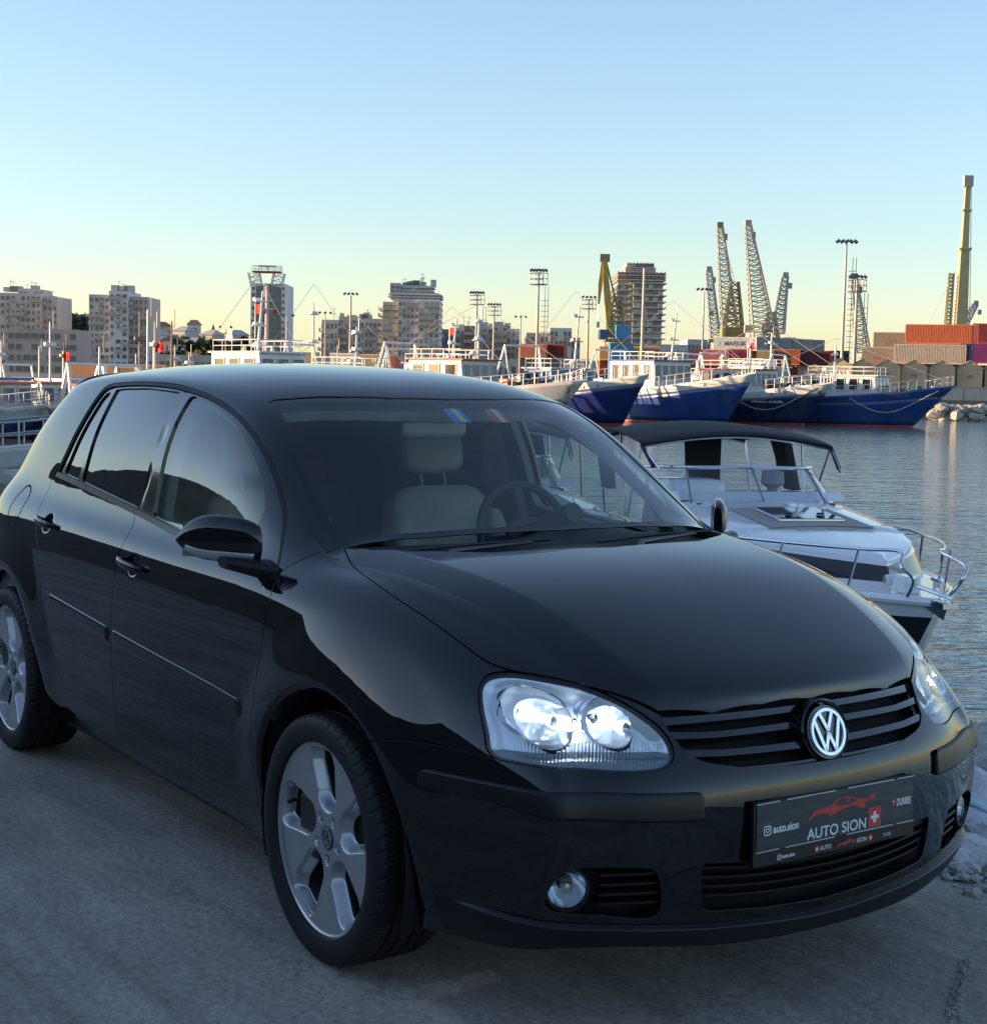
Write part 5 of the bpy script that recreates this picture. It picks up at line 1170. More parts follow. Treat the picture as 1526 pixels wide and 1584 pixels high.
# --- sport boat beside the car ----------------------------------------------------------------
gel = mat('white_gelcoat', (.80, .81, .83), .18, coat=.6, noise=(1.2, .03)); stripe = mat('black_hull_band', (.006, .007, .012), .15, coat=.25); tube_m = mat('stainless_tube', (.62, .64, .66), .15, metal=1)
canvas = mat('black_canvas', (.016, .017, .020), .8, bump=(60, .3, .004)); clear = glass('boat_windscreen', (.80, .84, .88), 1.5, boost=1.3); smoke = glass('smoked_hatch', (.08, .09, .12), 1.6, boost=1.6); beadm = mat('grey_nonskid', (.30, .29, .27), .75, bump=(200, .4, .002))
def sport_boat(name, label, L=7.2, B=2.35, fb0=1.18, fb1=1.38, bandm=stripe, sidem=stripe):
    t = thing(name, label, 'boat')
    def bw(u): return B / 2 * (1 if u < .45 else max(0, 1 - ((u - .45) / .55) ** 2.5))
    def zs(u): return fb0 + (fb1 - fb0) * u ** 1.3
    n = 44; U = np.linspace(0, 1, n)
    def sec(u, s):    # s: -1 keel .. 0 chine .. 1 sheer
        w = bw(u); x = L * u
        if s < 0: k = 1 + s; xx = x - L * .20 * u ** 3 * (1 - k * .55); return (xx, w * .72 * k, -.35 + (.40 + .25 * u ** 3) * k + .30 * u ** 4)
        xx = x - L * .20 * u ** 3 * .45 * (1 - s); return (xx, w * (.72 + .28 * s ** .7), (.05 + .55 * u ** 4) + (zs(u) - (.05 + .55 * u ** 4)) * s)
    def strip(s0, s1, mm, nm, k=8, off=0):
        b = MB()
        for sg in (-1, 1): b.grid([[(p[0], sg * (p[1] + off), p[2]) for p in (sec(u, s0 + (s1 - s0) * q) for q in np.linspace(0, 1, k))] for u in U])
        return b.build(nm, mm, t, fix=False)
    strip(-1, 0, stripe, 'hull_bottom'); strip(0, .84, sidem, 'hull_side'); strip(.84, 1, gel, 'gunwale_side')
    b = MB(); b.add([sec(0, s) for s in np.linspace(-1, 1, 12)] + [(p[0], -p[1], p[2]) for p in (sec(0, s) for s in np.linspace(1, -1, 12))], [tuple(range(24))]); b.build('transom', gel, t)
    b = MB()
    for sg in (-1, 1): b.tube([(sec(u, 1)[0], sg * sec(u, 1)[1], zs(u)) for u in U], .035, 8)
    b.build('rub_rail', gel, t)
    # side deck and raised foredeck (coach roof) with its dark window band
    def coach(u):      # half width of the raised deck
        return bw(u) * .86 * (1 if u < .72 else max(0, 1 - ((u - .72) / .17) ** 2.6)) if u < .89 else 0
    b = MB(); b.grid([[(L * u, (2 * q - 1) * sec(u, 1)[1], zs(u) + .02) for q in np.linspace(0, 1, 9)] for u in np.linspace(.55, .998, 26)]); b.build('foredeck', gel, t, fix=False)
    Uc = np.concatenate([np.linspace(.44, .72, 12), .72 + .17 * np.sin(np.linspace(0, PI / 2, 18))[1:]])
    h = lambda u: .56 * (1 if u < .46 else max(.0, 1 - .55 * ((u - .46) / .43) ** 1.1))
    b1 = MB(); b2 = MB(); b3 = MB()
    for sg in (-1, 1):
        b1.grid([[(L * u - (.00), sg * coach(u) * k, zs(u) + h(u) * zz) for k, zz in ((1.0, .0), (.985, .30))] for u in Uc])
        b2.grid([[(L * u - L * .012 * k2 * (u > .7), sg * coach(u) * k, zs(u) + h(u) * zz) for k, zz, k2 in ((.985, .30, 0), (.93, .78, 1))] for u in Uc])
        b3.grid([[(L * u - L * .012 * (1 + k2) * (u > .7), sg * coach(u) * k, zs(u) + h(u) * zz) for k, zz, k2 in ((.93, .78, 0), (.90, .93, .3), (.84, 1.0, .8), (.6, 1.05, 1), (.3, 1.08, 1), (0, 1.09, 1))] for u in Uc])
    b1.build('coach_base', gel, t, fix=False); b2.build('dark_window_band', bandm, t, fix=False); b3.build('coach_roof', gel, t, fix=False)
    # deck hatch on a grey panel
    zc = lambda u: zs(u) + h(u) * 1.09
    def on(u, y): return (L * u - L * .02, y, zs(u) + h(u) * (1.10 - .045 * (y / .5) ** 2) + .012)
    b = MB(); b.grid([[on(u, y) for y in np.linspace(-.50, .50, 5)] for u in np.linspace(.575, .72, 6)]); o = b.build('nonskid_panel', beadm, t, fix=False); o.location.z = .006
    b = MB(); hx0, hx1 = .60, .685; z0 = zc(.60) + .02; z1 = zc(.685) + .02; fr = [(L * hx0 - .15, -.30, z0), (L * hx1 - .15, -.30, z1), (L * hx1 - .15, .30, z1), (L * hx0 - .15, .30, z0)]
    b.tube(fr, .02, 8, closed=True); b.build('hatch_frame', tube_m, t)
    b = MB(); b.add([(p[0], p[1], p[2] + .022) for p in fr], [(0, 1, 2, 3)]); b.add([(p[0], p[1], p[2] - .01) for p in fr], [(0, 1, 2, 3)]); b.build('hatch_glass', mat('hatch_smoke', (.03, .035, .05), .05, coat=1), t)
    for yy in (-.15, .15): b = MB(); b.lathe([(.0001, .05), (.03, .045), (.035, .03)], 10, Matrix.Translation((L * hx1 - .32, yy, z1 + .012))); b.build('hatch_knob', blackr, t)
    # cockpit
    b = MB(); b.box(.35, L * .44, -B * .36, B * .36, .35, .40); b.build('cockpit_floor', gel, t)
    b = MB()
    for sg in (-1, 1): b.grid([[(L * u, sg * bw(u) * k, zz) for k, zz in ((1.0, zs(u) + .02), (.80, zs(u) + .05), (.76, zs(u) - .05), (.74, .38))] for u in np.linspace(.02, .46, 12)])
    b.build('coaming', gel, t, fix=False)
    b = MB(); z_ = zs(.44) + h(.44) * 1.05; b.grid([[(L * .47 - dx_, y, zz) for y in np.linspace(-B * .40, B * .40, 9)] for dx_, zz in ((0, z_), (.10, z_ + .08), (.55, z_ + .06), (.70, z_ - .25), (.70, .4))]); b.build('dash_console', gel, t, fix=False)
    b = MB(); cushion(b, (L * .40, -.55, z_ + .05), (.5, .75, .28), None, 5); b.build('console_pod', gel, t)
    b = MB(); cushion(b, (L * .27, .5, .80), (.5, .55, .8), None, 5); cushion(b, (L * .27, -.5, .80), (.5, .55, .8), None, 5); cushion(b, (.7, 0, .65), (.5, 1.7, .6), None, 6); b.build('helm_seats', mat('cream_vinyl', (.5, .5, .48), .5), t)
    # windscreen: curved frame and glass
    wz = zs(.46) + h(.46) * .95; hw = .37
    def wsp(q, s):   # q -1..1 round the screen
        a = q * R(84); y = math.sin(a) * B * .415 * (1 - .10 * s); x = L * .40 + math.cos(a) * .95 - .42 * s; x = min(x, L * .40 + .80 - .42 * s)
        return (x, y, wz + (.10 if abs(q) < .8 else .10) * 0 + hw * s * (1 - .10 * abs(q) ** 2))
    Q = np.linspace(-1, 1, 25); b = MB(); b.grid([[wsp(q, s) for s in (0, .5, 1)] for q in Q]); b.build('windscreen', clear, t, fix=False)
    b = MB(); b.tube([wsp(q, 1) for q in Q], .018, 8); b.build('windscreen_rail', tube_m, t)
    b = MB(); b.tube([wsp(q, 0) for q in Q], .016, 6)
    for q in (-1, -.55, 0, .55, 1): b.tube([wsp(q, 0), wsp(q, 1)], .014, 6)
    b.build('windscreen_frame', mat('frame_grey', (.25, .26, .28), .35, metal=.7), t)
    for q in (-.5, .15, .6): p = wsp(q, 0); b = MB(); b.cbox((p[0] + .03, p[1], p[2] + .02), (.05, .05, .04)); b.build('frame_clamp', blackr, t)
    # bimini
    bz = wz + .62; X0, X1 = L * .05, L * .40; hy = B * .43
    def top(u, v): x = X0 + (X1 - X0) * u; return (x, hy * v, bz + .11 * math.cos(v * PI / 2) * 1 + .05 * math.sin(u * PI) - .10 * (1 - u) ** 3 - .06 * u ** 4)
    b = MB(); b.grid([[top(u, v) for v in np.linspace(-1, 1, 17)] for u in np.linspace(0, 1, 14)]); o = b.build('bimini_canvas', canvas, t, fix=False); so = o.modifiers.new('t', 'SOLIDIFY'); so.thickness = .02
    for u in (.02, .36, .68, .985): b = MB(); b.tube([tuple(np.array(top(u, v)) - np.array([0, 0, .02])) for v in np.linspace(-1, 1, 17)], .017, 8); b.build('bimini_bow', tube_m, t)
    for sg in (-1, 1):
        b = MB(); rt = MB()
        fx = (L * .36, sg * B * .43, wz + .02); fe = np.array(top(.985, sg)); 
        rt.tube([tuple(fe), (fe[0] + .42, sg * B * .40, wz + hw * .9)], .012, 6); rt.tube([tuple(fe), (L * .30, sg * B * .42, zs(.3) + .05)], .013, 6); rt.tube([tuple(np.array(top(.68, sg))), (L * .33, sg * B * .42, zs(.3) + .05)], .013, 6); rt.tube([tuple(np.array(top(.36, sg))), (L * .24, sg * B * .44, zs(.3) + .05)], .013, 6); rt.tube([tuple(np.array(top(.02, sg))), (L * .10, sg * B * .44, zs(.1) + .05)], .013, 6)
        c0 = np.array(top(.40, sg)); c1 = np.array(top(.56, sg)); b.add([tuple(c0 + (0, 0, -.02)), tuple(c1 + (0, 0, -.02)), (L * .285, sg * B * .44, wz + .06), (L * .25, sg * B * .44, wz + .06)], [(0, 1, 2, 3)])
        rt.build('canopy_strut', tube_m, t); o = b.build('rolled_curtain', canvas, t, fix=False); so = o.modifiers.new('t', 'SOLIDIFY'); so.thickness = .09
    
    for sg in (-1, 1): b = MB(); p0 = np.array(top(.985, sg)); b.tube([tuple(p0), (p0[0] + .30, sg * B * .415, wz + hw * .98)], .022, 8); b.build('canopy_strap', canvas, t)
    b = MB(); b.add([(L * .20, -.10, bz + .05), (L * .20, .32, bz + .05), (L * .22, .26, .9), (L * .22, -.06, .9)], [(0, 1, 2, 3)]); o = b.build('canvas_curtain', canvas, t, fix=False); so = o.modifiers.new('t', 'SOLIDIFY'); so.thickness = .05
    # bow rail, cleats, anchor
    for sg in (-1, 1):
        b = MB(); pts = [(L * u - (.1 if u > .98 else 0), sg * max(sec(u, 1)[1] - .06, .12), zs(u) + .02 + (.34 if 0.5 < u < .99 else .06)) for u in (.47, .50, .60, .72, .84, .92, .955)]
        pts += [(L * .985, sg * .26, zs(1) + .26), (L * .995, sg * .20, zs(1) + .18), (L * .975, sg * .17, zs(1) + .03)]
        b.tube([tuple(p) for p in crom(pts, 6, False)], .014, 8)
        for u in (.56, .68, .80, .90): b.tube([(L * u, sg * (sec(u, 1)[1] - .05), zs(u) + .02), (L * u + .12, sg * max(sec(u, 1)[1] - .08, .1), zs(u) + .36)], .012, 6)
        b.build('bow_rail', tube_m, t)
        b = MB(); b.tube([(L * .86 - .1, sg * (sec(.86, 1)[1] - .10), zs(.86) + .07), (L * .86 + .1, sg * (sec(.86, 1)[1] - .13), zs(.86) + .07)], .016, 8); b.cbox((L * .86, sg * (sec(.86, 1)[1] - .115), zs(.86) + .04), (.06, .03, .06)); b.build('cleat', tube_m, t)
    b = MB(); b.cbox((L * .925, 0, zs(.93) + .09), (.22, .14, .14)); b.lathe([(.03, .10), (.045, .09), (.045, -.09), (.03, -.1)], 14, Matrix.Translation((L * .90, 0, zs(.93) + .10)) @ Matrix.Rotation(PI / 2, 4, 'X')); b.build('windlass', gel, t, bevel=.02)
    b = MB(); b.cbox((L * 1.0, 0, zs(1) + .0), (.34, .12, .04)); b.tube([(L * .94, 0, zs(1) + .08), (L * 1.03, 0, zs(1) + .06)], .018, 8)
    b.add([(L * 1.01, 0, zs(1) - .12), (L * .965, -.12, zs(1) + .02), (L * 1.02, 0, zs(1) + .03), (L * .965, .12, zs(1) + .02)], [(0, 1, 2), (0, 2, 3), (0, 3, 1), (1, 3, 2)]); b.build('anchor', tube_m, t)
    b = MB(); b.lathe([(.0001, .30), (.11, .29), (.12, .16), (.06, .12), (.03, .0)], 16, Matrix.Translation((L * .385, .42, wz + .02))); b.build('searchlight', mat('lamp_grey', (.3, .3, .31), .5), t)
    return t, zs(1.0)
sb_, zb_ = sport_boat('sport_boat', 'white sport boat with a black hull band, deck hatch and black bimini beside the hood')
def put_boat(t, L, bow, mid, s=1.0):
    """bow=(px, D) of the stem head, mid=(px, D) of a point abaft on the centre line"""
    a = np.array(gp(*bow)); c = np.array(gp(*mid)); v = (a - c) / np.linalg.norm(a - c); t.rotation_euler = (0, 0, math.atan2(v[1], v[0])); L *= s; t.scale = (s, s, s); t.location = (a[0] - v[0] * L, a[1] - v[1] * L, WL)
put_boat(sb_, 7.2, (1468, 11.4), (1188, 14.9), 1.0)
s2, _ = sport_boat('sport_boat', 'white motorboat with a blue hull and a tall bow rail seen through the car windscreen', 7.6, 2.2, bandm=gel, sidem=mat('hull_sky_blue', (.03, .16, .42), .3, coat=.5))
put_boat(s2, 7.6, (945, 12.4), (690, 19.0))
# ================================================================ PORT AND TOWN BEHIND THE BASIN
# land the port stands on, and its quay wall
def gz(px, D, z): x, y = gp(px, D); return (x, y, z)
conc_far = mat('pale_concrete', (.36, .34, .31), .85, noise=(.3, .18, 8), bump=(2, .4, .05))
m = MB()
pl = [gz(1700, 148, 0), gz(1300, 150, 0), gz(900, 160, 0), gz(400, 175, 0), gz(-200, 185, 0), gz(-1500, 190, 0)]; far = [gz(3500, 2500, 0), gz(-3500, 2500, 0)]
P2 = [(p[0], p[1]) for p in pl + far[::-1]]; m.prism(P2, WL - 1, .35); tag(m.build('port_ground', mat('asphalt_yard', (.09, .088, .085), .9, noise=(.05, .2))), kind='structure')
def wall_line(name, label, pxs, D, z0, z1, panel, mm, cat='wall'):
    t = thing(name, label, cat); a = np.array(gz(pxs[0], D, 0)); b = np.array(gz(pxs[1], D, 0)); Lw = np.linalg.norm(b - a); ang = math.atan2(b[1] - a[1], b[0] - a[0]); t.location = a; t.rotation_euler = (0, 0, ang)
    n = int(Lw / panel); shared = None
    for k in range(n):
        if shared is None:
            q = MB(); q.box(.04, panel - .04, -.15, .15, z0, z1); shared = q.mesh('wall_panel'); shared.materials.append(mm)
        o = bpy.data.objects.new('wall_panel', shared); COL.objects.link(o); o.parent = t; o.location = (k * panel, 0, 0)
    q = MB(); q.box(0, n * panel, -.22, .22, z1, z1 + .12); q.build('coping', conc_far, t); q = MB(); q.box(0, n * panel, -.10, .10, z0, z1 - .02); q.build('wall_core', mat('joint_dark', (.12, .11, .10), .9), t)
    return t
wall_line('quay_wall', 'pale concrete panel wall above the far rocks at the right edge', (1440, 1640), 150, -.35, 1.55, 3.1, mat('wall_panel_pale', (.40, .37, .33), .8, noise=(.7, .15, 8)))
# far rip-rap
m = MB(); rs = random.Random(3); me = RM[0]
bmq = bmesh.new()
for k in range(240):
    s_ = rs.uniform(.35, .9); x, y = gp(1445 + k * .85 + rs.uniform(-4, 4), 146 - rs.uniform(0, 3.5)); z = -1.5 + rs.uniform(0, 1.2)
    M_ = Matrix.Translation((x, y, z)) @ Matrix.Rotation(rs.uniform(0, 6), 4, 'Z') @ Matrix.Diagonal((s_, s_ * .8, s_ * .6, 1)); bmesh.ops.create_icosphere(bmq, subdivisions=1, radius=1, matrix=M_)
for v in bmq.verts: v.co += Vector((mn.noise(v.co * 1.3), mn.noise(v.co * 1.3 + Vector((9, 0, 0))), mn.noise(v.co * 1.3 + Vector((0, 9, 0))))) * .3
me_ = bpy.data.meshes.new('riprap'); bmq.to_mesh(me_); bmq.free(); tag(link('rock_bank', me_, mat('far_rock', (.36, .33, .29), .9, noise=(.6, .3))), kind='stuff', label='bank of pale rocks under the far quay wall', cat='rocks')
# --- fishermen's huts with gabled fronts
hutm = mat('hut_concrete', (.48, .36, .23), .85, noise=(.6, .16, 8), grime=((.20, .15, .11), .8, .55, .8)); hutr = mat('hut_roof', (.22, .18, .14), .85)
def hut(px, D, w, hgt, label, k):
    t = thing('gabled_hut', label, 'hut', group='gabled huts along the far quay'); x, y = gp(px, D); t.location = (x, y, .35); t.rotation_euler = (0, 0, hd(14))
    q = MB(); q.prism([(-w / 2, 0), (w / 2, 0), (w / 2, hgt * .81), (0, hgt), (-w / 2, hgt * .81)], -5, 0, Matrix.Rotation(PI / 2, 4, 'X') @ Matrix.Translation((0, 0, 0))); q.build('wall', hutm, t)
    q = MB()
    for sg in (-1, 1): q.add([(0, -.12, hgt + .10), (sg * (w / 2 + .06), -.12, hgt * .81 + .04), (sg * (w / 2 + .06), 5.1, hgt * .81 + .04), (0, 5.1, hgt + .10), (0, -.12, hgt + .0), (sg * (w / 2 + .06), -.12, hgt * .81 - .06), (sg * (w / 2 + .06), 5.1, hgt * .81 - .06), (0, 5.1, hgt)], [(0, 1, 2, 3), (4, 5, 6, 7), (0, 1, 5, 4), (1, 2, 6, 5), (2, 3, 7, 6)])
    q.build('roof', hutr, t)
    if k % 3 != 1: q = MB(); q.box(-w * .12, w * .12, -.05, -.005, hgt * .55, hgt * .64); q.build('vent_panel', mat('vent_brown', (.28, .21, .14), .8), t)
huts = [(1128, 'far left one'), (1192, 'second from the left'), (1258, 'half hidden by the red roofed trawler'), (1297, 'left of the farthest right trawler'), (1332, 'behind the stern of the right trawler'), (1371, 'behind the wheelhouse of the right trawler'), (1412, 'right of the wheelhouse mast'), (1455, 'third from the right edge'), (1498, 'second from the right edge'), (1541, 'at the right edge')]
for k, (px, w) in enumerate(huts): hut(px, 168 if px > 1280 else 200, 2.65, 4.1 if px > 1280 else 3.8, 'sandy gabled hut on the far quay, ' + w, k)
# --- containers
def cont_mesh():
    Lc, Wc, Hc = 12.19, 2.44, 2.6; q = MB(); n = 44
    prof = []
    for k in range(n):
        x = .15 + (Lc - .3) * k / n; d = (Lc - .3) / n
        prof += [(x, .0), (x + d * .35, .0), (x + d * .5, .09), (x + d * .85, .09)]
    prof.append((Lc - .15, 0))
    for y0, s in ((0, 1), (Wc, -1)): q.grid([[(x, y0 + s * dd, .15) for x, dd in prof], [(x, y0 + s * dd, Hc - .12) for x, dd in prof]], sm=False)
    body = q.mesh('container_side'); q = MB(); ny = 14
    for x0, s in ((.0, 1), (Lc, -1)): q.grid([[(x0 + s * (.05 if k % 2 else .0), .12 + (Wc - .24) * k / ny, .15) for k in range(ny + 1)], [(x0 + s * (.05 if k % 2 else 0), .12 + (Wc - .24) * k / ny, Hc - .12) for k in range(ny + 1)]], sm=False)
    q.add([(0, 0, Hc - .03), (Lc, 0, Hc - .03), (Lc, Wc, Hc - .03), (0, Wc, Hc - .03)], [(0, 1, 2, 3)]); end = q.mesh('container_end'); q = MB()
    for y in (-.01, Wc - .11):
        q.box(0, Lc, y, y + .12, 0, .16); q.box(0, Lc, y, y + .12, Hc - .12, Hc)
        for x in (-.01, Lc - .14): q.box(x, x + .15, y, y + .12, .16, Hc - .12)
    for x in (-.01, Lc - .11): q.box(x, x + .12, .12, Wc - .12, 0, .16); q.box(x, x + .12, .12, Wc - .12, Hc - .12, Hc)
    fr = q.mesh('container_frame'); q = MB()
    for y in (.5, .95, 1.45, 1.95): q.box(-.10, -.06, y - .02, y + .02, .1, Hc - .1); 
    q.box(-.09, -.04, Wc / 2 - .015, Wc / 2 + .015, .1, Hc - .1); bars = q.mesh('lock_bars')
    return body, end, fr, bars
CM = cont_mesh()
def container(px, D, z, a, c, label, endc=None, txt=None, L=1.0, txtc=(.12, .13, .15), name=None):
    t = thing('shipping_container', label, 'container', group='shipping containers stacked in the port'); x, y = gp(px, D); t.location = (x, y, z); t.rotation_euler = (0, 0, hd(a)); t.scale = (L, 1, 1)
    key = 'container_%d_%d_%d' % tuple(int(v * 99) for v in c); mm = mat(key, c, .6, noise=(.9, .14, 8), grime=(tuple(v * .55 + .03 for v in c), .7, .6, .85)); me2 = mm
    if endc: me2 = mat('container_e_%d_%d_%d' % tuple(int(v * 99) for v in endc), endc, .6, noise=(.9, .12))
    for nm, me, mt in (('side_panels', CM[0], mm), ('end_panels', CM[1], me2), ('frame', CM[2], mm), ('lock_bars', CM[3], steel)):
        o = bpy.data.objects.new(nm, me); COL.objects.link(o); o.parent = t
        if not me.materials: me.materials.append(mt)
        o.material_slots[0].link = 'OBJECT'; o.material_slots[0].material = mt
    if txt:
        w = 4.4 * txt[1]; o = text(t, txt[0], w, .85, Matrix.Identity(4), mat('container_print_%d' % int(txtc[0] * 99), txtc, .7), 'lettering', .02); o.location = (txt[2], -.03, 1.35); o.rotation_euler = (R(90), 0, 0)
    return t
# right stack; side faces look at the camera, their left end is the origin
org = (.52, .14, .06); tan = (.46, .38, .30); dred = (.24, .04, .05); blu = (.05, .07, .14); pur = (.22, .04, .16); wht = (.68, .66, .60); pink = (.52, .16, .14); yel = (.50, .40, .22)
Zc = lambda px, py, D: hz(px, py, D)
def cstack(px0, px1, pyb, D, c, label, **k):
    lat = (px1 - px0) / FPX * D; Ls = 12.19; 
    ang = k.pop('ang', None); a = ang if ang is not None else 17
    Lr = lat / math.cos(R(a)) / Ls; return container(px0, D, Zc(px0, pyb, D), a, c, label, L=Lr, **k)
cstack(1396, 1498, 531.5, 208, org, 'long rust orange container on top at the right', endc=(.30, .05, .05))
container(1499, 205.5, Zc(1498, 531.5, 208), 17, dred, 'dark red container on top at the right edge', L=.5)
cstack(1380, 1481, 562, 208, tan, 'long ribbed tan container under the orange one')
container(1482, 205.6, Zc(1481, 562, 208), 17, blu, 'narrow dark blue container end in the lower right row', L=.12)
container(1500, 205.2, Zc(1499, 562, 208), 17, pur, 'purple container end in the lower right row', L=.5)
cstack(1347, 1394, 543, 212, (.38, .33, .24), 'short tan lettered container left of the orange one', txt=('MAERSK', .9, 6.2), txtc=(.30, .16, .10))
cstack(1330, 1379, 566, 212, (.40, .33, .25), 'short pale tan lettered container on the ground row', txt=('MAERSK', .9, 6.2), txtc=(.30, .16, .10))
cstack(1560, 1640, 531, 212, org, 'orange container past the right edge'); 
# middle group
t = cstack(1101, 1166, 541.5, 305, wht, 'white container with dark lettering beside the lattice cranes', txt=('MAERSK', 1.35, 6.0), txtc=(.05, .06, .08))
q = MB(); q.box(.8, 1.75, -.06, -.02, .9, 1.75); q.build('star_mark', mat('star_blue', (.25, .42, .50), .6), t)
for k in range(6): container(1167 + k * 17.5, 302 + k * .2, Zc(1167, 542 + k * .5, 305), 0, (.42, .44, .45) if k % 2 else (.50, .51, .50), ('pale grey refrigerated container end, number %s from the left in the upper row' % ['one', 'two', 'three', 'four', 'five', 'six'][k]).replace('number one from', 'first from').replace('number two from', 'second from').replace('number three from', 'third from').replace('number four from', 'fourth from').replace('number five from', 'fifth from').replace('number six from', 'sixth from'), L=.183)
cstack(1064, 1122, 565, 250, pink, 'salmon red container behind the bright blue trawler')
container(1122.8, 248.3, Zc(1122, 565, 250), 17, (.40, .06, .10), 'crimson container end beside the salmon one', L=.30)
cstack(1168, 1192, 566, 262, yel, 'pale yellow container below the grey ends'); cstack(1192.5, 1232, 564, 262, (.50, .14, .05), 'bright orange container below the grey ends')
cstack(1232.5, 1282, 566, 262, (.16, .03, .03), 'dark maroon container right of the bright orange one'); container(1282.5, 262, Zc(1282, 566, 262), 0, (.13, .02, .03), 'maroon container end at the end of its row', L=.25)
cstack(800, 842, 553, 300, (.50, .16, .08), 'orange container behind the red roofed trawler'); cstack(842.5, 870, 553, 300, (.26, .04, .03), 'brown red container beside the orange one at the centre')
cstack(926, 957, 557, 290, (.50, .28, .12), 'amber container left of the yellow one'); cstack(957.5, 988, 557, 290, (.40, .28, .08), 'mustard container under the unfinished tower')
cstack(989, 1018, 556, 292, (.42, .32, .26), 'dull tan container right of the mustard one')
for k, (p0, p1, c, lb) in enumerate([(455, 485, yel, 'cream container behind the wheelhouse boat'), (510, 548, wht, 'white container left of the terraced tower'), (548.5, 590, yel, 'cream container at the foot of the terraced tower'), (560, 610, org, 'orange container end low behind the gallows'), (100, 180, (.45, .25, .12), 'long amber container low at the left'), (180.5, 262, (.40, .22, .10), 'long brown container low at the left'), (262.5, 330, (.48, .28, .14), 'orange brown container below the minaret')]):
    cstack(p0, p1, (600 if p0 < 400 else 578) - (763 - p0) * .022, 230 + 6 * k, c, lb)
# rows that carry the visible stacks
rs = random.Random(5); low = [dred, tan, org, blu, (.22, .20, .18), (.30, .12, .08)]
k_ = 0
for p0, p1, ztop, D, n in ((1330, 1379, Zc(1330, 566, 212), 212, 1), (1380, 1431, Zc(1380, 562, 208), 208, 2), (1431.5, 1498, Zc(1380, 562, 208), 208, 2), (1499, 1580, Zc(1380, 562, 208), 208, 2), (1101, 1166, Zc(1101, 541.5, 305), 305, 3), (1167, 1220, Zc(1167, 542, 305), 305, 3), (1220.5, 1273, Zc(1167, 542, 305), 305, 3), (1064, 1140, Zc(1064, 565, 250), 250, 1), (1168, 1232, Zc(1168, 566, 262), 262, 1), (1232.5, 1300, Zc(1232, 566, 262), 262, 1), (926, 1018, Zc(926, 557, 291), 291, 2), (800, 870, Zc(800, 553, 300), 300, 2)):
    for r_k in range(n):
        zc_ = ztop - 2.6 * (r_k + 1)
        if zc_ < -2.2: continue
        k_ += 1; container(p0, D + .3, zc_, 0, low[k_ % 6], '%s container, %s below the %s' % (['dark red', 'tan', 'orange', 'dark blue', 'grey', 'brown'][k_ % 6], ['first', 'second', 'third'][r_k], {1330: 'short pale tan lettered one', 1380: 'left half of the long ribbed tan one', 1431.5: 'right half of the long ribbed tan one', 1499: 'purple end', 1101: 'white lettered one', 1167: 'left three pale grey ends', 1220.5: 'right three pale grey ends', 1064: 'salmon red one', 1168: 'pale yellow one', 1232.5: 'dark maroon one', 926: 'mustard one', 800: 'orange one behind the red roofed trawler'}[p0]), L=(p1 - p0) / FPX * D / 12.19)
# --- flood light masts
mastm = mat('mast_grey', (.30, .28, .26), .55, metal=.3); lampm = mat('flood_lamp', (.10, .10, .10), .4)
def light_mast(label, px, py, D, r=.45, cage=True, nl=6, ladder=True):
    r *= .62
    t = thing('light_mast', label, 'light mast', group='floodlight masts of the port'); x, y = gp(px, D); H = hz(px, py, D) - .35; t.location = (x, y, .35); t.rotation_euler = (0, 0, hd(0))
    q = MB(); q.tube([(0, 0, 0), (0, 0, H)], [r, r * .55], 10); q.build('pole', mastm, t)
    s = H / 30 + .35
    if cage:
        for zz in (H - .2, H - 1.1 * s, H - 2.0 * s): q = MB(); q.tube([(1.5 * s * math.cos(a), 1.5 * s * math.sin(a), zz) for a in np.linspace(0, 2 * PI, 12, endpoint=False)], .07 * s, 5, closed=True); q.build('platform_ring', mastm, t)
        q = MB()
        for a in np.linspace(0, 2 * PI, 6, endpoint=False): q.tube([(1.5 * s * math.cos(a), 1.5 * s * math.sin(a), H - 2 * s), (1.5 * s * math.cos(a), 1.5 * s * math.sin(a), H - .2)], .05 * s, 4); q.tube([(0, 0, H - 2 * s), (1.5 * s * math.cos(a), 1.5 * s * math.sin(a), H - 2 * s)], .06 * s, 4)
        tag(q.build('cage_bars', mastm, t), kind='stuff')
    for k in range(nl):
        xx = (k - (nl - 1) / 2) / max(nl - 1, 1) * 2.4 * s; tilt = R(35) * (1 if xx > 0 else -1); q = MB(); M_ = Matrix.Translation((xx, -.2, H + .30 * s)) @ Matrix.Rotation(tilt, 4, 'Y'); q.cbox((0, 0, 0), (.60 * s, .30 * s, .42 * s), M=M_); q.build('floodlight', lampm, t)
    if ladder:
        q = MB(); q.box(r + .75, r + .83, -.05, .05, 1, H - 2); q.box(r + 1.25, r + 1.33, -.05, .05, 1, H - 2)
        for k in range(int((H - 4) / .8)): q.box(r + .2, r + 1.3, -.05, .05, 1.2 + k * .8, 1.28 + k * .8)
        tag(q.build('ladder', mastm, t), kind='stuff')
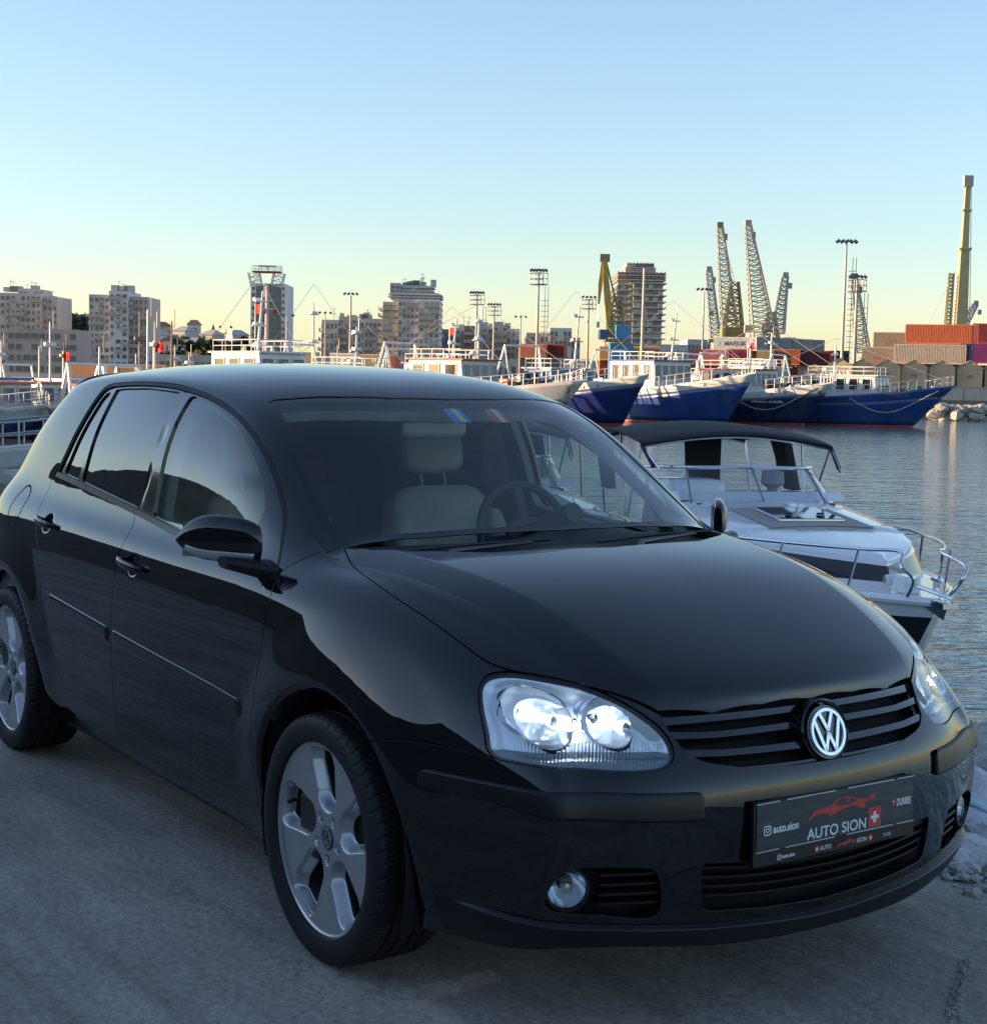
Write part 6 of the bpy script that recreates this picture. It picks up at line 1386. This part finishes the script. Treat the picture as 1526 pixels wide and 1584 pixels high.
for a in [('tallest light mast at the centre with a caged ladder', 829, 421, 240), ('light mast just right of the terraced tower', 735, 455, 260), ('short light mast with aerials right of the terraced tower', 762, 473, 270, .4, True, 5, False), ('smallest light mast with two lamps at the centre', 803, 492, 280, .3, False, 3, False), ('slim light mast left of the yellow crane', 907, 462, 260, .4, True, 4, False), ('light mast standing before the unfinished tower', 991, 413, 250, .55, False, 5, False), ('light mast left of the lattice cranes', 1084, 450, 260, .32, False, 4, False), ('tall light mast right of the lattice cranes', 1299.5, 377, 230, .45, False, 5), ('light mast beside the small lattice boom at the right', 1318.5, 431, 225, .55, True, 5, True), ('light mast left of the terraced tower', 541, 457, 250, .4, False, 4, False), ('thin light mast before the small flats', 502, 486, 240, .22, False, 3, False), ('short beacon post right of the glass tower', 443, 490, 180, .25, False, 2, False), ('aerial post above the small houses at the left', 349, 508, 200, .18, False, 2, False)]: light_mast(*a)
# --- cranes
def lattice(b, a, c, w0, w1, n, r=.10):
    a = Vector(a); c = Vector(c); t = (c - a).normalized(); x = t.cross(Vector((0, 1, 0))).normalized(); y = x.cross(t).normalized(); C = []
    for k in range(n + 1):
        f = k / n; w = w0 + (w1 - w0) * f; p = a.lerp(c, f); C.append([p + x * w * i + y * w * j for i, j in ((-.5, -.5), (.5, -.5), (.5, .5), (-.5, .5))])
    for k in range(n):
        for e in range(4): b.bar(C[k][e], C[k + 1][e], r * 1.5); b.bar(C[k][e], C[k + 1][(e + 1) % 4], r); b.bar(C[k][e], C[k][(e + 1) % 4], r)
crust = mat('crane_weathered', (.40, .37, .30), .6, noise=(.4, .3)); cyel = mat('crane_yellow', (.36, .28, .07), .5, noise=(.4, .2)); cgrey = mat('crane_grey', (.33, .34, .36), .6); colive = mat('crane_olive', (.24, .21, .09), .6, noise=(.5, .3)); cblue = mat('crane_blue', (.06, .22, .42), .5, noise=(.6, .15)); cbeige = mat('crane_beige', (.42, .34, .17), .5, noise=(.3, .15))
def crane_root(label, px, D, name='harbour_crane'):
    t = thing(name, label, 'crane'); x, y = gp(px, D); t.location = (x, y, .35); t.rotation_euler = (0, 0, hd(0)); S = D / FPX
    return t, (lambda qx, qy, dy=0: Vector((float((wp(qx, qy, D)[:2] - np.array([x, y])) @ RT), dy, hz(qx, qy, D) - .35)))
def lattice_crane(label, px, D, foot, tip, tower, mm, mt, w=3.0, tip_w=1.0, n=16, ctr=True):
    t, W_ = crane_root(label, px, D)
    q = MB(); lattice(q, W_(*foot), W_(*tip), w, tip_w, n, .16 * D / 300); tag(q.build('boom_lattice', mm, t), kind='stuff')
    q = MB(); e = W_(*tip); q.cbox((e.x, 0, e.z + .3), (1.3, 1.1, 1.1)); q.build('boom_head', mt, t)
    q = MB(); q.cbox((e.x + 1.2, 0, e.z - 2.2), (.8, .8, 1.3)); q.build('hook_block', mt, t)
    if tower:
        a = W_(px, 600); a.z = 0; c = W_(*tower); q = MB(); lattice(q, a, Vector((c.x, 0, c.z * .55)), 5.0, 4.0, 5, .28); tag(q.build('portal_frame', mt, t), kind='stuff')
        q = MB(); q.cbox((c.x - .4, 0, c.z * .52), (4.5, 4, 2.0)); q.build('machine_house', mt, t, bevel=.1)
        q = MB(); lattice(q, Vector((c.x, 0, c.z * .5)), c, 4.2, 1.4, 7, .26); tag(q.build('a_frame', mt, t), kind='stuff')
        q = MB(); q.tube([c, W_(*tip)], .10, 4); q.tube([c + Vector((0, .8, 0)), W_(*foot).lerp(W_(*tip), .6)], .08, 4); q.build('hoist_cable', steel, t)
        rr = random.Random(px)
        for k in range(5): q = MB(); q.cbox((c.x + rr.uniform(-5, 5), rr.uniform(-1, 1), c.z * rr.uniform(.4, .8)), (rr.uniform(1, 3), 1.5, rr.uniform(.6, 1.6))); q.build('platform', mt, t)
    return t
lattice_crane('weathered lattice crane with olive tower, left of the tall pair', 1128, 330, (1129, 520), (1113, 350), (1136, 436), crust, colive, 3.4, 1.1, 20)
lattice_crane('tallest lattice crane, with a wide ladder like boom', 1190, 325, (1180, 520), (1156.5, 347), (1192, 482), crust, crust, 4.6, 1.1, 22)
lattice_crane('grey lattice boom thinner and left of the pair', 1104, 360, (1106, 522), (1096, 418), None, cgrey, cgrey, 2.2, 1.2, 14)
lattice_crane('grey lattice boom right of the tall pair, leaning right', 1206, 360, (1202, 515), (1214, 427), None, cgrey, cgrey, 2.8, 1.2, 12)
lattice_crane('pale lattice boom leaning left beside a light mast', 1330, 300, (1333, 545), (1320, 430), None, crust, mat('dark_navy_metal', (.05, .07, .12), .6), 2.6, 1.0, 16)
lattice_crane('small far crane jib behind the big beige boom', 1492, 420, (1488, 500), (1508, 470), None, cgrey, cgrey, 2.4, 1.2, 6)
t, W_ = crane_root('broad tapered beige boom rising behind the orange container', 1484, 260)
q = MB(); a = W_(1484, 506); c = W_(1496, 286); 
for z0_, z1_, w0_, w1_ in ((0, .55, 1.9, 1.4), (.55, 1, 1.15, .8)):
    p = a.lerp(c, z0_); r2 = a.lerp(c, z1_); q.add([p + Vector((i * w0_ / 2, j * w0_ / 2, 0)) for i, j in ((-1, -1), (1, -1), (1, 1), (-1, 1))] + [r2 + Vector((i * w1_ / 2, j * w1_ / 2, 0)) for i, j in ((-1, -1), (1, -1), (1, 1), (-1, 1))], [(0, 1, 5, 4), (1, 2, 6, 5), (2, 3, 7, 6), (3, 0, 4, 7), (4, 5, 6, 7)])
q.build('boom', cbeige, t); q = MB(); q.cbox((c.x, 0, c.z + .6), (1.5, 1.2, 1.8)); q.build('boom_head', crust, t)
q = MB(); p = a.lerp(c, .55); q.cbox(p, (2.0, 1.8, .4)); q.build('boom_collar', cbeige, t); q = MB(); p = a.lerp(c, .82); q.cbox(p, (1.5, 1.3, .3)); q.build('boom_collar', cbeige, t)
q = MB(); lattice(q, a + Vector((-2.1, 0, 0)), a.lerp(c, .38) + Vector((-1.9, 0, 0)), .9, .7, 14, .10); tag(q.build('ladder_cage', colive, t), kind='stuff')
q = MB(); q.tube([c + Vector((.6, 0, 0)), a + Vector((1.6, 0, 0))], .06, 4); q.tube([a.lerp(c, .3) + Vector((-2.3, 0, 0)), a + Vector((-6, 0, -1))], .06, 4); q.build('hoist_cable', steel, t)
q = MB(); lattice(q, Vector((a.x, 0, 0)), a, 5, 4, 4, .3); tag(q.build('portal_frame', cbeige, t), kind='stuff')
# yellow jib crane with blue machine house
t, W_ = crane_root('yellow level luffing crane with a light blue machine house', 948, 255)
q = MB()
def limb(b, pts, ws, d=1.4):
    V = []; 
    for (p, w) in zip(pts, ws): V.append([p + Vector((i * w / 2, j * d / 2, 0)) for i, j in ((-1, -1), (1, -1), (1, 1), (-1, 1))])
    for k in range(len(V) - 1): b.add(V[k] + V[k + 1], [(0, 1, 5, 4), (1, 2, 6, 5), (2, 3, 7, 6), (3, 0, 4, 7), (0, 3, 2, 1), (4, 5, 6, 7)])
limb(q, [W_(945, 522), W_(938, 450), W_(934.5, 402)], [1.3, 1.05, .6]); q.build('main_jib', cyel, t)
q = MB(); limb(q, [W_(925.5, 470), W_(928, 440), W_(932, 404)], [.3, .7, .5], .7); q.build('fly_jib', cyel, t)
q = MB(); limb(q, [W_(953, 470), W_(937, 404)], [.3, .3], .3); limb(q, [W_(963, 490), W_(957, 465)], [.6, .5], .6); q.build('back_stay', cyel, t)
q = MB(); p = W_(935, 399); q.cbox(p, (1.6, 1.3, 1.2)); q.build('jib_head', colive, t)
q = MB(); a = W_(950, 504); c = W_(971, 526); q.box(a.x, c.x, -3, 3, c.z, a.z); q.build('machine_house', cblue, t, bevel=.1)
q = MB(); a = W_(926, 510); c = W_(939, 525); q.box(a.x, c.x, -2, 2, c.z, a.z); q.build('operator_cab', mat('cab_dark_blue', (.03, .08, .18), .4), t, bevel=.1)
q = MB(); a = W_(934, 524); c = W_(966, 529); q.box(a.x, c.x, -2.6, 2.6, c.z, a.z); q.build('slewing_platform', colive, t)
q = MB(); a = W_(942, 531); q.box(a.x, a.x + 1.9 * 2, -2, 2, 0, a.z); q.build('pedestal', cblue, t)
q = MB(); lattice(q, W_(952, 505), W_(955, 458), 2.6, 1.0, 6, .16); tag(q.build('a_frame', colive, t), kind='stuff')
q = MB(); q.tube([W_(924.5, 472), W_(924.5, 500)], .05, 4); q.cbox(W_(924.5, 502), (.5, .5, 1.0)); q.build('hook', steel, t)
# --- buildings
def bmat(nm, c=(.3, .3, .3)): return mat('facade_' + nm, c, .8, noise=(.12, .12, 8), grime=(tuple(v * .7 for v in c), .2, .56, .8))
def block(t, x0, x1, y0, y1, z0, z1, floors, bays, wallm, winm, balc=None, sides=True, slab=.0, winw=.55, winh=.5, seed=0, par=.5, shade=None):
    rr = random.Random(seed + int(x0 * 7)); q = MB(); q.box(x0, x1, y0, y1, z0, z1 + par); q.build('wall', wallm, t)
    fh = (z1 - z0) / floors; wn = MB(); fr = MB(); bl = MB()
    faces = [('f', x0, x1)] + ([('l', y0, y1)] if sides else [])
    for kind, a, c in faces:
        nb = bays if kind == 'f' else max(2, int(bays * (c - a) / (x1 - x0)) + 1)
        bw_ = (c - a) / nb
        for f in range(floors):
            for k in range(nb):
                if rr.random() < .10: continue
                ctr = a + bw_ * (k + .5); ww = bw_ * winw * rr.choice([.6, 1, 1, 1.25]) / 2; zb = z0 + fh * (f + .28); zt = zb + fh * winh
                if kind == 'f': wn.box(ctr - ww, ctr + ww, y0 - .12, y0 - .02, zb, zt); fr.box(ctr - ww - .12, ctr + ww + .12, y0 - .20, y0 - .0, zb - .14, zb - .01)
                else: wn.box(x0 - .12, x0 - .02, ctr - ww, ctr + ww, zb, zt)
                if balc and rr.random() < balc:
                    if kind == 'f': bl.box(ctr - bw_ * .46, ctr + bw_ * .46, y0 - 1.3, y0 - .03, z0 + fh * f + .02, z0 + fh * f + .17); bl.box(ctr - bw_ * .46, ctr + bw_ * .46, y0 - 1.32, y0 - 1.22, z0 + fh * f + .17, z0 + fh * f + 1.05)
                    else: bl.box(x0 - 1.3, x0 - .03, ctr - bw_ * .46, ctr + bw_ * .46, z0 + fh * f + .02, z0 + fh * f + .17); bl.box(x0 - 1.32, x0 - 1.22, ctr - bw_ * .46, ctr + bw_ * .46, z0 + fh * f + .17, z0 + fh * f + 1.05)
            if slab: q2 = MB(); q2.box(x0 - slab, x1 + slab, y0 - slab, y1, z0 + fh * (f + 1) - .12, z0 + fh * (f + 1) + .12); q2.build('floor_slab', wallm if not shade else shade, t)
    tag(wn.build('windows', winm, t), kind='stuff'); 
    if fr.v: tag(fr.build('window_sills', wallm, t), kind='stuff')
    if bl.v: tag(bl.build('balconies', balm, t), kind='stuff')
balm = mat('balcony_plaster', (.42, .39, .35), .8); winm = mat('far_window', (.09, .095, .10), .25, coat=.4)
def building(label, px, D, rz=0, name='apartment_building'):
    t = thing(name, label, 'building'); x, y = gp(px, D); t.location = (x, y, .0); t.rotation_euler = (0, 0, hd(0) + R(rz)); S = D / FPX
    return t, (lambda qx: (qx - px) * S), (lambda py, qx=None: hz(qx or px, py, D))
def rooftop(t, x0, x1, y0, z, n, seed, mm):
    rr = random.Random(seed)
    for k in range(n):
        x = rr.uniform(x0 + 1, x1 - 1); s = rr.uniform(.5, 1.4); q = MB(); q.box(x - s, x + s, y0 + 2, y0 + 4 + s, z, z + rr.uniform(.8, 2.4)); q.build('roof_hut', mm, t)
    for k in range(n):
        x = rr.uniform(x0 + 1, x1 - 1); q = MB(); h_ = rr.uniform(1.5, 4); q.tube([(x, y0 + 3, z), (x, y0 + 3, z + h_)], .07, 5); q.tube([(x - .6, y0 + 3, z + h_ * .85), (x + .6, y0 + 3, z + h_ * .85)], .05, 4); q.build('aerial', steel, t)
w1 = bmat('beige', (.54, .47, .42)); w2 = bmat('grey', (.50, .48, .46)); w3 = bmat('white', (.62, .60, .57)); w4 = bmat('dim', (.44, .41, .37)); glassm = mat('curtain_glass', (.05, .09, .11), .15, coat=.6, metal=.3)
D0 = 430
t, X, Z = building('beige block of flats with a stepped top at the left edge', 30, D0)
block(t, X(-30), X(64), 0, 16, 0, Z(456), 11, 12, w1, winm, .45, False, seed=1); block(t, X(64.2), X(87), 1.5, 16, 0, Z(460), 11, 3, w4, winm, .3, False, seed=2); block(t, X(24), X(63), 3, 12, Z(456) + .5, Z(449), 1, 5, w1, winm, None, False); rooftop(t, X(0), X(60), 2, Z(450), 5, 3, w4)
t, X, Z = building('low pinkish building with wide windows in front of the left flats', 65, 380)
block(t, X(12), X(119), 0, 14, 0, Z(512), 4, 9, bmat('pinkish', (.44, .36, .32)), winm, None, False, winw=.7, seed=3)
t, X, Z = building('tall pale grey block of flats, left of the small houses', 182, 420)
block(t, X(138), X(170), 0, 16, 0, Z(459), 11, 4, w2, winm, .35, False, seed=4); block(t, X(170.2), X(199), -1.0, 15, 0, Z(453), 11, 3, w3, winm, .5, False, seed=5, winw=.6); block(t, X(199.2), X(228), .8, 16, 0, Z(461), 11, 4, w4, winm, .4, False, seed=6); rooftop(t, X(165), X(200), 2, Z(453), 4, 5, w4)
t, X, Z = building('dark glass office tower behind the radar mast', 413, 450, name='office_tower')
block(t, X(387), X(395), 0, 18, 0, Z(441), 14, 1, w3, winm, None, False, seed=7); block(t, X(395.2), X(434), 1.0, 18, 0, Z(441), 15, 9, glassm, mat('glass_pane', (.06, .12, .15), .12, coat=.6), None, False, winw=.8, winh=.72, seed=8); block(t, X(434.2), X(440), 0, 18, 0, Z(441), 14, 1, w3, winm, None, False, seed=9)
t, X, Z = building('small grey flats with stepped roofs, left of the terraced tower', 540, 430)
block(t, X(497), X(522), 0, 15, 0, Z(498), 6, 4, w2, winm, .4, seed=10); block(t, X(522.2), X(556), 2, 15, 0, Z(492), 7, 5, w4, winm, .5, False, seed=11); block(t, X(556.2), X(588), 0, 15, 0, Z(495), 6, 5, w2, winm, .6, False, seed=12); rooftop(t, X(500), X(585), 2, Z(494), 6, 6, w4)
t, X, Z = building('terraced apartment tower with stepped top floors and balconies', 634, 400)
block(t, X(590), X(614), 2, 20, 0, Z(470), 12, 3, bmat('sand', (.50, .42, .30)), winm, .7, True, seed=13); block(t, X(614.2), X(646), 0, 18, 0, Z(466), 13, 5, w2, winm, .2, False, seed=14, slab=.15); block(t, X(646.2), X(678), -1.2, 18, 0, Z(466), 13, 4, w3, winm, .8, False, seed=15, slab=.25)
block(t, X(602), X(676), 2, 16, Z(466) + .5, Z(455), 2, 9, w2, mat('terrace_glass', (.16, .19, .2), .15, coat=.5), None, False, seed=16, slab=.7, winw=.8); block(t, X(610), X(664), 4, 14, Z(455), Z(443), 2, 7, w2, mat('terrace_glass'), None, False, seed=17, slab=.6, winw=.8); block(t, X(600), X(616), 3, 10, Z(455), Z(440), 2, 2, w4, winm, None, False, seed=18); block(t, X(624), X(652), 5, 12, Z(443), Z(437), 1, 4, w4, winm, None, False); rooftop(t, X(610), X(672), 3, Z(441), 7, 8, w4)
t, X, Z = building('long flats with brown bays between the two light masts', 742, 440)
for k, (a, c, py, mm) in enumerate([(681, 697, 513, bmat('blue_grey', (.20, .23, .28))), (697.2, 716, 510, w2), (716.2, 733, 507, bmat('brown', (.30, .20, .17))), (733.2, 762, 506, w2), (762.2, 782, 504, w4), (782.2, 803, 510, w3)]): block(t, X(a), X(c), (k % 2) * 1.5, 16, 0, Z(py), 7, 3, mm, winm, .5, k == 0, seed=20 + k)
rooftop(t, X(690), X(800), 2, Z(507), 8, 9, w4)
t, X, Z = building('low cream flats between the central light masts', 862, 420)
block(t, X(812), X(848), 2, 16, 0, Z(518), 5, 5, bmat('cream', (.55, .48, .38)), winm, .3, seed=30); block(t, X(848.2), X(882), 0, 16, 0, Z(510), 6, 5, w3, winm, .4, True, seed=31); block(t, X(882.2), X(896), 3, 16, 0, Z(524), 4, 3, w2, winm, None, False, seed=32)
t, X, Z = building('unfinished concrete tower with open floors and scaffolding on top', 987, 380, name='unfinished_tower')
block(t, X(951), X(975), 1, 22, 0, Z(440), 17, 4, bmat('raw', (.50, .45, .38)), winm, .3, True, seed=33, winw=.8, winh=.6); block(t, X(975.2), X(1020), 0, 22, 0, Z(438), 17, 6, bmat('raw_grey', (.46, .45, .42)), mat('open_floor', (.20, .20, .19), .7), .3, False, seed=34, slab=.9, winw=.9, winh=.62)
scaf = mat('scaffold_rust', (.36, .22, .17), .8)
for k in range(4):
    q = MB(); z0 = Z(438) + .6 + k * (Z(424) - Z(438)) / 4; q.box(X(950), X(1024), -1, 21, z0, z0 + .3); q.build('open_floor_slab', scaf if k % 2 else bmat('raw_grey'), t)
    if k < 4: q = MB(); [q.box(X(px) - .12, X(px) + .12, yy, yy + .3, z0 + .3, z0 + (Z(424) - Z(438)) / 4) for px in np.linspace(951, 1022, 13) for yy in (-.8, 18)]; tag(q.build('props', scaf, t), kind='stuff')
for k in range(6):
    q = MB(); z0 = Z(423) + k * (Z(405) - Z(423)) / 6; q.box(X(963 + (k > 3) * 2), X(1010 - (k > 3) * 3), 2, 16, z0, z0 + .28); q.build('open_floor_slab', bmat('raw_grey'), t)
    q = MB(); [q.box(X(px) - .12, X(px) + .12, yy, yy + .3, z0 + .28, z0 + (Z(405) - Z(423)) / 6) for px in np.linspace(966, 1006, 9) for yy in (2.2, 14)]; tag(q.build('props', scaf, t), kind='stuff')
t, X, Z = building('low hangar roofs right of the unfinished tower', 1050, 420, name='warehouse')
block(t, X(1024), X(1062), 0, 20, 0, Z(536), 2, 6, w3, winm, None, False, seed=35); block(t, X(1062.2), X(1098), 2, 20, 0, Z(527), 3, 6, w2, winm, None, False, seed=36)
t, X, Z = building('long pale quay shed low behind the marina masts', 400, 330, name='quay_shed')
block(t, X(228), X(500), 0, 16, 0, Z(555), 1, 30, bmat('shed', (.40, .37, .33)), winm, None, False, seed=37)
t, X, Z = building('long low terminal shed behind the trawlers', 850, 340, name='quay_shed'); block(t, X(690), X(1060), 0, 16, 0, Z(560), 1, 34, w4, winm, None, False, seed=38)
# hillside houses and minaret
rs = random.Random(8); roofm = mat('tile_roof', (.26, .13, .09), .8)
for k, (px, py, w, D) in enumerate([(236, 520, 18, 520), (252, 507, 30, 560), (276, 514, 22, 540), (300, 504, 20, 560), (318, 520, 22, 520), (345, 524, 20, 540), (372, 521, 26, 500), (108, 500, 20, 560), (130, 494, 16, 600), (262, 530, 26, 480), (296, 533, 24, 470), (560, 520, 20, 520)]):
    t, X, Z = building('small %s house on the hillside, %s' % (['white', 'cream', 'grey'][k % 3], ['left above the sheds', 'largest of the group', 'under the big white one', 'highest right of the flats', 'left of the minaret', 'right of the minaret', 'left of the glass tower', 'between the two tall flats, lower', 'between the two tall flats, upper', 'front row centre', 'front row below the minaret', 'behind the small grey flats'][k]), px, D, rs.uniform(-25, 25), 'hillside_house')
    block(t, -w / 2 * D / FPX, w / 2 * D / FPX, 0, 9, 0, Z(py), max(3, int(Z(py) / 3.2)), 4, [w3, bmat('cream2', (.46, .40, .32)), w2][k % 3], winm, None, True, seed=60 + k)
    zz = Z(py) + .5; hw_ = w / 2 * D / FPX; q = MB(); q.add([(-hw_ - .4, -.5, zz), (hw_ + .4, -.5, zz), (hw_ + .4, 9.5, zz), (-hw_ - .4, 9.5, zz), (-hw_ * .5, 4.5, zz + 1.8), (hw_ * .5, 4.5, zz + 1.8)], [(0, 1, 5, 4), (1, 2, 5), (2, 3, 4, 5), (3, 0, 4), (0, 3, 2, 1)]); q.build('roof', roofm if k % 2 else w4, t)
t = thing('minaret', 'thin minaret with a pointed cap among the hillside houses', 'minaret'); x, y = gp(329.5, 560); t.location = (x, y, 0); H = hz(329, 500, 560)
q = MB(); q.lathe([(1.1, 0), (1.0, H * .6), (1.6, H * .62), (1.6, H * .66), (.8, H * .67), (.8, H * .80)], 12); q.build('shaft', w3, t); q = MB(); q.lathe([(1.0, H * .80), (.5, H * .92), (.0001, H)], 12); q.build('cap', mat('lead_cap', (.2, .21, .22), .5), t)
# hill
rows = []
for i, lat in enumerate(np.linspace(-330, 140, 90)):
    row = []
    for j, dd in enumerate(np.linspace(0, 260, 26)):
        p = CAM[:2] + FW * (620 + dd) + RT * lat; e = math.exp(-((lat + 165) / 60) ** 2) * 20 + math.exp(-((lat + 60) / 80) ** 2) * 3
        row.append((p[0], p[1], -2 + (e + 3 * mn.noise(Vector((lat * .03, dd * .03, 0)))) * smooth01(np.array([dd / 120]))[0]))
    rows.append(row)
m = MB(); m.grid(rows); tag(m.build('hills', mat('dry_hill', (.10, .10, .06), .95, noise=(.05, .4, 8))), kind='structure')
# hill trees: crowns of many small leaf clumps
def tree_mesh(seed):
    rr = random.Random(seed); vs = []; fs = []
    cl = [(rr.gauss(0, 1.5), rr.gauss(0, 1.5), rr.uniform(2.4, 6.0), rr.uniform(.8, 1.7)) for _ in range(11)]
    for cx, cy, cz, r in cl:
        for _ in range(70):
            d = Vector((rr.gauss(0, 1), rr.gauss(0, 1), rr.gauss(0, 1))).normalized() * r * rr.uniform(.6, 1.05); c = Vector((cx, cy, cz)) + d; a = Vector((rr.gauss(0, 1), rr.gauss(0, 1), rr.gauss(0, 1))).normalized() * .34; b = a.orthogonal().normalized() * .28
            k = len(vs); vs += [c - a - b, c + a - b, c + a + b, c - a + b]; fs.append((k, k + 1, k + 2, k + 3))
    me = bpy.data.meshes.new('crown'); me.from_pydata(vs, [], fs); me.materials.append(mat('foliage', (.045, .065, .028), .8, noise=(.8, .35))); return me
TM = [tree_mesh(k) for k in range(4)]; q = MB(); q.tube([(0, 0, -1), (.1, 0, 1.6), (0, .1, 3.4)], [.28, .2, .1], 7); q.tube([(.05, 0, 1.6), (1.0, .4, 3.4)], [.14, .06], 6); TR_ = q.mesh('trunk'); TR_.materials.append(mat('bark', (.09, .07, .05), .9))
rs = random.Random(21)
spots = [(93 + rs.uniform(0, 44), rs.uniform(480, 560), rs.uniform(.9, 1.7)) for _ in range(26)] + [(rs.uniform(228, 380), rs.uniform(430, 600), rs.uniform(.7, 1.3)) for _ in range(26)] + [(rs.uniform(535, 575), 350, .9) for _ in range(3)]
for px, D, s in spots:
    x, y = gp(px, D); o = thing('hill_tree', 'dark green tree on the slope between the two tall left flats' if px < 150 else 'dark green tree among the small hillside houses' if px < 500 else 'dark tree before the small grey flats', 'tree', group='trees between the left flats' if px < 150 else 'trees among the hillside houses' if px < 500 else 'trees before the small grey flats'); base = 8 + (110 - px) * .0 if px < 150 else 4
    o.location = (x, y, base * (1 if D > 450 else .6) if px < 500 else .3); o.scale = (s, s, s); o.rotation_euler = (0, 0, rs.uniform(0, 6))
    for nm, me in (('crown', rs.choice(TM)), ('trunk', TR_)): c = bpy.data.objects.new(nm, me); COL.objects.link(c); c.parent = o
# radar lattice on the harbour office roof
t = thing('radar_mast', 'red and white lattice radar mast standing before the glass tower', 'radar mast'); x, y = gp(412, 150); t.location = (x, y, 0); t.rotation_euler = (0, 0, hd(0)); S_ = 150 / FPX; ZR = lambda py: hz(412, py, 150)
q = MB(); q.tube([(0, 0, 0), (0, 0, ZR(440))], [.22, .16], 8); q.build('pole', mat('mast_red_white', (.55, .40, .36), .6), t)
q = MB(); lattice(q, (-1.0, 0, ZR(442)), (-1.3, 0, ZR(421)), 1.0, 1.0, 3, .06); lattice(q, (.9, 0, ZR(442)), (1.2, 0, ZR(421)), 1.0, 1.0, 3, .06); tag(q.build('mast_lattice', bwhite, t), kind='stuff')
q = MB(); q.cbox((0, 0, ZR(421)), (2.7, 1.6, .14)); q.build('platform', redp, t); rail(t, [(-1.35, -.8, ZR(421)), (1.35, -.8, ZR(421)), (1.35, .8, ZR(421)), (-1.35, .8, ZR(421))], .55, steel, 10)
q = MB(); q.cbox((0, 0, ZR(412)), (1.7, .2, .18)); q.tube([(0, 0, ZR(421)), (0, 0, ZR(412))], .10, 6); q.build('radar_scanner', steel, t)
for z_, s_ in ((465, 1.1), (478, 1.5)): q = MB(); q.cbox((0, 0, ZR(z_)), (s_, .12, .1)); q.build('cross_arm', bwhite, t)
q = MB(); q.cbox((-.75, -.1, ZR(480)), (.45, .3, .5)); q.build('red_lantern', redp, t); q = MB(); q.cbox((.8, -.1, ZR(482)), (.4, .3, .4)); q.build('red_lantern', redp, t)
# ================================================================ SMALL THINGS ON THE QUAY
def pebble_strip(label, pts, n, s0, s1, w, mm, name='broken_edge'):
    bmx = bmesh.new(); rr = random.Random(len(pts) * 7 + n); P = [Vector((x, y, 0)) for x, y in pts]
    for k in range(n):
        f = rr.random() * (len(P) - 1); i = int(f); p = P[i].lerp(P[min(i + 1, len(P) - 1)], f - i); s = rr.uniform(s0, s1) * (1 if rr.random() < .9 else 1.8)
        p = p + Vector((rr.gauss(0, w), rr.gauss(0, w), s * .2)); M_ = Matrix.Translation(p) @ Matrix.Rotation(rr.uniform(0, 6), 4, 'Z') @ Matrix.Diagonal((s * rr.uniform(.7, 1.6), s, s * .55, 1)); bmesh.ops.create_icosphere(bmx, subdivisions=1, radius=1, matrix=M_)
    for v in bmx.verts: v.co += Vector((mn.noise(v.co * 60), mn.noise(v.co * 60 + Vector((9, 0, 0))), mn.noise(v.co * 60 + Vector((0, 9, 0))))) * s0 * .7
    me = bpy.data.meshes.new(name); bmx.to_mesh(me); bmx.free(); o = link(name, me, mm); return tag(o, label, 'rubble', kind='stuff')
crumb = mat('concrete_crumb', (.26, .25, .23), .9, noise=(8, .3))
pebble_strip('crumbled joint running across the quay at the lower right', [(.86, .55), (1.0, .35), (1.13, .16), (1.25, -.05), (1.38, -.28)], 420, .002, .007, .010, crumb)
pebble_strip('second crumbled joint nearer the camera', [(1.05, .55), (1.20, .30), (1.36, .05), (1.50, -.2)], 220, .0015, .005, .014, crumb)
pebble_strip('loose grit scattered over the quay', [(-6, -1.6), (-3, -1.9), (0, -2.0), (1.5, -1.2), (1.6, 0)], 900, .0012, .0045, .55, crumb, 'grit')
q = MB(); q.tube([(1.62, -.30, .004), (1.68, -.22, .007), (1.70, -.12, .005), (1.69, -.05, .005)], .003, 6); tag(q.build('wire_scrap', blackr), 'short bent black wire lying on the quay in front of the bumper', 'wire')
q = MB(); cushion(q, (.93, .62, .010), (.05, .03, .018), None, 3); tag(q.build('pale_pebble', rock_w), 'small white pebble on the quay at the right edge', 'pebble')
q = MB(); q.tube([(-.35, 1.62, .02), (-.28, 1.72, .03), (-.18, 1.80, .02), (-.10, 1.92, -.05)], [.012, .022, .02, .01], 8); tag(q.build('bottle', mat('pale_blue_plastic', (.30, .50, .58), .25, coat=.5)), 'crushed pale blue plastic scrap between the rocks beside the fog lamp', 'litter')

pebble_strip('broken crumbs of concrete along the quay edge beside the bumper', [(x_, edge_y(x_) - .04) for x_ in np.linspace(-.6, 1.4, 12)], 520, .004, .022, .035, mat('pale_crumb', (.36, .35, .33), .9, noise=(9, .3)))
